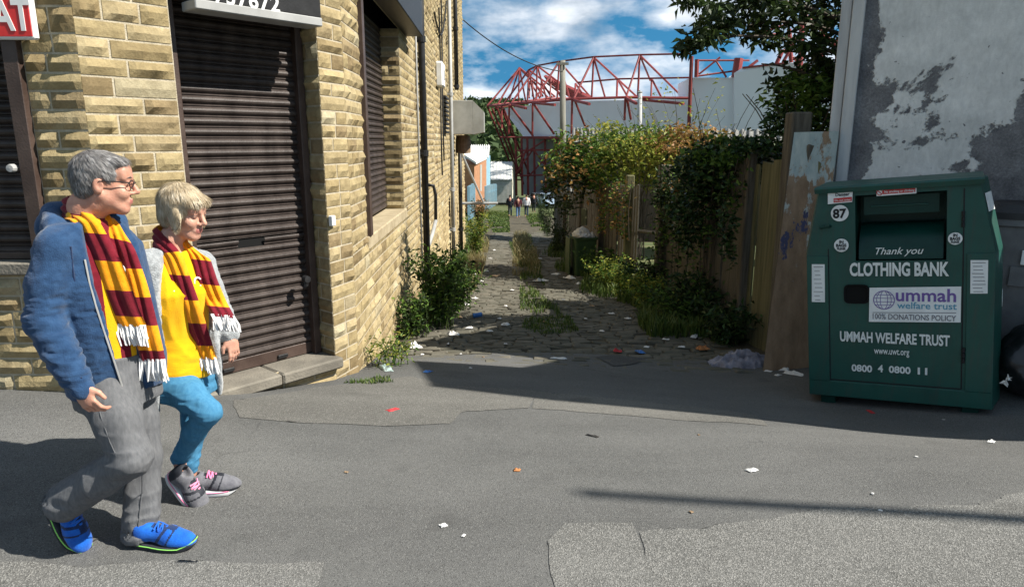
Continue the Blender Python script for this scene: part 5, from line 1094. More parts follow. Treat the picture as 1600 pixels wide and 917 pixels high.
# raking struts under the overhang and the leg frames
for (x0,y0,x1,y1,Y,Y2) in ((127,508,240,790,89.5,93),(150,520,275,830,89,93),(175,520,300,880,88,92),(195,520,265,700,86,91),(205,520,330,840,86,91),(232,500,345,650,82.5,86),(350,500,445,640,78.5,81.5),(545,482,600,620,74.5,78),(795,478,812,570,72.5,75),(195,505,195,615,85,85),(232,500,228,640,83,84),(343,495,342,655,79,80),(532,480,528,640,75,76),(786,470,782,575,72.8,73.5)):
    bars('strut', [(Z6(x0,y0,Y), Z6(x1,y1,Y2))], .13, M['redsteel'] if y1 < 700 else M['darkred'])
for (a, b, ya, yb) in (((600,470),(815,500),0,0),):
    pass
for (x0,y0,x1,y1,Y) in ((540,480,615,498,75),(790,470,838,495,73),(345,492,450,502,79),(240,500,312,518,83),(870,478,1065,496,73)): bars('roof_arm', [(Z6(x0,y0,Y), Z6(x1,y1,Y-4))], .16, M['redsteel'])
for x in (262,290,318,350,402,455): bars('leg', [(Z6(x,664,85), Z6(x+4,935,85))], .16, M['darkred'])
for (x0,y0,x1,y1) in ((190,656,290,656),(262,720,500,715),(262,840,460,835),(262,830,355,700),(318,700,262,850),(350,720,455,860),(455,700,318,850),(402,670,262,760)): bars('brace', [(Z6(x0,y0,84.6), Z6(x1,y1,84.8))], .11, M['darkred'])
# steelwork above the right hand walls
def Z8(x, y, Y): return at(1040+x/3.0575, y/3.0575, Y)
for (x0,y0,x1,y1,Y,r) in ((150,285,147,370,71,.22),(350,280,335,372,70.5,.45),(150,290,400,290,71,.1),(150,365,330,340,71,.1),(160,355,260,275,71,.1),(240,290,290,370,71,.1),(440,165,560,165,67,.1),(400,320,440,290,69,.15),(530,305,560,240,67,.2),(560,240,640,300,66,.15),(600,300,590,140,66,.2),(640,390,655,40,64,.24),(560,300,640,160,65,.15),(850,300,885,20,60,.2),(820,300,825,180,61,.2),(740,300,755,160,62,.18),(655,60,885,290,62,.14),(420,170,660,90,66,.1),(860,300,880,262,60,.25)):
    bars('roof_steel', [(Z8(x0,y0,Y), Z8(x1,y1,Y))], r, M['redsteel'])

# poles and wires
M['polewood'] = pmat('grey weathered pole', (.15,.145,.12), (.25,.24,.20), 3, .9, .4, 20, stretch=(3,3,.3))
mb = MB(); b0, b1 = at(880,330,30), at(879,95,30); mb.tube([b0, b1], [.15,.12], 10); t = thing('utility_pole', 'grey wooden utility pole rising from the bushes before the stand', 'utility pole', tuple(b0)); part(t, 'pole', mb, M['polewood'], True)
mb = MB(); mb.box(at(879,100,29.85), (.5,.08,.1)); part(t, 'cross_arm', mb, M['polewood'])
w0, w1 = at(724,32,26.5), at(879,112,29.9); tt_ = np.linspace(0,1,20)[:,None]; mb = MB(); mb.tube(w0+(w1-w0)*tt_ - np.array([0,0,1.0])*(1-(2*tt_-1)**2)*.35, .022, 5); single('overhead_cable', 'thin black cable sagging from the stone building to the pole', 'cable', mb, M['black'])
mb = MB(); b0, b1 = at(998,300,52), at(1000,144,52); mb.tube([b0, b1], [.20,.16], 8); t = thing('lamp_post', 'plain grey post standing in front of the grey cladding', 'post', tuple(b0)); part(t, 'post', mb, M['grey'], True); mb = MB(); mb.lathe(b1, [(.16,-.1),(.2,0),(.0,.12)], 8); part(t, 'cap', mb, M['grey'])
# parked cars
M['glass'] = pmat('car glass', (.02,.025,.03), None, 3, .08, spec=.6); M['lamp'] = pmat('headlamp glass', (.6,.62,.65), None, 3, .15)
def car(label, p, rz, paint, group='cars parked at the bottom of the alley'):
    t = thing('parked_car', label, 'car', tuple(p), group); t.rotation_euler = (0,0,rz); o = np.array(p)
    # side outline, nose towards -y
    side = [(-2.0,.25),(-2.05,.55),(-1.95,.78),(-1.1,.95),(-.45,1.42),(.9,1.46),(1.65,1.05),(1.95,.95),(2.0,.4),(1.9,.25)]
    mb = MB(); w = lambda z: .84 if z < 1 else .84-.28*(z-1)/.45; L_ = np.array([(-w(z), y, z) for y, z in side])+o; R_ = np.array([(w(z), y, z) for y, z in side])+o; k = len(side)
    mb.add(np.concatenate([L_,R_]), [(i,(i+1)%k,k+(i+1)%k,k+i) for i in range(k)]); mb.poly(L_[::-1]); mb.poly(R_); part(t, 'body', mb, paint)
    mb = MB(); mb.poly([o+np.array(q) for q in ((-.68,-1.06,1.0),(.68,-1.06,1.0),(.60,-.5,1.40),(-.60,-.5,1.40))]); mb.v[-1] += np.array([0,-.012,.012]); part(t, 'windscreen', mb, M['glass'])
    for s in (-1,1):
        mb = MB(); mb.poly([o+np.array(q) for q in ((s*.845,-.85,1.0),(s*.82,1.4,1.02),(s*.73,.85,1.38),(s*.73,-.4,1.38))]); part(t, 'side_window', mb, M['glass'])
        mb = MB(); mb.boxb(o+np.array([s*.62,-2.0,.68]), (.34,.12,.14), .03); part(t, 'headlight', mb, M['lamp'])
        for y in (-1.25,1.3):
            mb = MB(); mb.lathe(o+np.array([s*.8,y,.31]), [(0,-.09),(.2,-.1),(.31,-.09),(.31,.09),(.2,.1),(0,.09)], 16, axis=(1,0,0)); part(t, 'wheel', mb, M['rubber'])
    mb = MB(); mb.boxb(o+np.array([0,-2.06,.42]), (1.2,.06,.22), .02); part(t, 'grille', mb, M['black'])
    return t
c = gp(857,324); car('silver blue hatchback parked nearest the bramble thicket', c, .25, pmat('silver blue paint', (.28,.36,.45), None, 2, .25, spec=.6, coat=.5))
c2 = c + np.array([-.2,4.5,-.3]); car('dark blue car parked just beyond the silver blue hatchback', c2, .25, pmat('dark blue paint', (.03,.05,.12), None, 2, .25, spec=.6, coat=.5))
c3 = c + np.array([-.6,9,-.6]); car('pale grey car parked farthest down the alley', c3, .25, pmat('pale grey paint', (.42,.43,.44), None, 2, .3, spec=.6, coat=.5))
# ---------------------------------------------------------------- modelling bodies and clothes as one smooth surface each
class Vol:
    """distance field on a grid; smooth unions of limbs, then one mesh out of it"""
    def __init__(s, lo, hi, h):
        s.lo = np.array(lo, float); s.h = h; s.n = np.ceil((np.array(hi)-s.lo)/h).astype(int)+1; s.D = np.full(s.n, .2, np.float32)
    def loc(s, lo, hi):
        a = np.clip(np.floor((lo-s.lo)/s.h).astype(int), 0, s.n-1); b = np.clip(np.ceil((hi-s.lo)/s.h).astype(int)+1, 1, s.n)
        ax = [s.lo[i] + s.h*np.arange(a[i], b[i]) for i in range(3)]; return tuple(slice(a[i], b[i]) for i in range(3)), np.stack(np.meshgrid(*ax, indexing='ij'), -1)
    def op(s, f, lo, hi, k, mode='u'):
        m = k + 3*s.h; sl, P = s.loc(np.array(lo)-m, np.array(hi)+m)
        if P.size == 0: return
        d = f(P).astype(np.float32); A = s.D[sl]
        if mode == 'u':
            t = np.clip(.5+.5*(d-A)/max(k,1e-6), 0, 1); s.D[sl] = d*(1-t) + A*t - k*t*(1-t)
        else:
            t = np.clip(.5-.5*(A+d)/max(k,1e-6), 0, 1); s.D[sl] = A*(1-t) - d*t + k*t*(1-t)
    def cap(s, a, b, ra, rb, k=.02, mode='u'):
        a, b = np.array(a, float), np.array(b, float); e = b-a; L2 = e@e + 1e-12
        def f(P):
            t = np.clip(((P-a)@e)/L2, 0, 1); return np.linalg.norm(P-a-t[...,None]*e, axis=-1) - (ra+(rb-ra)*t)
        r = max(ra, rb); s.op(f, np.minimum(a,b)-r, np.maximum(a,b)+r, k, mode)
    def path(s, pts, rs, k=.02):
        for i in range(len(pts)-1): s.cap(pts[i], pts[i+1], rs[i], rs[i+1], k)
    def ell(s, c, r, F=None, k=.02, mode='u'):
        """ellipsoid; F: rows are its own axes"""
        c, r = np.array(c, float), np.array(r, float); Rm = np.eye(3) if F is None else np.array(F)
        def f(P):
            q = (P-c)@Rm.T; k0 = np.linalg.norm(q/r, axis=-1); k1 = np.linalg.norm(q/(r*r), axis=-1); return k0*(k0-1)/(k1+1e-9)
        m = r.max(); s.op(f, c-m, c+m, k, mode)
    def loft(s, secs, k=.03, infl=0.0, cut=None, mode='u'):
        """upright body sections (x, y, z, half width, half depth), yaw given by R (to the right hand) and Fw (forward)"""
        S, R, Fw = secs; S = np.array(sorted(S, key=lambda q: q[2]), float); z = S[:,2]
        def f(P):
            zz = np.clip(P[...,2], z[0], z[-1]); c = [np.interp(zz, z, S[:,i]) for i in (0,1,3,4)]; dx, dy = P[...,0]-c[0], P[...,1]-c[1]
            u = dx*R[0]+dy*R[1]; v = dx*Fw[0]+dy*Fw[1]; rx, ry = c[2]+infl, c[3]+infl; p = 2.4
            q = (np.abs(u/rx)**p + np.abs(v/ry)**p)**(1/p); d = (q-1)*np.minimum(rx, ry)
            d = np.maximum(d, np.maximum(z[0]-P[...,2], P[...,2]-z[-1]))
            if cut is not None: d = np.maximum(d, cut(u, v, P[...,2]))
            return d
        m = S[:,3:5].max()+infl; s.op(f, np.array([S[:,0].min()-m, S[:,1].min()-m, z[0]]), np.array([S[:,0].max()+m, S[:,1].max()+m, z[-1]]), k, mode)
    def hit(s, px, py, off=0.0):
        r = ray(px, py); r = r/np.linalg.norm(r); t = np.arange(1.5, 5.5, s.h*.5); P = np.array([0,0,CAM_Z])+t[:,None]*r; i = np.round((P-s.lo)/s.h).astype(int); ok = ((i >= 0)&(i < s.n)).all(1); d = np.full(len(t), .2); j = i[ok]; d[ok] = s.D[j[:,0],j[:,1],j[:,2]]
        w = np.nonzero(d < off)[0]
        return P[w[0]] if len(w) else None
    def mesh(s, smooth=1):
        D = s.D; I = (D < 0).astype(np.int8); c = sum(I[a:I.shape[0]-1+a, b:I.shape[1]-1+b, e:I.shape[2]-1+e] for a in (0,1) for b in (0,1) for e in (0,1))
        act = np.argwhere((c > 0)&(c < 8)); idx = np.full(c.shape, -1, np.int32); idx[tuple(act.T)] = np.arange(len(act)); acc = np.zeros((len(act),3)); cnt = np.zeros(len(act))
        for ax in range(3):
            for o1 in (0,1):
                for o2 in (0,1):
                    o = [0,0,0]; oth = [i for i in range(3) if i != ax]; o[oth[0]], o[oth[1]] = o1, o2; p = act+o; q = p.copy(); q[:,ax] += 1
                    a, b = D[tuple(p.T)], D[tuple(q.T)]; m = (a < 0) != (b < 0); t = np.where(m, a/(a-b+1e-12), 0); pos = p.astype(float); pos[:,ax] += t; acc[m] += pos[m]; cnt[m] += 1
        V = acc/np.maximum(cnt,1)[:,None]; faces = []
        for ax in range(3):
            u, v = (ax+1)%3, (ax+2)%3; sl0 = [slice(None)]*3; sl1 = [slice(None)]*3; sl0[ax] = slice(0,-1); sl1[ax] = slice(1,None)
            A, B_ = I[tuple(sl0)], I[tuple(sl1)]; e = np.argwhere(A != B_); e = e[(e[:,u] > 0)&(e[:,v] > 0)&(e[:,u] < D.shape[u]-1)&(e[:,v] < D.shape[v]-1)]
            if not len(e): continue
            fl = A[tuple(e.T)] > 0; q = []
            for du, dv in ((-1,-1),(0,-1),(0,0),(-1,0)):
                g = e.copy(); g[:,u] += du; g[:,v] += dv; q.append(idx[tuple(g.T)])
            q = np.stack(q, 1); q[~fl] = q[~fl][:,::-1]; faces.append(q)
        F = np.concatenate(faces); F = F[(F >= 0).all(1)]; V = s.lo + V*s.h
        for _ in range(smooth):
            a = np.zeros_like(V); n = np.zeros(len(V))
            for i in range(4):
                np.add.at(a, F[:,i], V[F[:,(i+1)%4]]+V[F[:,(i+3)%4]]); np.add.at(n, F[:,i], 2)
            V = V*.5 + .5*a/np.maximum(n,1)[:,None]
        return V, F
def vnormals(V, F):
    n = np.cross(V[F[:,2]]-V[F[:,0]], V[F[:,3]]-V[F[:,1]]); N = np.zeros_like(V)
    for i in range(4): np.add.at(N, F[:,i], n)
    return N/(np.linalg.norm(N,axis=1)[:,None]+1e-12)
def folds(V, F, amp, sc, seed, mask=1.0, oct=3):
    """cloth folds: displacement by ridged noise, stretched by sc"""
    f = fbm(V*np.array(sc), oct, seed); f = .5 - np.abs(f)*2.2 ; return V + vnormals(V, F)*(amp*f*mask)[:,None]
def bump_at(V, c, r): return np.exp(-((V-np.array(c))**2).sum(1)/(2*r*r))
def mbVF(V, F, mi=0, rnd=0.0): mb = MB(); mb.add(V, F, rnd, mi); return mb
def unit(v): v = np.array(v, float); return v/np.linalg.norm(v)
UP = np.array([0,0,1.0])
def frame_of(fwd, tilt=0.0):
    Fw = unit(fwd); R = unit(np.cross(Fw, UP)); U = np.cross(R, Fw); return R, Fw, U
def skinmat(name, a, b):
    m, N, L = new_mat(name); out = N.new('ShaderNodeOutputMaterial'); p = N.new('ShaderNodeBsdfPrincipled'); p.inputs['Roughness'].default_value = .5; p.inputs['Specular IOR Level'].default_value = .35
    p.inputs['Subsurface Weight'].default_value = .12; p.inputs['Subsurface Radius'].default_value = (.012,.005,.003); p.inputs['Subsurface Scale'].default_value = .5
    tc = N.new('ShaderNodeTexCoord'); n = N.new('ShaderNodeTexNoise'); n.inputs['Scale'].default_value = 28; n.inputs['Detail'].default_value = 5; L.new(tc.outputs['Object'], n.inputs['Vector']); r = N.new('ShaderNodeValToRGB'); e = r.color_ramp.elements; e[0].position = .3; e[0].color = rgba(a); e[1].position = .7; e[1].color = rgba(b); L.new(n.outputs[0], r.inputs[0]); L.new(r.outputs[0], p.inputs['Base Color'])
    n2 = N.new('ShaderNodeTexNoise'); n2.inputs['Scale'].default_value = 130; L.new(tc.outputs['Object'], n2.inputs['Vector']); bp = N.new('ShaderNodeBump'); bp.inputs['Strength'].default_value = .25; bp.inputs['Distance'].default_value = .004; L.new(n2.outputs[0], bp.inputs['Height']); L.new(bp.outputs[0], p.inputs['Normal']); L.new(p.outputs[0], out.inputs[0]); return m
M['skin_m'] = skinmat('ruddy skin', (.43,.20,.14), (.56,.30,.21)); M['skin_w'] = skinmat('fair skin', (.46,.23,.16), (.60,.34,.25)); M['lip'] = skinmat('lip skin', (.38,.13,.11), (.45,.17,.14)); M['eye'] = pmat('eye white', (.42,.39,.36), None, 3, .25); M['iris'] = pmat('dark eye', (.03,.025,.02), None, 3, .15)
def cloth(name, a, b, scale=30, weave=220, rough=.9, bump=.35, sheen=.2, c3=None, rnd=0): return pmat(name, a, b, scale, rough, bump, weave, spec=.12, sheen=sheen, c3=c3, rnd=rnd)
M['hoodie'] = cloth('blue sweatshirt cloth', (.015,.042,.10), (.026,.066,.145)); M['hoodlining'] = cloth('navy lining', (.010,.022,.065), (.015,.032,.085))
M['amber'] = cloth('amber knit', (.78,.27,.004), (.90,.35,.010), 40, 300); M['claret'] = cloth('claret knit', (.13,.006,.014), (.185,.010,.022), 40, 300); M['fringe'] = cloth('white wool fringe', (.70,.69,.68), (.82,.81,.80), 40, 300)
M['yellow'] = cloth('yellow jersey', (.76,.38,.004), (.86,.46,.006), 14, 260)
M['jeans_g'] = pmat('faded grey denim', (.10,.103,.11), (.20,.203,.21), 9, .9, .5, 260, spec=.1, stretch=(9,9,2.5), detail=9, lo=.2, hi=.8); M['jeans_b'] = pmat('bright blue denim', (.045,.18,.33), (.09,.27,.43), 9, .9, .5, 260, spec=.1, stretch=(9,9,2.5), detail=9, lo=.2, hi=.8)
M['cardi'] = cloth('pale grey wool', (.22,.235,.245), (.36,.38,.39), 60, 180, bump=.7, sheen=.5)
M['shoe_b'] = cloth('bright blue mesh', (.005,.08,.42), (.01,.13,.55), 30, 300, .6); M['shoe_navy'] = cloth('navy mesh', (.008,.02,.07), (.014,.035,.11), 30, 300, .6); M['shoe_dark'] = pmat('black rubber sole', (.012,.014,.02), (.03,.032,.04), 8, .7); M['lime'] = pmat('lime trim', (.25,.6,.12), None, 3, .6)
M['shoe_g'] = cloth('grey mesh', (.10,.10,.115), (.16,.16,.175), 30, 300, .7); M['pink'] = pmat('pink laces', (.75,.18,.34), (.85,.30,.45), 9, .7); M['sole_w'] = pmat('white sole', (.6,.6,.6), (.72,.72,.72), 7, .6)
def hairmat(name, a, b, c):
    m = leafmat(name, a, b, c, .12, .45); return m
M['hair_m'] = hairmat('grey hair', (.075,.07,.068), (.24,.23,.225), (.52,.51,.50)); M['hair_w'] = hairmat('blonde grey hair', (.26,.19,.11), (.58,.48,.33), (.85,.79,.66))

def head(vol, c, R, Fw, U, s=1.0, male=True):
    """skull, jaw, nose, ears and lips into the body volume, c: middle of the head at eye level"""
    A = np.stack([R, Fw, U]); P = lambda r, f, u: np.array(c) + s*(R*r + Fw*f + U*u); E = lambda r, f, u, rad_, k=.012, mode='u': vol.ell(P(r,f,u), np.array(rad_)*s, A, k*s, mode)
    E(0,-.020,.040,(.074,.094,.083)); E(0,.030,-.030,(.060,.062,.080),.03); E(0,.058,-.098,(.024,.024,.018),.03)
    for g in (-1,1):
        vol.cap(P(g*.052,-.005,-.045), P(g*.016,.066,-.098), .022*s, .018*s, .025*s); E(g*.036,.066,-.030,(.024,.022,.024),.02)
        vol.cap(P(g*.045,.070,.027), P(g*.012,.088,.026), .009*s, .010*s, .014*s)
        E(g*.079,-.014,-.006,(.009,.021,.033),.006); E(g*.087,-.008,-.002,(.006,.010,.016),.004,'s'); E(g*.013,.098,-.031,(.010,.012,.008),.006)
    E(0,.066,.055,(.060,.030,.038),.03)
    vol.cap(P(0,.089,.020), P(0,.116,-.022), .009*s, .0115*s, .010*s); E(0,.113,-.026,(.011,.012,.010),.006)
    E(0,.083,-.066,(.026,.016,.016),.014); E(0,.094,-.058,(.021,.0075,.0055),.004); E(0,.092,-.070,(.019,.0075,.006),.004); vol.cap(P(-.02,.101,-.0640), P(.02,.101,-.0640), .0022*s, .0022*s, .003, 's')
    for g in (-1,1): E(g*.032,.098,.010,(.017,.014,.011),.010,'s'); E(g*.032,.079,.010,(.0135,.0125,.0115),.003); E(g*.032,.0815,.0175,(.0155,.0125,.0068),.003); E(g*.032,.0805,.0025,(.0140,.0115,.0045),.003)
    return P
def eyes(mb, P, s):
    for g in (-1,1):
        for (r_, f, mi) in ((.0126,.0795,3),(.0062,.0868,4)):
            u, v = np.meshgrid(np.linspace(0,2*math.pi,13), np.linspace(0,math.pi,8), indexing='ij'); c = P(g*.0325,f,.0105); X = np.stack([np.cos(u)*np.sin(v), np.sin(u)*np.sin(v), np.cos(v)], -1)*r_*s*np.array([1,1,.8]) + c; mb.grid(X, 0, mi)
def hair_strips(V, F, n, flow, L, w, seed, lift=.004, jit=.18):
    """short locks laid over the hair surface"""
    r = np.random.default_rng(seed); N = vnormals(V, F); i = r.integers(len(V), size=n); p = V[i]; nn = N[i]; mb = MB(); cols = [p+nn*.0005]; dcur = None
    for k in range(4):
        d = flow(cols[-1]) + r.normal(size=(n,3))*jit; d -= nn*(d*nn).sum(1)[:,None]; d /= np.linalg.norm(d,axis=1)[:,None]+1e-9; cols.append(cols[-1]+d*(L/4)*r.uniform(.6,1.2,(n,1)) + nn*(lift*(.6-.35*k)))
    side = np.cross(cols[1]-cols[0], nn); side /= np.linalg.norm(side,axis=1)[:,None]+1e-9; W = [w, w, w*.9, w*.6, w*.15]; rr = np.clip(.5*r.random(n)+.5*(fbm(p*45, 2, seed)+.5), 0, 1)
    VV = np.stack([c + side*ww*sg for c, ww in zip(cols, W) for sg in (-1,1)], 1).reshape(-1,3); o = np.arange(n)*10
    for k in range(4): pass
    mb.add(VV, np.concatenate([np.stack([o+2*k, o+2*k+1, o+2*k+3, o+2*k+2], 1) for k in range(4)]), np.tile(rr, 4)); return mb
def ribbon(pts, wdirs, widths, nrm, thick, bands, L0=0.0, pleat=.0045, npl=3, nv=15):
    """knitted scarf: flat tube with soft pleats, colour bands by length; returns mesh builder, tip frames"""
    P = np.array(pts); k = 90; s0 = np.concatenate([[0], np.cumsum(np.linalg.norm(np.diff(P,axis=0),axis=1))]); s = np.linspace(0, s0[-1], k)
    def sm(A): A = np.stack([np.interp(s, s0, np.array(A)[:,i]) for i in range(np.array(A).shape[1])], 1); K = np.hanning(11); K /= K.sum(); B2 = np.concatenate([np.repeat(A[:1],5,0), A, np.repeat(A[-1:],5,0)]); return np.stack([np.convolve(B2[:,i], K, 'valid') for i in range(A.shape[1])], 1)
    C = sm(P); Wd = sm(wdirs); Wd /= np.linalg.norm(Wd,axis=1)[:,None]; Nn = sm(nrm); Nn -= Wd*(Nn*Wd).sum(1)[:,None]; Nn /= np.linalg.norm(Nn,axis=1)[:,None]; w = sm(np.array(widths)[:,None])[:,0]
    t = np.linspace(-1,1,nv); rings = []
    for i in range(k):
        pl = pleat*np.cos(t*npl*math.pi + .5*math.sin(i*.12)) - .35*w[i]*.12*(t**2); up = C[i] + np.outer(t*w[i]/2, Wd[i]) + np.outer(thick*np.sqrt(np.clip(1-t**6,0,1)) + pl, Nn[i]); dn = C[i] + np.outer(t*w[i]/2, Wd[i]) + np.outer(-.002 + pl*.8 - .35*thick*np.sqrt(np.clip(1-t**6,0,1)), Nn[i]); rings.append(np.concatenate([up, dn[::-1]]))
    G3 = np.stack(rings, 1); mb = MB(); nu, nv2 = G3.shape[:2]; F = []; mi = []
    for j in range(nv2-1):
        b = int(((s[j]+s[j+1])/2 - L0)//bands) % 2
        for i in range(nu): F.append((i*nv2+j, ((i+1)%nu)*nv2+j, ((i+1)%nu)*nv2+j+1, i*nv2+j+1)); mi.append(b)
    mb.add(G3.reshape(-1,3), F, 0, np.array(mi)); mb.poly(G3[:,0], 0, mi[0]); mb.poly(G3[:,-1][::-1], 0, mi[-1])
    return mb, (C[-1], unit(C[-1]-C[-4]), Wd[-1], Nn[-1], w[-1])
def fringe(tip, n, L, r=.0035, seed=1):
    c, d, w, nn, wid = tip; g = np.random.default_rng(seed); mb = MB()
    for i in range(n):
        a = c + w*wid*(i/(n-1)-.5)*.96 + nn*g.normal()*.004; e = a + d*L*g.uniform(.8,1.1)*.4 + np.array([0,0,-1])*L*.6 + w*g.normal()*.009 + nn*g.normal()*.008; m_ = (a+e)/2 + nn*.006 + w*g.normal()*.004; mb.tube([a-d*.01, m_, e], [r, r*1.1, r*.6], 4)
    return mb
def shoe(person, heel, toe, up, size, mats, wid=.047, label=None):
    """trainer: shaped upper, moulded sole, laces"""
    heel, toe = np.array(heel), np.array(toe); Fw = unit(toe-heel); R = unit(np.cross(Fw, up)); U = np.cross(R, Fw); L = size; A = np.stack([R,Fw,U]); P = lambda r,f,u: heel + R*r + Fw*f*L + U*u
    lo = np.minimum(heel,toe)-.14; hi = np.maximum(heel,toe)+.17; v = Vol(lo, hi, .0045)
    v.cap(P(0,.80,.042), P(0,.62,.052), .036, .044, .03); v.cap(P(0,.62,.055), P(0,.22,.072), .040, .037, .03); v.ell(P(.004,.80,.040), (.046,.065,.032), A, .03); v.ell(P(0,.14,.055), (.035,.042,.05), A, .03); v.cap(P(0,.22,.085), P(0,.10,.10), .036, .032, .03)
    v.cap(P(0,.19,.15), P(0,.16,.10), .030, .024, .012, 's')
    c = P(0,0,.018); n = U
    def below(Q): return -((Q-c)@n)
    v.op(lambda Q: (c-Q)@n*1.0 + 0*Q[...,0], lo, hi, .004, 's') if False else None
    sl, Q = v.loc(lo, hi); v.D[sl] = np.maximum(v.D[sl], -((Q-c)@n)); V, F = v.mesh(1)
    c_ = V[F].mean(1)-heel; ff = c_@Fw/L; uu = c_@U; mi = ((uu < .036)|(ff < .13)|(np.abs(ff-.50-(uu-.06)*2.2) < .028)|(np.abs(ff-.66-(uu-.06)*1.6) < .016)|((ff > .36)&(ff < .72)&(np.abs(c_@R) < .018))).astype(int); up_ = part(person, 'shoe', mbVF(V, F, mi), [mats[0], mats[4]], True, label)
    t = np.linspace(0, 2*math.pi, 40, endpoint=False); fy = .5+.5*np.cos(t); ww = wid*(.82 + .28*np.sin(np.clip((fy-.35)/.65,0,1)*math.pi*.75))*np.sign(np.sin(t))*np.abs(np.sin(t))**.62
    o = lambda k, u: np.array([P(w*k + .006*math.sin(f*3), .5+(f-.5)*(.985+.05*k), u + (.026*max(0,f-.80)/.2 + .010*max(0,.15-f)/.15)*1.0) for w, f in zip(ww, fy)])
    mb = MB(); mb.grid(np.stack([o(.93,-.002), o(1.02,.004), o(1.04,.018), o(1.0,.027), o(.9,.029)], 1), closed_u=True); mb.poly(o(.93,-.002)[::-1]); mb.poly(o(.9,.029)); part(up_, 'sole', mb, mats[1], True)
    mb = MB(); mb.tube(np.concatenate([o(1.045,.022), o(1.045,.022)[:1]]), .0028, 5, caps=False); part(up_, 'sole_trim', mb, mats[3])
    mb = MB()
    for i in range(5):
        f = .42+i*.065; h_ = .118-.0085*i
        for g in (-1,1): mb.tube([P(g*.030,f,h_-.018), P(0,f+.03,h_+.004), P(-g*.028,f+.06,h_-.022)], .0042, 5)
    part(up_, 'laces', mb, mats[2]); return up_
def hand(vol, wrist, fdir, back, side, s=1.0, curl=.6, thumb=1):
    """palm, four bent fingers, thumb: fdir along the palm, back = back of the hand, side = towards the thumb"""
    f, b = unit(fdir), unit(back); b = unit(b - f*(b@f)); sd = np.cross(f, b); sd = sd if sd@np.array(side) > 0 else -sd; w = np.array(wrist); A = np.stack([sd, b, f])
    vol.cap(w-f*.03, w+f*.02, .026*s, .026*s, .02); vol.ell(w+f*.052*s, np.array((.041,.017,.05))*s, A, .02)
    for i, (o, l, r) in enumerate(((.029,.078,.0092),(.0095,.088,.0095),(-.0105,.080,.0090),(-.029,.062,.0080))):
        p = w + f*.085*s + sd*o*s; d = f; a = curl*(.8+.12*i); rr = r*s
        for j, q in enumerate((.45,.32,.23)):
            an = a*(.45+.55*j); d2 = unit(f*math.cos(an) - b*math.sin(an) + sd*o*.8); e = p + d2*l*q*s; vol.cap(p, e, rr, rr*.93, .0035); p, rr = e, rr*.93
    p = w + f*.028*s + sd*.030*s; e = p + unit(f*.75+sd*.55-b*.25)*.042*s; vol.cap(p, e, .0135*s, .011*s, .01); vol.cap(e, e + unit(f*.95+sd*.12-b*.35)*.032*s, .0108*s, .0088*s, .004)
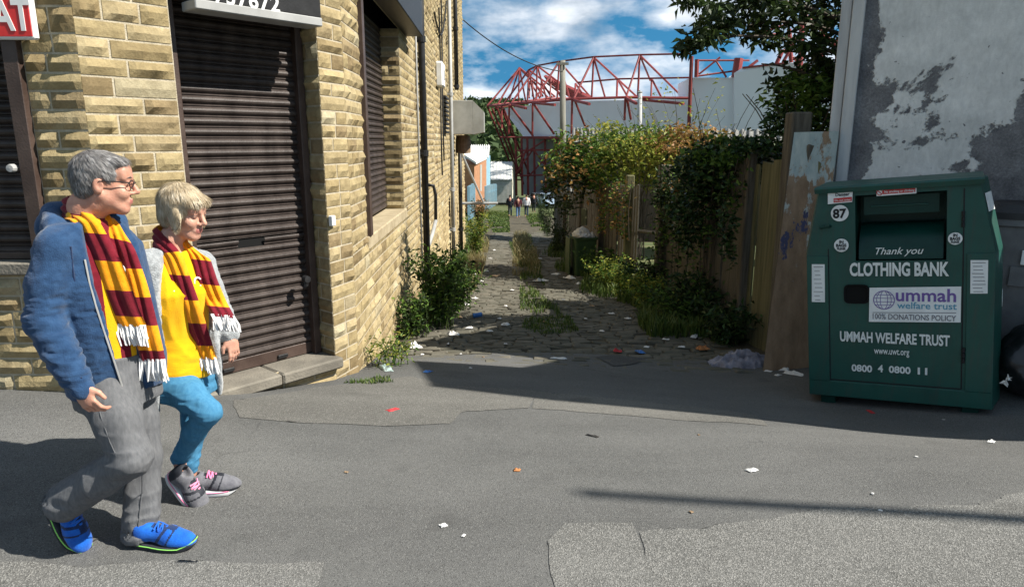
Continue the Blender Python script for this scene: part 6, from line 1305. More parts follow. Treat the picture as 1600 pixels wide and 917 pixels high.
# ---------------------------------------------------------------- the man in the blue hoodie
def person_root(label, V, F, mats, mi, extra=None, group=None):
    mb = mbVF(V, F, mi)
    if extra is not None: extra(mb)
    return single('person', label, 'person', mb, mats, True, group)
def J(px, py, Y): return at(px, py, Y)
def xy2(v): return np.array([v[0], v[1]])
def build_man():
    f2 = unit((.80,-.60)); r2 = np.array([f2[1], -f2[0]]); f3 = np.array([*f2,0]); r3 = np.array([*r2,0])
    pel = J(180,575,2.76); sh = J(138,372,2.73); rs, ls = J(90,387,2.58), J(186,378,2.90)
    rh, lh = J(160,592,2.67), J(203,590,2.85); rk, ra = J(207,716,2.61), J(97,784,2.68); lk, la = J(225,712,2.82), J(221,822,2.76)
    re, rw = J(70,502,2.51), J(122,598,2.45); le, lw = J(178,480,3.06), J(188,570,3.02); hc = J(164,287,2.73)
    nb = sh + np.array([0,0,.075]) + f3*.01
    lo = np.array([-2.55,2.1,-.05]); hi = np.array([-1.3,3.3,1.95])
    # body
    b = Vol(lo, hi, .0048); hR, hF, hU = frame_of((.88,.36,-.10)); P = head(b, hc, hR, hF, hU, .97)
    b.path([nb-UP*.04, nb+UP*.05+f3*.005, hc-hU*.075-hF*.025], [.066,.058,.056], .03)
    tor = lambda k: ([(pel[0],pel[1],pel[2]-.10,.15*k,.105*k),(pel[0],pel[1],pel[2]+.02,.16*k,.115*k),((pel[0]*.6+sh[0]*.4),(pel[1]*.6+sh[1]*.4),pel[2]+.20,.165*k,.12*k),(sh[0],sh[1],sh[2]-.17,.170*k,.125*k),(sh[0],sh[1],sh[2]-.03,.160*k,.105*k),(sh[0],sh[1],sh[2]+.055,.09*k,.07*k)], r2, f2)
    b.loft(tor(.92)); b.path([rs,re,rw],[.05,.042,.028]); b.path([ls,le,lw],[.05,.042,.028]); b.path([rh,rk,ra],[.075,.052,.036]); b.path([lh,lk,la],[.075,.052,.036])
    b.path([ra, ra+np.array([.03,0,-.05])],[.036,.03]); b.path([la, la+np.array([.02,0,-.05])],[.036,.03])
    hand(b, rw+unit(rw-re)*.01, unit(rw-re)*.9+np.array([.15,0,-.45]), np.array([-.15,-.95,.1]), np.array([.8,-.1,.5]), .93, 1.25); hand(b, lw, unit(lw-le), np.array([0,1,0]), f3, 1.0, .7)
    V, F = b.mesh(1); c = V[F].mean(1); mi = np.zeros(len(F), int); lipc = P(0,.098,-.064); mi[(np.abs((c-lipc)@hR) < .022)&(np.abs((c-lipc)@hU) < .009)&(np.abs((c-lipc)@hF) < .014)] = 1
    man = person_root('grey haired man in a blue hoodie and striped scarf walking on the left', V, F, [M['skin_m'], M['lip'], M['skin_m'], M['eye'], M['iris']], mi, lambda mb: eyes(mb, P, .97))
    # hair: short back and sides
    h = Vol(hc-.16, hc+.19, .004); A = np.stack([hR,hF,hU]); h.ell(P(0,-.024,.046), np.array((.083,.101,.088))*.96, A, .01); h.ell(P(0,-.062,-.005), np.array((.070,.056,.070))*.96, A, .03)
    h.ell(P(0,.115,-.030), np.array((.115,.080,.100))*.96, A, .012, 's'); h.ell(P(0,.02,-.105), np.array((.12,.085,.085))*.96, A, .012, 's')
    for g in (-1,1): h.ell(P(g*.082,-.006,-.012), np.array((.022,.028,.040)), A, .006, 's')
    h.ell(P(.01,.045,.092), np.array((.055,.040,.022)), A, .02)
    HV, HF = h.mesh(1); HV = HV + vnormals(HV,HF)*(.0035*fbm(HV*np.array([60,60,60]),3,5))[:,None]
    hair = part(man, 'hair', mbVF(HV, HF, 0, np.clip(.35+.5*fbm(HV[HF].mean(1)*55,3,2),0,1)), M['hair_m'], True); cw = P(.01,-.06,.13)
    def flow(p): d = p - cw; d = d/np.linalg.norm(d,axis=1)[:,None]; return d*.7 + hF*.45 - hU*.55
    mbh = hair_strips(HV, HF, 4200, flow, .026, .0012, 3, .0018, .07); part(hair, 'locks', mbh, M['hair_m'])
    mb = MB()
    for g in (-1,1): mb.tube([P(g*.050,.083,.030), P(g*.034,.095,.036), P(g*.014,.098,.031)], [.0016,.0026,.0018], 6)
    part(man, 'eyebrows', mb, M['hair_m'])
    # glasses
    mb = MB()
    for g in (-1,1):
        t = np.linspace(0,2*math.pi,19); mb.tube([P(g*.035 + .024*math.cos(a), .106-.012*abs(g*.035+.024*math.cos(a))/.06, .008 + .015*math.sin(a)) for a in t], .0019, 5, caps=False); mb.tube([P(g*.059,.095,.014), P(g*.078,.05,.016), P(g*.083,-.008,.014), P(g*.081,-.022,-.002)], .0024, 5)
    mb.tube([P(-.011,.106,.010), P(0,.110,.013), P(.011,.106,.010)], .002, 5); part(man, 'glasses', mb, M['black'])
    # jersey under the hoodie, claret and amber stripes
    t = Vol(lo, hi, .007); t.loft(tor(.98)); t.cap(nb-UP*.03, nb+UP*.012, .078, .07, .03); V, F = t.mesh(2); u = (V[F].mean(1)-sh)@r3; part(man, 'jersey', mbVF(V, F, (np.floor((u+.02)/.042) % 2).astype(int)), [M['yellow'], M['claret']], True)
    # hoodie
    o = Vol(lo, hi, .0065); Zt, Zb = sh[2]+.05, pel[2]-.06
    def cut(u, v, z):
        k = np.clip((z-Zb)/(Zt-Zb), 0, 1); A_ = np.where(u > 0, .24+.30*k, .36+.42*k); an = np.abs(np.arctan2(u, v)); return (A_-an)*np.sqrt(u*u+v*v)
    S = tor(1.0)[0]; S2 = [(x,y,z,w+.034,d+.034) for x,y,z,w,d in S]; S2[0] = (S2[0][0],S2[0][1],pel[2]-.085,.185,.142); S2[1] = (S2[1][0],S2[1][1],pel[2]+.03,.198,.152)
    o.loft((S2, r2, f2), .03); o.cap(rs+UP*.005, sh+UP*.03, .070, .07, .04); o.cap(ls+UP*.0, sh+UP*.03, .062, .07, .04)
    sl, Q = o.loc(lo, hi); dx, dy = Q[...,0]-sh[0], Q[...,1]-sh[1]; zz = Q[...,2]; cx_ = np.interp(zz, [pel[2],sh[2]], [pel[0],sh[0]]); cy_ = np.interp(zz, [pel[2],sh[2]], [pel[1],sh[1]]); uu = (Q[...,0]-cx_)*r2[0]+(Q[...,1]-cy_)*r2[1]; vv = (Q[...,0]-cx_)*f2[0]+(Q[...,1]-cy_)*f2[1]
    o.D = np.maximum(o.D, cut(uu, vv, zz)).astype(np.float32)
    o.path([rs, rs*.5+re*.5+np.array([-.012,0,0]), re, re*.45+rw*.55, rw-unit(rw-re)*.02], [.074,.072,.066,.060,.050], .02); o.cap(rw-unit(rw-re)*.035, rw+unit(rw-re)*.028, .043, .040, .004)
    o.path([ls, le, lw], [.066,.06,.045], .02)
    # hood lying on the back, its rim rolling round the neck
    o.ell(sh - f3*.125 + UP*.035 + r3*.015, (.125,.085,.10), np.stack([r3,f3,UP]), .03); o.path([sh+r3*.10+f3*.075-UP*.02, sh+r3*.118+UP*.055-f3*.01, sh+r3*.075-f3*.10+UP*.10, sh-f3*.125+UP*.105, sh-r3*.08-f3*.10+UP*.10, sh-r3*.115+UP*.05, sh-r3*.09+f3*.08-UP*.03], [.026,.036,.036,.034,.036,.036,.024], .02)
    o.cap(nb-f3*.02+UP*.0, nb-f3*.015+UP*.16, .074, .080, .01, 's')
    V, F = o.mesh(2); arm = np.clip(1.3*(bump_at(V, re, .12)+bump_at(V, rw*.7+re*.3, .09)), 0, 1); V = folds(V, F, .010, (13,13,42), 4, arm, 2); V = folds(V, F, .009, (11,11,4), 8, 1-arm*.6, 2); V = folds(V, F, .0016, (60,60,60), 9, 1.0, 2)
    hood = part(man, 'hoodie', mbVF(V, F), M['hoodie'], True)
    # zip along the near edge of the opening, drawcord
    pts = [o.hit(px, py) for px, py in ((134,405),(141,440),(152,480),(165,520),(180,565),(193,606))]; pts = [p for p in pts if p is not None]; mb = MB(); mb.tube(np.array(pts)-np.array([0,.006,0]), .004, 5); part(hood, 'zip', mb, M['grey'])
    pts = [o.hit(px, py) for px, py in ((112,385),(114,410),(118,440))]; pts = [p for p in pts if p is not None]
    if len(pts) > 1: mb = MB(); mb.tube(np.array(pts)-np.array([0,.005,0]), .0035, 5); part(hood, 'drawcord', mb, M['hoodlining'])
    pk = [o.hit(px, py) for px, py in ((128,520),(133,555),(128,590))]; pk = [p for p in pk if p is not None]
    if len(pk) > 1: mb = MB(); mb.tube(np.array(pk)-np.array([0,.004,0]), .003, 5); part(hood, 'pocket_seam', mb, M['hoodlining'])
    # jeans
    j = Vol(lo, hi, .0065); j.loft(([(pel[0],pel[1],pel[2]-.14,.17,.125),(pel[0],pel[1],pel[2]-.02,.168,.128),(pel[0],pel[1],pel[2]+.07,.16,.12)], r2, f2), .03)
    j.path([rh-UP*.03, rh*.5+rk*.5, rk, rk*.55+ra*.45, ra+np.array([.004,0,-.004])], [.098,.088,.072,.074,.080], .03); j.path([lh-UP*.03, lh*.5+lk*.5, lk, lk*.5+la*.5, la-UP*.035], [.098,.085,.070,.069,.080], .025)
    j.cap(ra-unit(ra-rk)*.01, ra+unit(ra-rk)*.09, .070, .082, .004, 's'); j.cap(la-UP*.02, la-UP*.10, .07, .082, .004, 's')
    for p0, nn_ in ((ra+unit(ra-rk)*.030, unit(ra-rk)), (la-UP*.050, np.array([.12,-.02,-1]))):     # square hems
        sl, Q = j.loc(p0-.15, p0+.15); j.D[sl] = np.maximum(j.D[sl], ((Q-p0)@unit(nn_)).astype(np.float32))
    V, F = j.mesh(2); m_ = np.clip(bump_at(V, rk-np.array([.05,0,.02]), .10)*1.3+bump_at(V, la, .10)+bump_at(V, ra, .10)+bump_at(V, pel-UP*.1, .10), 0, 1); V = folds(V, F, .015, (6,6,17), 14, m_, 2); V = folds(V, F, .008, (10,10,3), 15, 1.0, 2)
    jn = part(man, 'jeans', mbVF(V, F), M['jeans_g'], True)
    for pxs in (((148,612),(158,650),(172,690),(182,712)), ((222,735),(222,770),(218,805),(216,835))):
        pts = [j.hit(*q) for q in pxs]; pts = [p for p in pts if p is not None]
        if len(pts) > 1: mb = MB(); mb.tube(np.array(pts)-np.array([0,.001,0]), .0022, 5); part(jn, 'seam', mb, M['jeans_g'])
    # shoes
    gt = gp(112,851); heel = J(72,782,2.70); toe = J(121,852,2.70); d = unit(toe-heel); shoe(man, heel - d*.012, heel+d*.29, np.array([.72,-.25,.62]), .285, [M['shoe_b'], M['shoe_dark'], M['shoe_b'], M['lime'], M['shoe_navy']], .048)
    hl = gp(207,853); tl = gp(288,857); hl[2] = gz(hl[0],hl[1])+.008; d = unit(tl-hl); d[2] = 0; shoe(man, hl, hl+unit(d)*.285+np.array([0,0,-.012]), UP, .285, [M['shoe_b'], M['shoe_dark'], M['shoe_b'], M['lime'], M['shoe_navy']], .048)
    # scarf
    def surf(pts, ws, off):
        out = []
        for (px, py) in pts:
            q = [v.hit(px, py) for v in (o, t)]; q = [p for p in q if p is not None]; q = min(q, key=lambda p: p[1]) if q else at(px, py, 2.6); out.append(q - unit(ray(px, py))*off)
        return out
    back = [nb - f3*.075 + UP*.055 - r3*.02, nb - f3*.055 + r3*.062 + UP*.050]
    near = back + surf([(131,345),(144,374),(160,410),(173,448),(185,485),(197,511)], None, .014); nrm = [-f3+UP*.3, r3*.8-f3*.2+UP*.4] + [unit(f3*.75+r3*.65+UP*.1)]*6; wd = [UP*.8+f3*.2, unit(f3*.75-r3*.2+UP*.45)] + [unit(f3*.55-r3*.85+UP*.05)]*6
    wd = [UP, unit(UP*.8+f3*.3)] + [unit(np.array([.93,.10,-.10]))]*6
    m1, tip1 = ribbon(near, wd, [.09,.095,.11,.125,.14,.15,.155,.16], nrm, .009, .118, .035)
    scf = part(man, 'scarf', m1, [M['claret'], M['amber']], True); part(scf, 'fringe', fringe(tip1, 62, .085, .0048, 3), M['fringe'])
    far = [nb - f3*.075 + UP*.055 + r3*.02, nb - f3*.045 - r3*.07 + UP*.045, nb + f3*.055 - r3*.062 + UP*.0] + surf([(192,392),(208,440),(219,480),(230,530),(238,566)], None, .022); nrm = [-f3, -r3, unit(f3-r3*.5+UP*.4)] + [unit(f3+np.array([0,-.4,.1]))]*5; wd = [-UP, unit(-UP+f3*.2), unit(np.array([.6,.3,-.5]))] + [unit(np.array([.93,.05,-.05]))]*5
    m2, tip2 = ribbon(far, wd, [.09,.09,.09,.095,.10,.10,.105,.105], nrm, .009, .118, .06); fs = part(man, 'scarf', m2, [M['claret'], M['amber']], True); part(fs, 'fringe', fringe(tip2, 48, .09, .0048, 5), M['fringe'])
    q = t.hit(187,424)
    if q is not None:
        mb = MB(); q = q - unit(ray(187,424))*.012; a = np.linspace(0,2*math.pi,17); mb.tube([q + r3*(-.018*math.cos(k)) + UP*.026*math.sin(k) for k in a], .0055, 5, caps=False); part(man, 'shirt_lettering', mb, M['fringe'])
    return man
build_man()

# ---------------------------------------------------------------- the woman in the yellow top
def build_woman():
    f2 = unit((.74,-.67)); r2 = np.array([f2[1], -f2[0]]); f3 = np.array([*f2,0]); r3 = np.array([*r2,0])
    pel = J(283,574,3.13); sh = J(268,405,3.13); rs, ls = J(226,414,3.00), J(314,412,3.27)
    rh, lh = J(268,592,3.06), J(300,590,3.20); rk, ra = J(326,644,2.98), J(281,716,3.10); lk, la = J(303,655,3.17), J(296,728,3.15)
    re, rw = J(214,500,2.96), J(222,570,3.02); le, lw = J(338,478,3.36), J(358,522,3.24); hc = J(287,333,3.13)
    nb = sh + np.array([0,0,.06]) + f3*.01; lo = np.array([-2.05,2.5,-.02]); hi = np.array([-.95,3.7,1.85])
    b = Vol(lo, hi, .0048); hR, hF, hU = frame_of((.96,-.20,-.22)); P = head(b, hc, hR, hF, hU, .95)
    b.path([nb-UP*.03, nb+UP*.03+f3*.005, hc-hU*.07-hF*.02], [.055,.048,.047], .03)
    tor = lambda k: ([(pel[0],pel[1],pel[2]-.10,.15*k,.11*k),(pel[0],pel[1],pel[2]+.0,.155*k,.115*k),((pel[0]*.6+sh[0]*.4),(pel[1]*.6+sh[1]*.4),pel[2]+.17,.14*k,.11*k),(sh[0]+f2[0]*.01,sh[1]+f2[1]*.01,sh[2]-.15,.155*k,.128*k),(sh[0],sh[1],sh[2]-.03,.15*k,.09*k),(sh[0],sh[1],sh[2]+.045,.075*k,.06*k)], r2, f2)
    b.loft(tor(.92)); b.path([rs,re,rw],[.042,.036,.024]); b.path([ls,le,lw],[.042,.036,.024]); b.path([rh,rk,ra,ra-UP*.05],[.072,.048,.031,.03]); b.path([lh,lk,la,la-UP*.04],[.072,.048,.031,.03])
    hand(b, lw+unit(lw-le)*.012, np.array([.25,-.15,-1]), np.array([.75,-.6,.1]), np.array([.5,-.6,0]), .82, .7); hand(b, rw, np.array([.1,0,-1]), -f3, f3, .9, .6)
    V, F = b.mesh(1); c = V[F].mean(1); mi = np.zeros(len(F), int); lipc = P(0,.098,-.064); mi[(np.abs((c-lipc)@hR) < .022)&(np.abs((c-lipc)@hU) < .010)&(np.abs((c-lipc)@hF) < .014)] = 1
    w = person_root('fair haired woman in a yellow top, grey cardigan and striped scarf beside the man', V, F, [M['skin_w'], M['lip'], M['skin_w'], M['eye'], M['iris']], mi, lambda mb: eyes(mb, P, .95))
    h = Vol(hc-.17, hc+.2, .004); A = np.stack([hR,hF,hU]); h.ell(P(0,-.024,.050), np.array((.089,.106,.093))*.97, A, .01); h.ell(P(0,-.050,-.015), np.array((.084,.064,.070))*.97, A, .03); h.ell(P(0,.055,.076), np.array((.072,.046,.034)), A, .02)
    h.ell(P(0,.145,-.036), np.array((.13,.106,.102)), A, .012, 's'); h.ell(P(0,.035,-.125), np.array((.13,.10,.075)), A, .012, 's')
    for g in (-1,1): h.ell(P(g*.085,.022,-.018), np.array((.012,.026,.042)), A, .03)
    HV, HF = h.mesh(1); HV = HV + vnormals(HV,HF)*(.002*fbm(HV*np.array([40,40,20]),3,6))[:,None]
    hair = part(w, 'hair', mbVF(HV, HF, 0, np.clip(.45+.6*fbm(HV[HF].mean(1)*45,3,2),0,1)), M['hair_w'], True); cw = P(-.01,-.045,.14)
    def flow(p): d = p - cw; d = d/np.linalg.norm(d,axis=1)[:,None]; return d*.8 + hF*.35 - hU*.55
    part(hair, 'locks', hair_strips(HV, HF, 7000, flow, .042, .0010, 7, .0014, .05), M['hair_w'])
    mb = MB()
    for g in (-1,1): mb.tube([P(g*.048,.082,.030), P(g*.034,.092,.034), P(g*.016,.094,.030)], .0022, 6)
    part(w, 'eyebrows', mb, M['hair_w'])
    t = Vol(lo, hi, .0065); S = tor(1.03)[0]; S[0] = (pel[0],pel[1],pel[2]-.035,.168,.128); S[1] = (pel[0],pel[1],pel[2]+.03,.166,.126); t.loft((S, r2, f2)); t.cap(nb-UP*.03, nb+UP*.0, .068, .06, .03); t.cap(nb+f3*.05+UP*.01, nb+f3*.01+UP*.06, .045, .05, .01, 's')
    V, F = t.mesh(2); V = folds(V, F, .012, (12,12,4), 24, 1.0, 2); V = folds(V, F, .005, (9,9,24), 25, np.clip((pel[2]+.2-V[:,2])/.2,0,1)); part(w, 'top', mbVF(V, F), M['yellow'], True)
    o = Vol(lo, hi, .0065); S = tor(1.0)[0]; zl = .62; S2 = [(pel[0]-f2[0]*.03,pel[1]-f2[1]*.03,zl,.175,.15)] + [(x,y,z,a+.03,d+.030) for x,y,z,a,d in S]; o.loft((S2, r2, f2), .02); o.cap(rs, sh+UP*.02, .06, .055, .03); o.cap(ls, sh+UP*.02, .06, .055, .03)
    sl, Q = o.loc(lo, hi); zz = Q[...,2]; cx_ = np.interp(zz, [pel[2],sh[2]], [pel[0],sh[0]]); cy_ = np.interp(zz, [pel[2],sh[2]], [pel[1],sh[1]]); uu = (Q[...,0]-cx_)*r2[0]+(Q[...,1]-cy_)*r2[1]; vv = (Q[...,0]-cx_)*f2[0]+(Q[...,1]-cy_)*f2[1]
    an = np.arctan2(uu, vv); Ar = np.interp(zz, [zl, pel[2], sh[2]], [1.15, .92, .70]); o.D = np.maximum(o.D, (Ar-np.abs(an))*np.sqrt(uu*uu+vv*vv)).astype(np.float32)
    o.loft(([(x,y,z,a+.012,d+.012) for x,y,z,a,d in S2[:4]] if False else [(pel[0],pel[1],zl-.1,.15,.115),(pel[0],pel[1],pel[2]-.02,.158,.118)], r2, f2), .004, mode='s')
    o.path([rs,re,rw+unit(rw-re)*.0],[.064,.058,.05],.02); o.path([ls,le,lw-unit(lw-le)*.01],[.064,.060,.052],.02); o.cap(nb+UP*.02, nb+UP*.12, .06, .07, .01, 's')
    V, F = o.mesh(2); V = folds(V, F, .010, (14,14,4), 31, np.clip((sh[2]-V[:,2])/.3,0,1)); V = folds(V, F, .010, (9,9,26), 33, np.clip(bump_at(V, le, .12)+bump_at(V, re, .12),0,1)); V = V + vnormals(V,F)*(.003*fbm(V*70,2,3))[:,None]; part(w, 'cardigan', mbVF(V, F), M['cardi'], True)
    j = Vol(lo, hi, .0055); j.loft(([(pel[0],pel[1],pel[2]-.13,.152,.112),(pel[0],pel[1],pel[2]-.01,.156,.118),(pel[0],pel[1],pel[2]+.05,.15,.11)], r2, f2), .03)
    j.path([rh-UP*.02, rh*.5+rk*.5, rk, rk*.6+ra*.4+np.array([-.012,0,0]), ra],[.086,.071,.054,.050,.040],.03); j.path([lh-UP*.02, lh*.5+lk*.5, lk, lk*.6+la*.4, la],[.087,.073,.056,.051,.041],.02)
    V, F = j.mesh(2); m_ = np.clip(bump_at(V, rk-np.array([.05,0,.0]), .08)*1.2+bump_at(V, ra, .07)+bump_at(V, la, .07)+bump_at(V, pel-UP*.08, .1), 0, 1); V = folds(V, F, .009, (10,10,36), 41, m_, 2); V = folds(V, F, .003, (18,18,8), 42, 1.0, 2); part(w, 'jeans', mbVF(V, F), M['jeans_b'], True)
    mt = [M['shoe_g'], M['sole_w'], M['pink'], M['pink'], M['shoe_dark']]
    g1 = gp(296,784); heel = J(259,743,3.08); d = unit(np.array([g1[0],g1[1],float(gz(g1[0],g1[1]))+.012])-heel); shoe(w, heel, heel+d*.25, unit(np.array([.5,-.2,.8])), .25, mt, .042)
    h2 = gp(291,776); t2 = gp(345,772); d = unit(t2-h2); h2[2] = float(gz(h2[0],h2[1]))+.008; d[2] = -.03; shoe(w, h2, h2+d*.25, UP, .25, mt, .042)
    def surf(pts, off):
        out = []
        for (px, py) in pts:
            q = [v.hit(px, py) for v in (o, t)]; q = [p for p in q if p is not None]; q = min(q, key=lambda p: p[1]) if q else at(px, py, 3.0); out.append(q - unit(ray(px, py))*off)
        return out
    near = [nb - f3*.065 + UP*.06 - r3*.02, nb - f3*.03 + r3*.06 + UP*.055, nb + f3*.035 + r3*.062 + UP*.015] + surf([(266,398),(280,438),(294,480),(310,530),(320,562)], .014)
    wd = [UP, UP, unit(UP*.5+np.array([.6,0,0]))] + [unit(np.array([.95,.05,-.08]))]*5; nr = [-f3, r3, unit(r3+f3+UP*.3)] + [unit(f3+np.array([0,-.5,.1]))]*5
    m1, tp = ribbon(near, wd, [.085,.085,.09,.10,.105,.11,.11,.11], nr, .009, .118, .09); scf = part(w, 'scarf', m1, [M['claret'], M['amber']], True); part(scf, 'fringe', fringe(tp, 52, .075, .0045, 11), M['fringe'])
    far = [nb - f3*.065 + UP*.06 + r3*.02, nb - f3*.02 - r3*.062 + UP*.05, nb + f3*.05 - r3*.055 + UP*.0] + surf([(312,402),(322,435)], .018) + [at(336,470,3.12), at(350,496,3.08)]
    wd = [-UP, -UP, unit(np.array([.6,.3,-.5]))] + [unit(np.array([.93,.2,-.15]))]*4; nr = [-f3, -r3, unit(f3-r3*.5+UP*.4)] + [unit(f3+np.array([0,-.4,.2]))]*4
    m2, tp = ribbon(far, wd, [.085,.085,.085,.09,.095,.10,.10], nr, .009, .118, .03); fs = part(w, 'scarf', m2, [M['claret'], M['amber']], True); part(fs, 'fringe', fringe(tp, 46, .075, .0045, 13), M['fringe'])
    for (px, py, a0, a1) in ((309,441,.6,5.6),(276,450,3.6,6.6)):
        q = t.hit(px, py)
        if q is not None: q = q - unit(ray(px,py))*.006; mb = MB(); mb.tube([q - r3*.016*math.cos(k) + UP*.022*math.sin(k) for k in np.linspace(a0,a1,12)], .0045, 5); part(w, 'shirt_lettering', mb, M['fringe'])
    return w
build_woman()

# ---------------------------------------------------------------- people far down the alley
def walker(label, px, py, topc, legc, hairc, stride, heavy=1.0, H=1.75):
    g = gp(px, py); g[2] = float(gz(g[0],g[1])); c = lambda x, y, z: g+np.array([x,y,z*H/1.75]); lo = g+np.array([-.5,-.5,-.05]); hi = g+np.array([.5,.5,1.9]); b = Vol(lo, hi, .014)
    b.ell(c(0,.0,1.62), (.078,.095,.115)); b.cap(c(0,-.01,1.40), c(0,0,1.55), .06, .055); st = stride
    b.cap(c(0,0,.95), c(0,0,1.35), .12, .15); hip = [c(-.09,0,.9), c(.09,0,.9)]; ft = [c(-.09,st*.25,.06), c(.09,-st*.25,.06)]; kn = [(hip[i]+ft[i])/2+np.array([0,.05,.02]) for i in (0,1)]
    for i in (0,1): b.path([hip[i],kn[i],ft[i]],[.075,.055,.04]); b.cap(ft[i]+np.array([0,-.06,-.03]), ft[i]+np.array([0,.14,-.035]), .04, .035)
    arms = [[c(s*.2,0,1.38), c(s*.27,-s*.05*st,1.12), c(s*.25,-s*st*.15+.05,.88)] for s in (-1,1)]
    for a in arms: b.path(a, [.05,.04,.032]); b.cap(a[2], a[2]+np.array([0,.02,-.09]), .035, .03)
    V, F = b.mesh(1); p = single('person', label, 'person', mbVF(V, F), M['skin_m'], True, 'people far down the alley')
    t = Vol(lo, hi, .014); t.loft(([(g[0],g[1],c(0,0,.86)[2],.185*heavy,.13*heavy),(g[0],g[1],c(0,0,1.2)[2],.195*heavy,.14*heavy),(g[0],g[1],c(0,0,1.38)[2],.205*heavy,.12),(g[0],g[1],c(0,0,1.47)[2],.1,.09)], np.array([1.0,0]), np.array([0,1.0])))
    for a in arms: t.path(a, [.075,.065,.055])
    V, F = t.mesh(1); part(p, 'jacket', mbVF(V, F), topc, True)
    t = Vol(lo, hi, .014); t.ell(c(0,0,.9), (.16,.12,.12))
    for i in (0,1): t.path([hip[i],kn[i],ft[i]+np.array([0,0,.05])],[.095,.075,.06])
    V, F = t.mesh(1); part(p, 'trousers', mbVF(V, F), legc, True); t = Vol(lo, hi, .014); t.ell(c(0,-.015,1.655), (.088,.102,.098)); V, F = t.mesh(0); V[:,1] = V[:,1]; part(p, 'hair', mbVF(V, F), hairc, True)
dk = cloth('dark jacket', (.012,.014,.02), (.02,.022,.03)); wt = cloth('white shirt', (.62,.6,.6), (.72,.7,.7)); dm = cloth('dark denim', (.02,.03,.05), (.035,.05,.08)); bl = cloth('blue denim', (.05,.10,.2), (.08,.15,.27)); br = cloth('dark claret top', (.06,.012,.018), (.09,.02,.025)); hb = cloth('brown hair', (.02,.012,.008), (.035,.022,.014))
walker('far person in a dark jacket, leftmost of the group walking down the alley', 797, 337.5, dk, dm, hb, 1.0)
walker('far person in a dark claret top and blue jeans in the middle of the group', 809.5, 339.5, br, bl, hb, -1.0, .95, 1.68)
walker('far person in a white top and dark trousers in the group down the alley', 822.5, 338, wt, dm, hb, .9, 1.05, 1.8)
walker('far person in dark clothes standing by the parked cars', 834, 331, dk, dk, hb, .2, 1.0, 1.7)
# ---------------------------------------------------------------- rubbish on the ground
M['paper'] = pmat('white litter', (.55,.54,.52), (.74,.73,.71), 20, .7); M['cloth_heap'] = cloth('dumped grey lilac cloth', (.12,.115,.14), (.30,.29,.34), 9, 200)
M['bluep'] = pmat('blue litter', (.03,.12,.38), (.06,.2,.5), 20, .4); M['redp'] = pmat('red litter', (.42,.03,.04), (.5,.05,.05), 20, .6); M['orangep'] = pmat('orange rubble', (.36,.14,.05), (.45,.2,.08), 20, .9); M['tealp'] = pmat('grey green plastic', (.28,.36,.35), (.42,.5,.48), 20, .35); M['darkp'] = pmat('dark litter', (.02,.02,.02), (.05,.045,.04), 20, .8); M['brownp'] = pmat('brown card', (.22,.15,.09), (.3,.21,.13), 20, .8)
def scrap(px, py, w, l, h, mat, label, cat='litter', group=None, name='paper_scrap', seed=None):
    g = gp(px, py); sd = seed if seed is not None else RNG.integers(999); n = 11; U, V = np.meshgrid(np.linspace(-.5,.5,n), np.linspace(-.5,.5,n), indexing='ij'); a = RNG.random()*6.28
    f = fbm(np.stack([U*3,V*3],-1)+.1, 3, sd); k = 1+.35*fbm(np.stack([U*4,V*4],-1), 2, sd+1); x, y = U*w*k, V*l*k; X = g[0]+x*math.cos(a)-y*math.sin(a); Y = g[1]+x*math.sin(a)+y*math.cos(a)
    base = gz(X, Y) + (.014 if g[1] < 7 else .022); P = np.stack([X, Y, base + .003 + np.clip(f+.35,0,None)*h*(1-(2*np.maximum(np.abs(U),np.abs(V)))**4)], -1)
    mb = MB(); mb.grid(P); Q = P.copy(); Q[...,2] -= .002; mb.grid(Q[:, ::-1])
    e = [(i,0) for i in range(n)]+[(n-1,j) for j in range(1,n)]+[(i,n-1) for i in range(n-2,-1,-1)]+[(0,j) for j in range(n-2,0,-1)]; A = np.array([P[i] for i in e]); B_ = np.array([Q[i] for i in e]); m_ = len(e); mb.add(np.concatenate([A,B_]), [(i,(i+1)%m_,m_+(i+1)%m_,m_+i) for i in range(m_)])
    return single(name, label, cat, mb, mat, False, group)
def can(px, py, r, l, mat, label):
    g = gp(px, py); t = thing('drink_can', label, 'can', (g[0],g[1],float(gz(g[0],g[1]))+.02)); o = np.array(t.location)+np.array([0,0,r]); mb = MB(); mb.lathe(o, [(r*.1,-l/2),(r*.8,-l/2),(r,-l/2+.01),(r*.93,0),(r,l/2-.012),(r*.8,l/2)], 14, axis=(.9,.35,.05)); part(t, 'body', mb, mat, True)
    mb = MB(); d = unit((.9,.35,.05)); mb.lathe(o+d*(l/2-.001), [(r*.8,0),(r*.7,.002),(0,.001)], 14, axis=d); part(t, 'end', mb, M['galv'])
scrap(648,545,.17,.14,.07,M['paper'],'crumpled white paper on the tarmac just past the stone corner',name='crumpled_paper')
scrap(603,578,.34,.09,.05,M['tealp'],'grey green plastic wrapper strewn at the foot of the stone corner',name='plastic_wrapper')
scrap(668,583,.09,.06,.02,M['bluep'],'small blue wrapper on the shaded tarmac beyond the stone corner',name='wrapper')
can(746,498,.036,.14,M['bluep'],'crushed blue drink can on the setts beside the nettle clump')
scrap(790,510,.14,.10,.05,M['paper'],'white crumpled tissue on the setts right of the blue can',name='crumpled_paper')
scrap(872,562,.15,.06,.03,M['paper'],'twisted white scrap on the shaded tarmac at the alley mouth')
scrap(965,552,.09,.07,.05,M['redp'],'small red crisp packet on the dark tarmac patch',name='wrapper')
scrap(614,643,.10,.05,.012,M['redp'],'flat red scrap on the sunlit beige tarmac')
scrap(1360,646,.09,.03,.012,M['redp'],'thin red scrap on the ground in front of the clothing bank')
scrap(693,825,.035,.03,.01,M['paper'],'tiny white scrap near the middle of the front of the road')
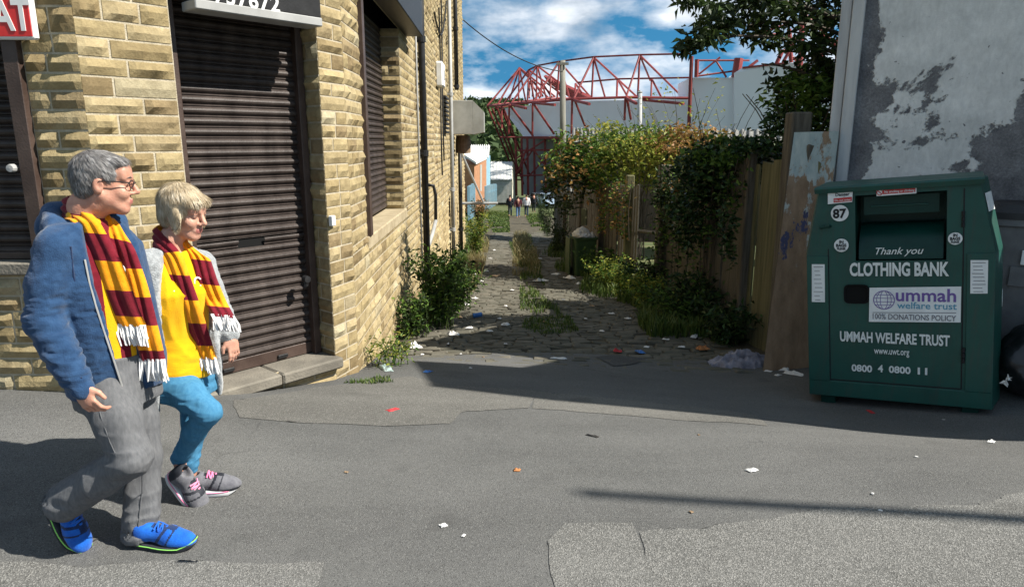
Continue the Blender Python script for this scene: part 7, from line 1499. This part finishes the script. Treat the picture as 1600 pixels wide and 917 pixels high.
scrap(1175,738,.06,.04,.014,M['paper'],'small white scrap on the sunlit road in front of the clothing bank')
scrap(808,738,.035,.03,.012,M['orangep'],'tiny orange scrap in the middle of the road',name='cigarette_packet_scrap')
scrap(925,684,.09,.025,.012,M['darkp'],'dark curled leaf lying on the sunlit road',name='dead_leaf',cat='leaf')
scrap(1548,693,.07,.04,.014,M['paper'],'white scrap at the right edge of the road below the bin bag')
scrap(708,525,.16,.12,.05,M['paper'],'white tissue caught at the front of the nettle clump',name='crumpled_paper')
scrap(845,440,.34,.2,.09,M['paper'],'flattened pale carrier bag on the setts left of the green bin',name='carrier_bag',cat='bag')
scrap(890,436,.3,.16,.08,M['paper'],'white sheet of plastic on the setts below the green bin',name='plastic_sheet')
scrap(775,432,.32,.2,.05,M['brownp'],'flattened brown card on the left side of the setts',name='card_scrap')
scrap(1000,553,.0001+.12,.07,.04,M['bluep'],'small blue packet among the litter under the fence',name='wrapper')
scrap(1098,548,.14,.11,.07,M['orangep'],'orange lump of rubble left of the heap of clothes',name='rubble_lump',cat='rubble')
scrap(1085,528,.22,.07,.05,M['paper'],'white torn plastic under the ivy left of the mossy planks',name='torn_plastic')
scrap(1240,586,.20,.08,.04,M['paper'],'pale rubbish at the foot of the painted board',name='torn_plastic')
for k, (px, py, w) in enumerate([(735,452,.10),(742,468,.12),(728,478,.13),(752,441,.11),(760,425,.12),(766,405,.14),(772,392,.13),(740,430,.12),(733,515,.09),(765,520,.08),(780,500,.07),(718,498,.1),(700,540,.05),(660,556,.05),(826,392,.15),(842,405,.2),(835,420,.16),(868,430,.2),(905,445,.14),(880,470,.09),(925,480,.10),(955,492,.09),(980,500,.09),(1005,512,.08),(1020,520,.09),(1040,533,.08),(1065,545,.08),(1010,545,.07),(940,520,.07),(915,500,.07),(1200,582,.07),(1215,588,.06),(1225,580,.08),(755,560,.03),(735,577,.03),(720,555,.03),(790,540,.04),(850,505,.06),(820,470,.07),(800,455,.08),(790,480,.06)]):
    scrap(px, py, w, w*RNG.uniform(.5,1), w*.3, M['paper'] if RNG.random() < .8 else M['brownp'], 'small pale scrap of litter strewn along the alley', group='small scraps of litter along the alley')
for k in range(7):
    px, py = RNG.uniform(380,1500), RNG.uniform(665,900); scrap(px, py, RNG.uniform(.012,.025), RNG.uniform(.012,.02), .006, M['paper'] if RNG.random() < .7 else M['brownp'], 'crumb sized speck of litter on the road', group='specks of litter on the road', name='litter_speck')
# dumped clothes
g = gp(1160,572); n = 70; U, V = np.meshgrid(np.linspace(-1,1,n), np.linspace(-1,1,n), indexing='ij'); rr = np.sqrt(U**2+V**2); f = fbm(np.stack([U*2.6,V*2.6],-1)+3, 4, 77); f2 = .5-np.abs(fbm(np.stack([U*4,V*3.2],-1)+9, 3, 31))*2
edge = np.clip(1-rr*(1+.5*f), 0, 1); X = g[0]+U*.34; Y = g[1]+.05+V*.25; mb = MB(); mb.grid(np.stack([X, Y, gz(X,Y)-.02 + edge**.5*(.17+.16*f+.10*f2)], -1)); single('clothes_heap', 'heap of dumped grey lilac clothes at the foot of the mossy planks', 'clothes', mb, M['cloth_heap'], True)
# moss and weeds along the corner stone
grass('tufts of weed under the door step', [(340,612),(440,600),(520,586),(530,592),(440,606),(340,618)], 160, .035, M['grass_g'], .004)
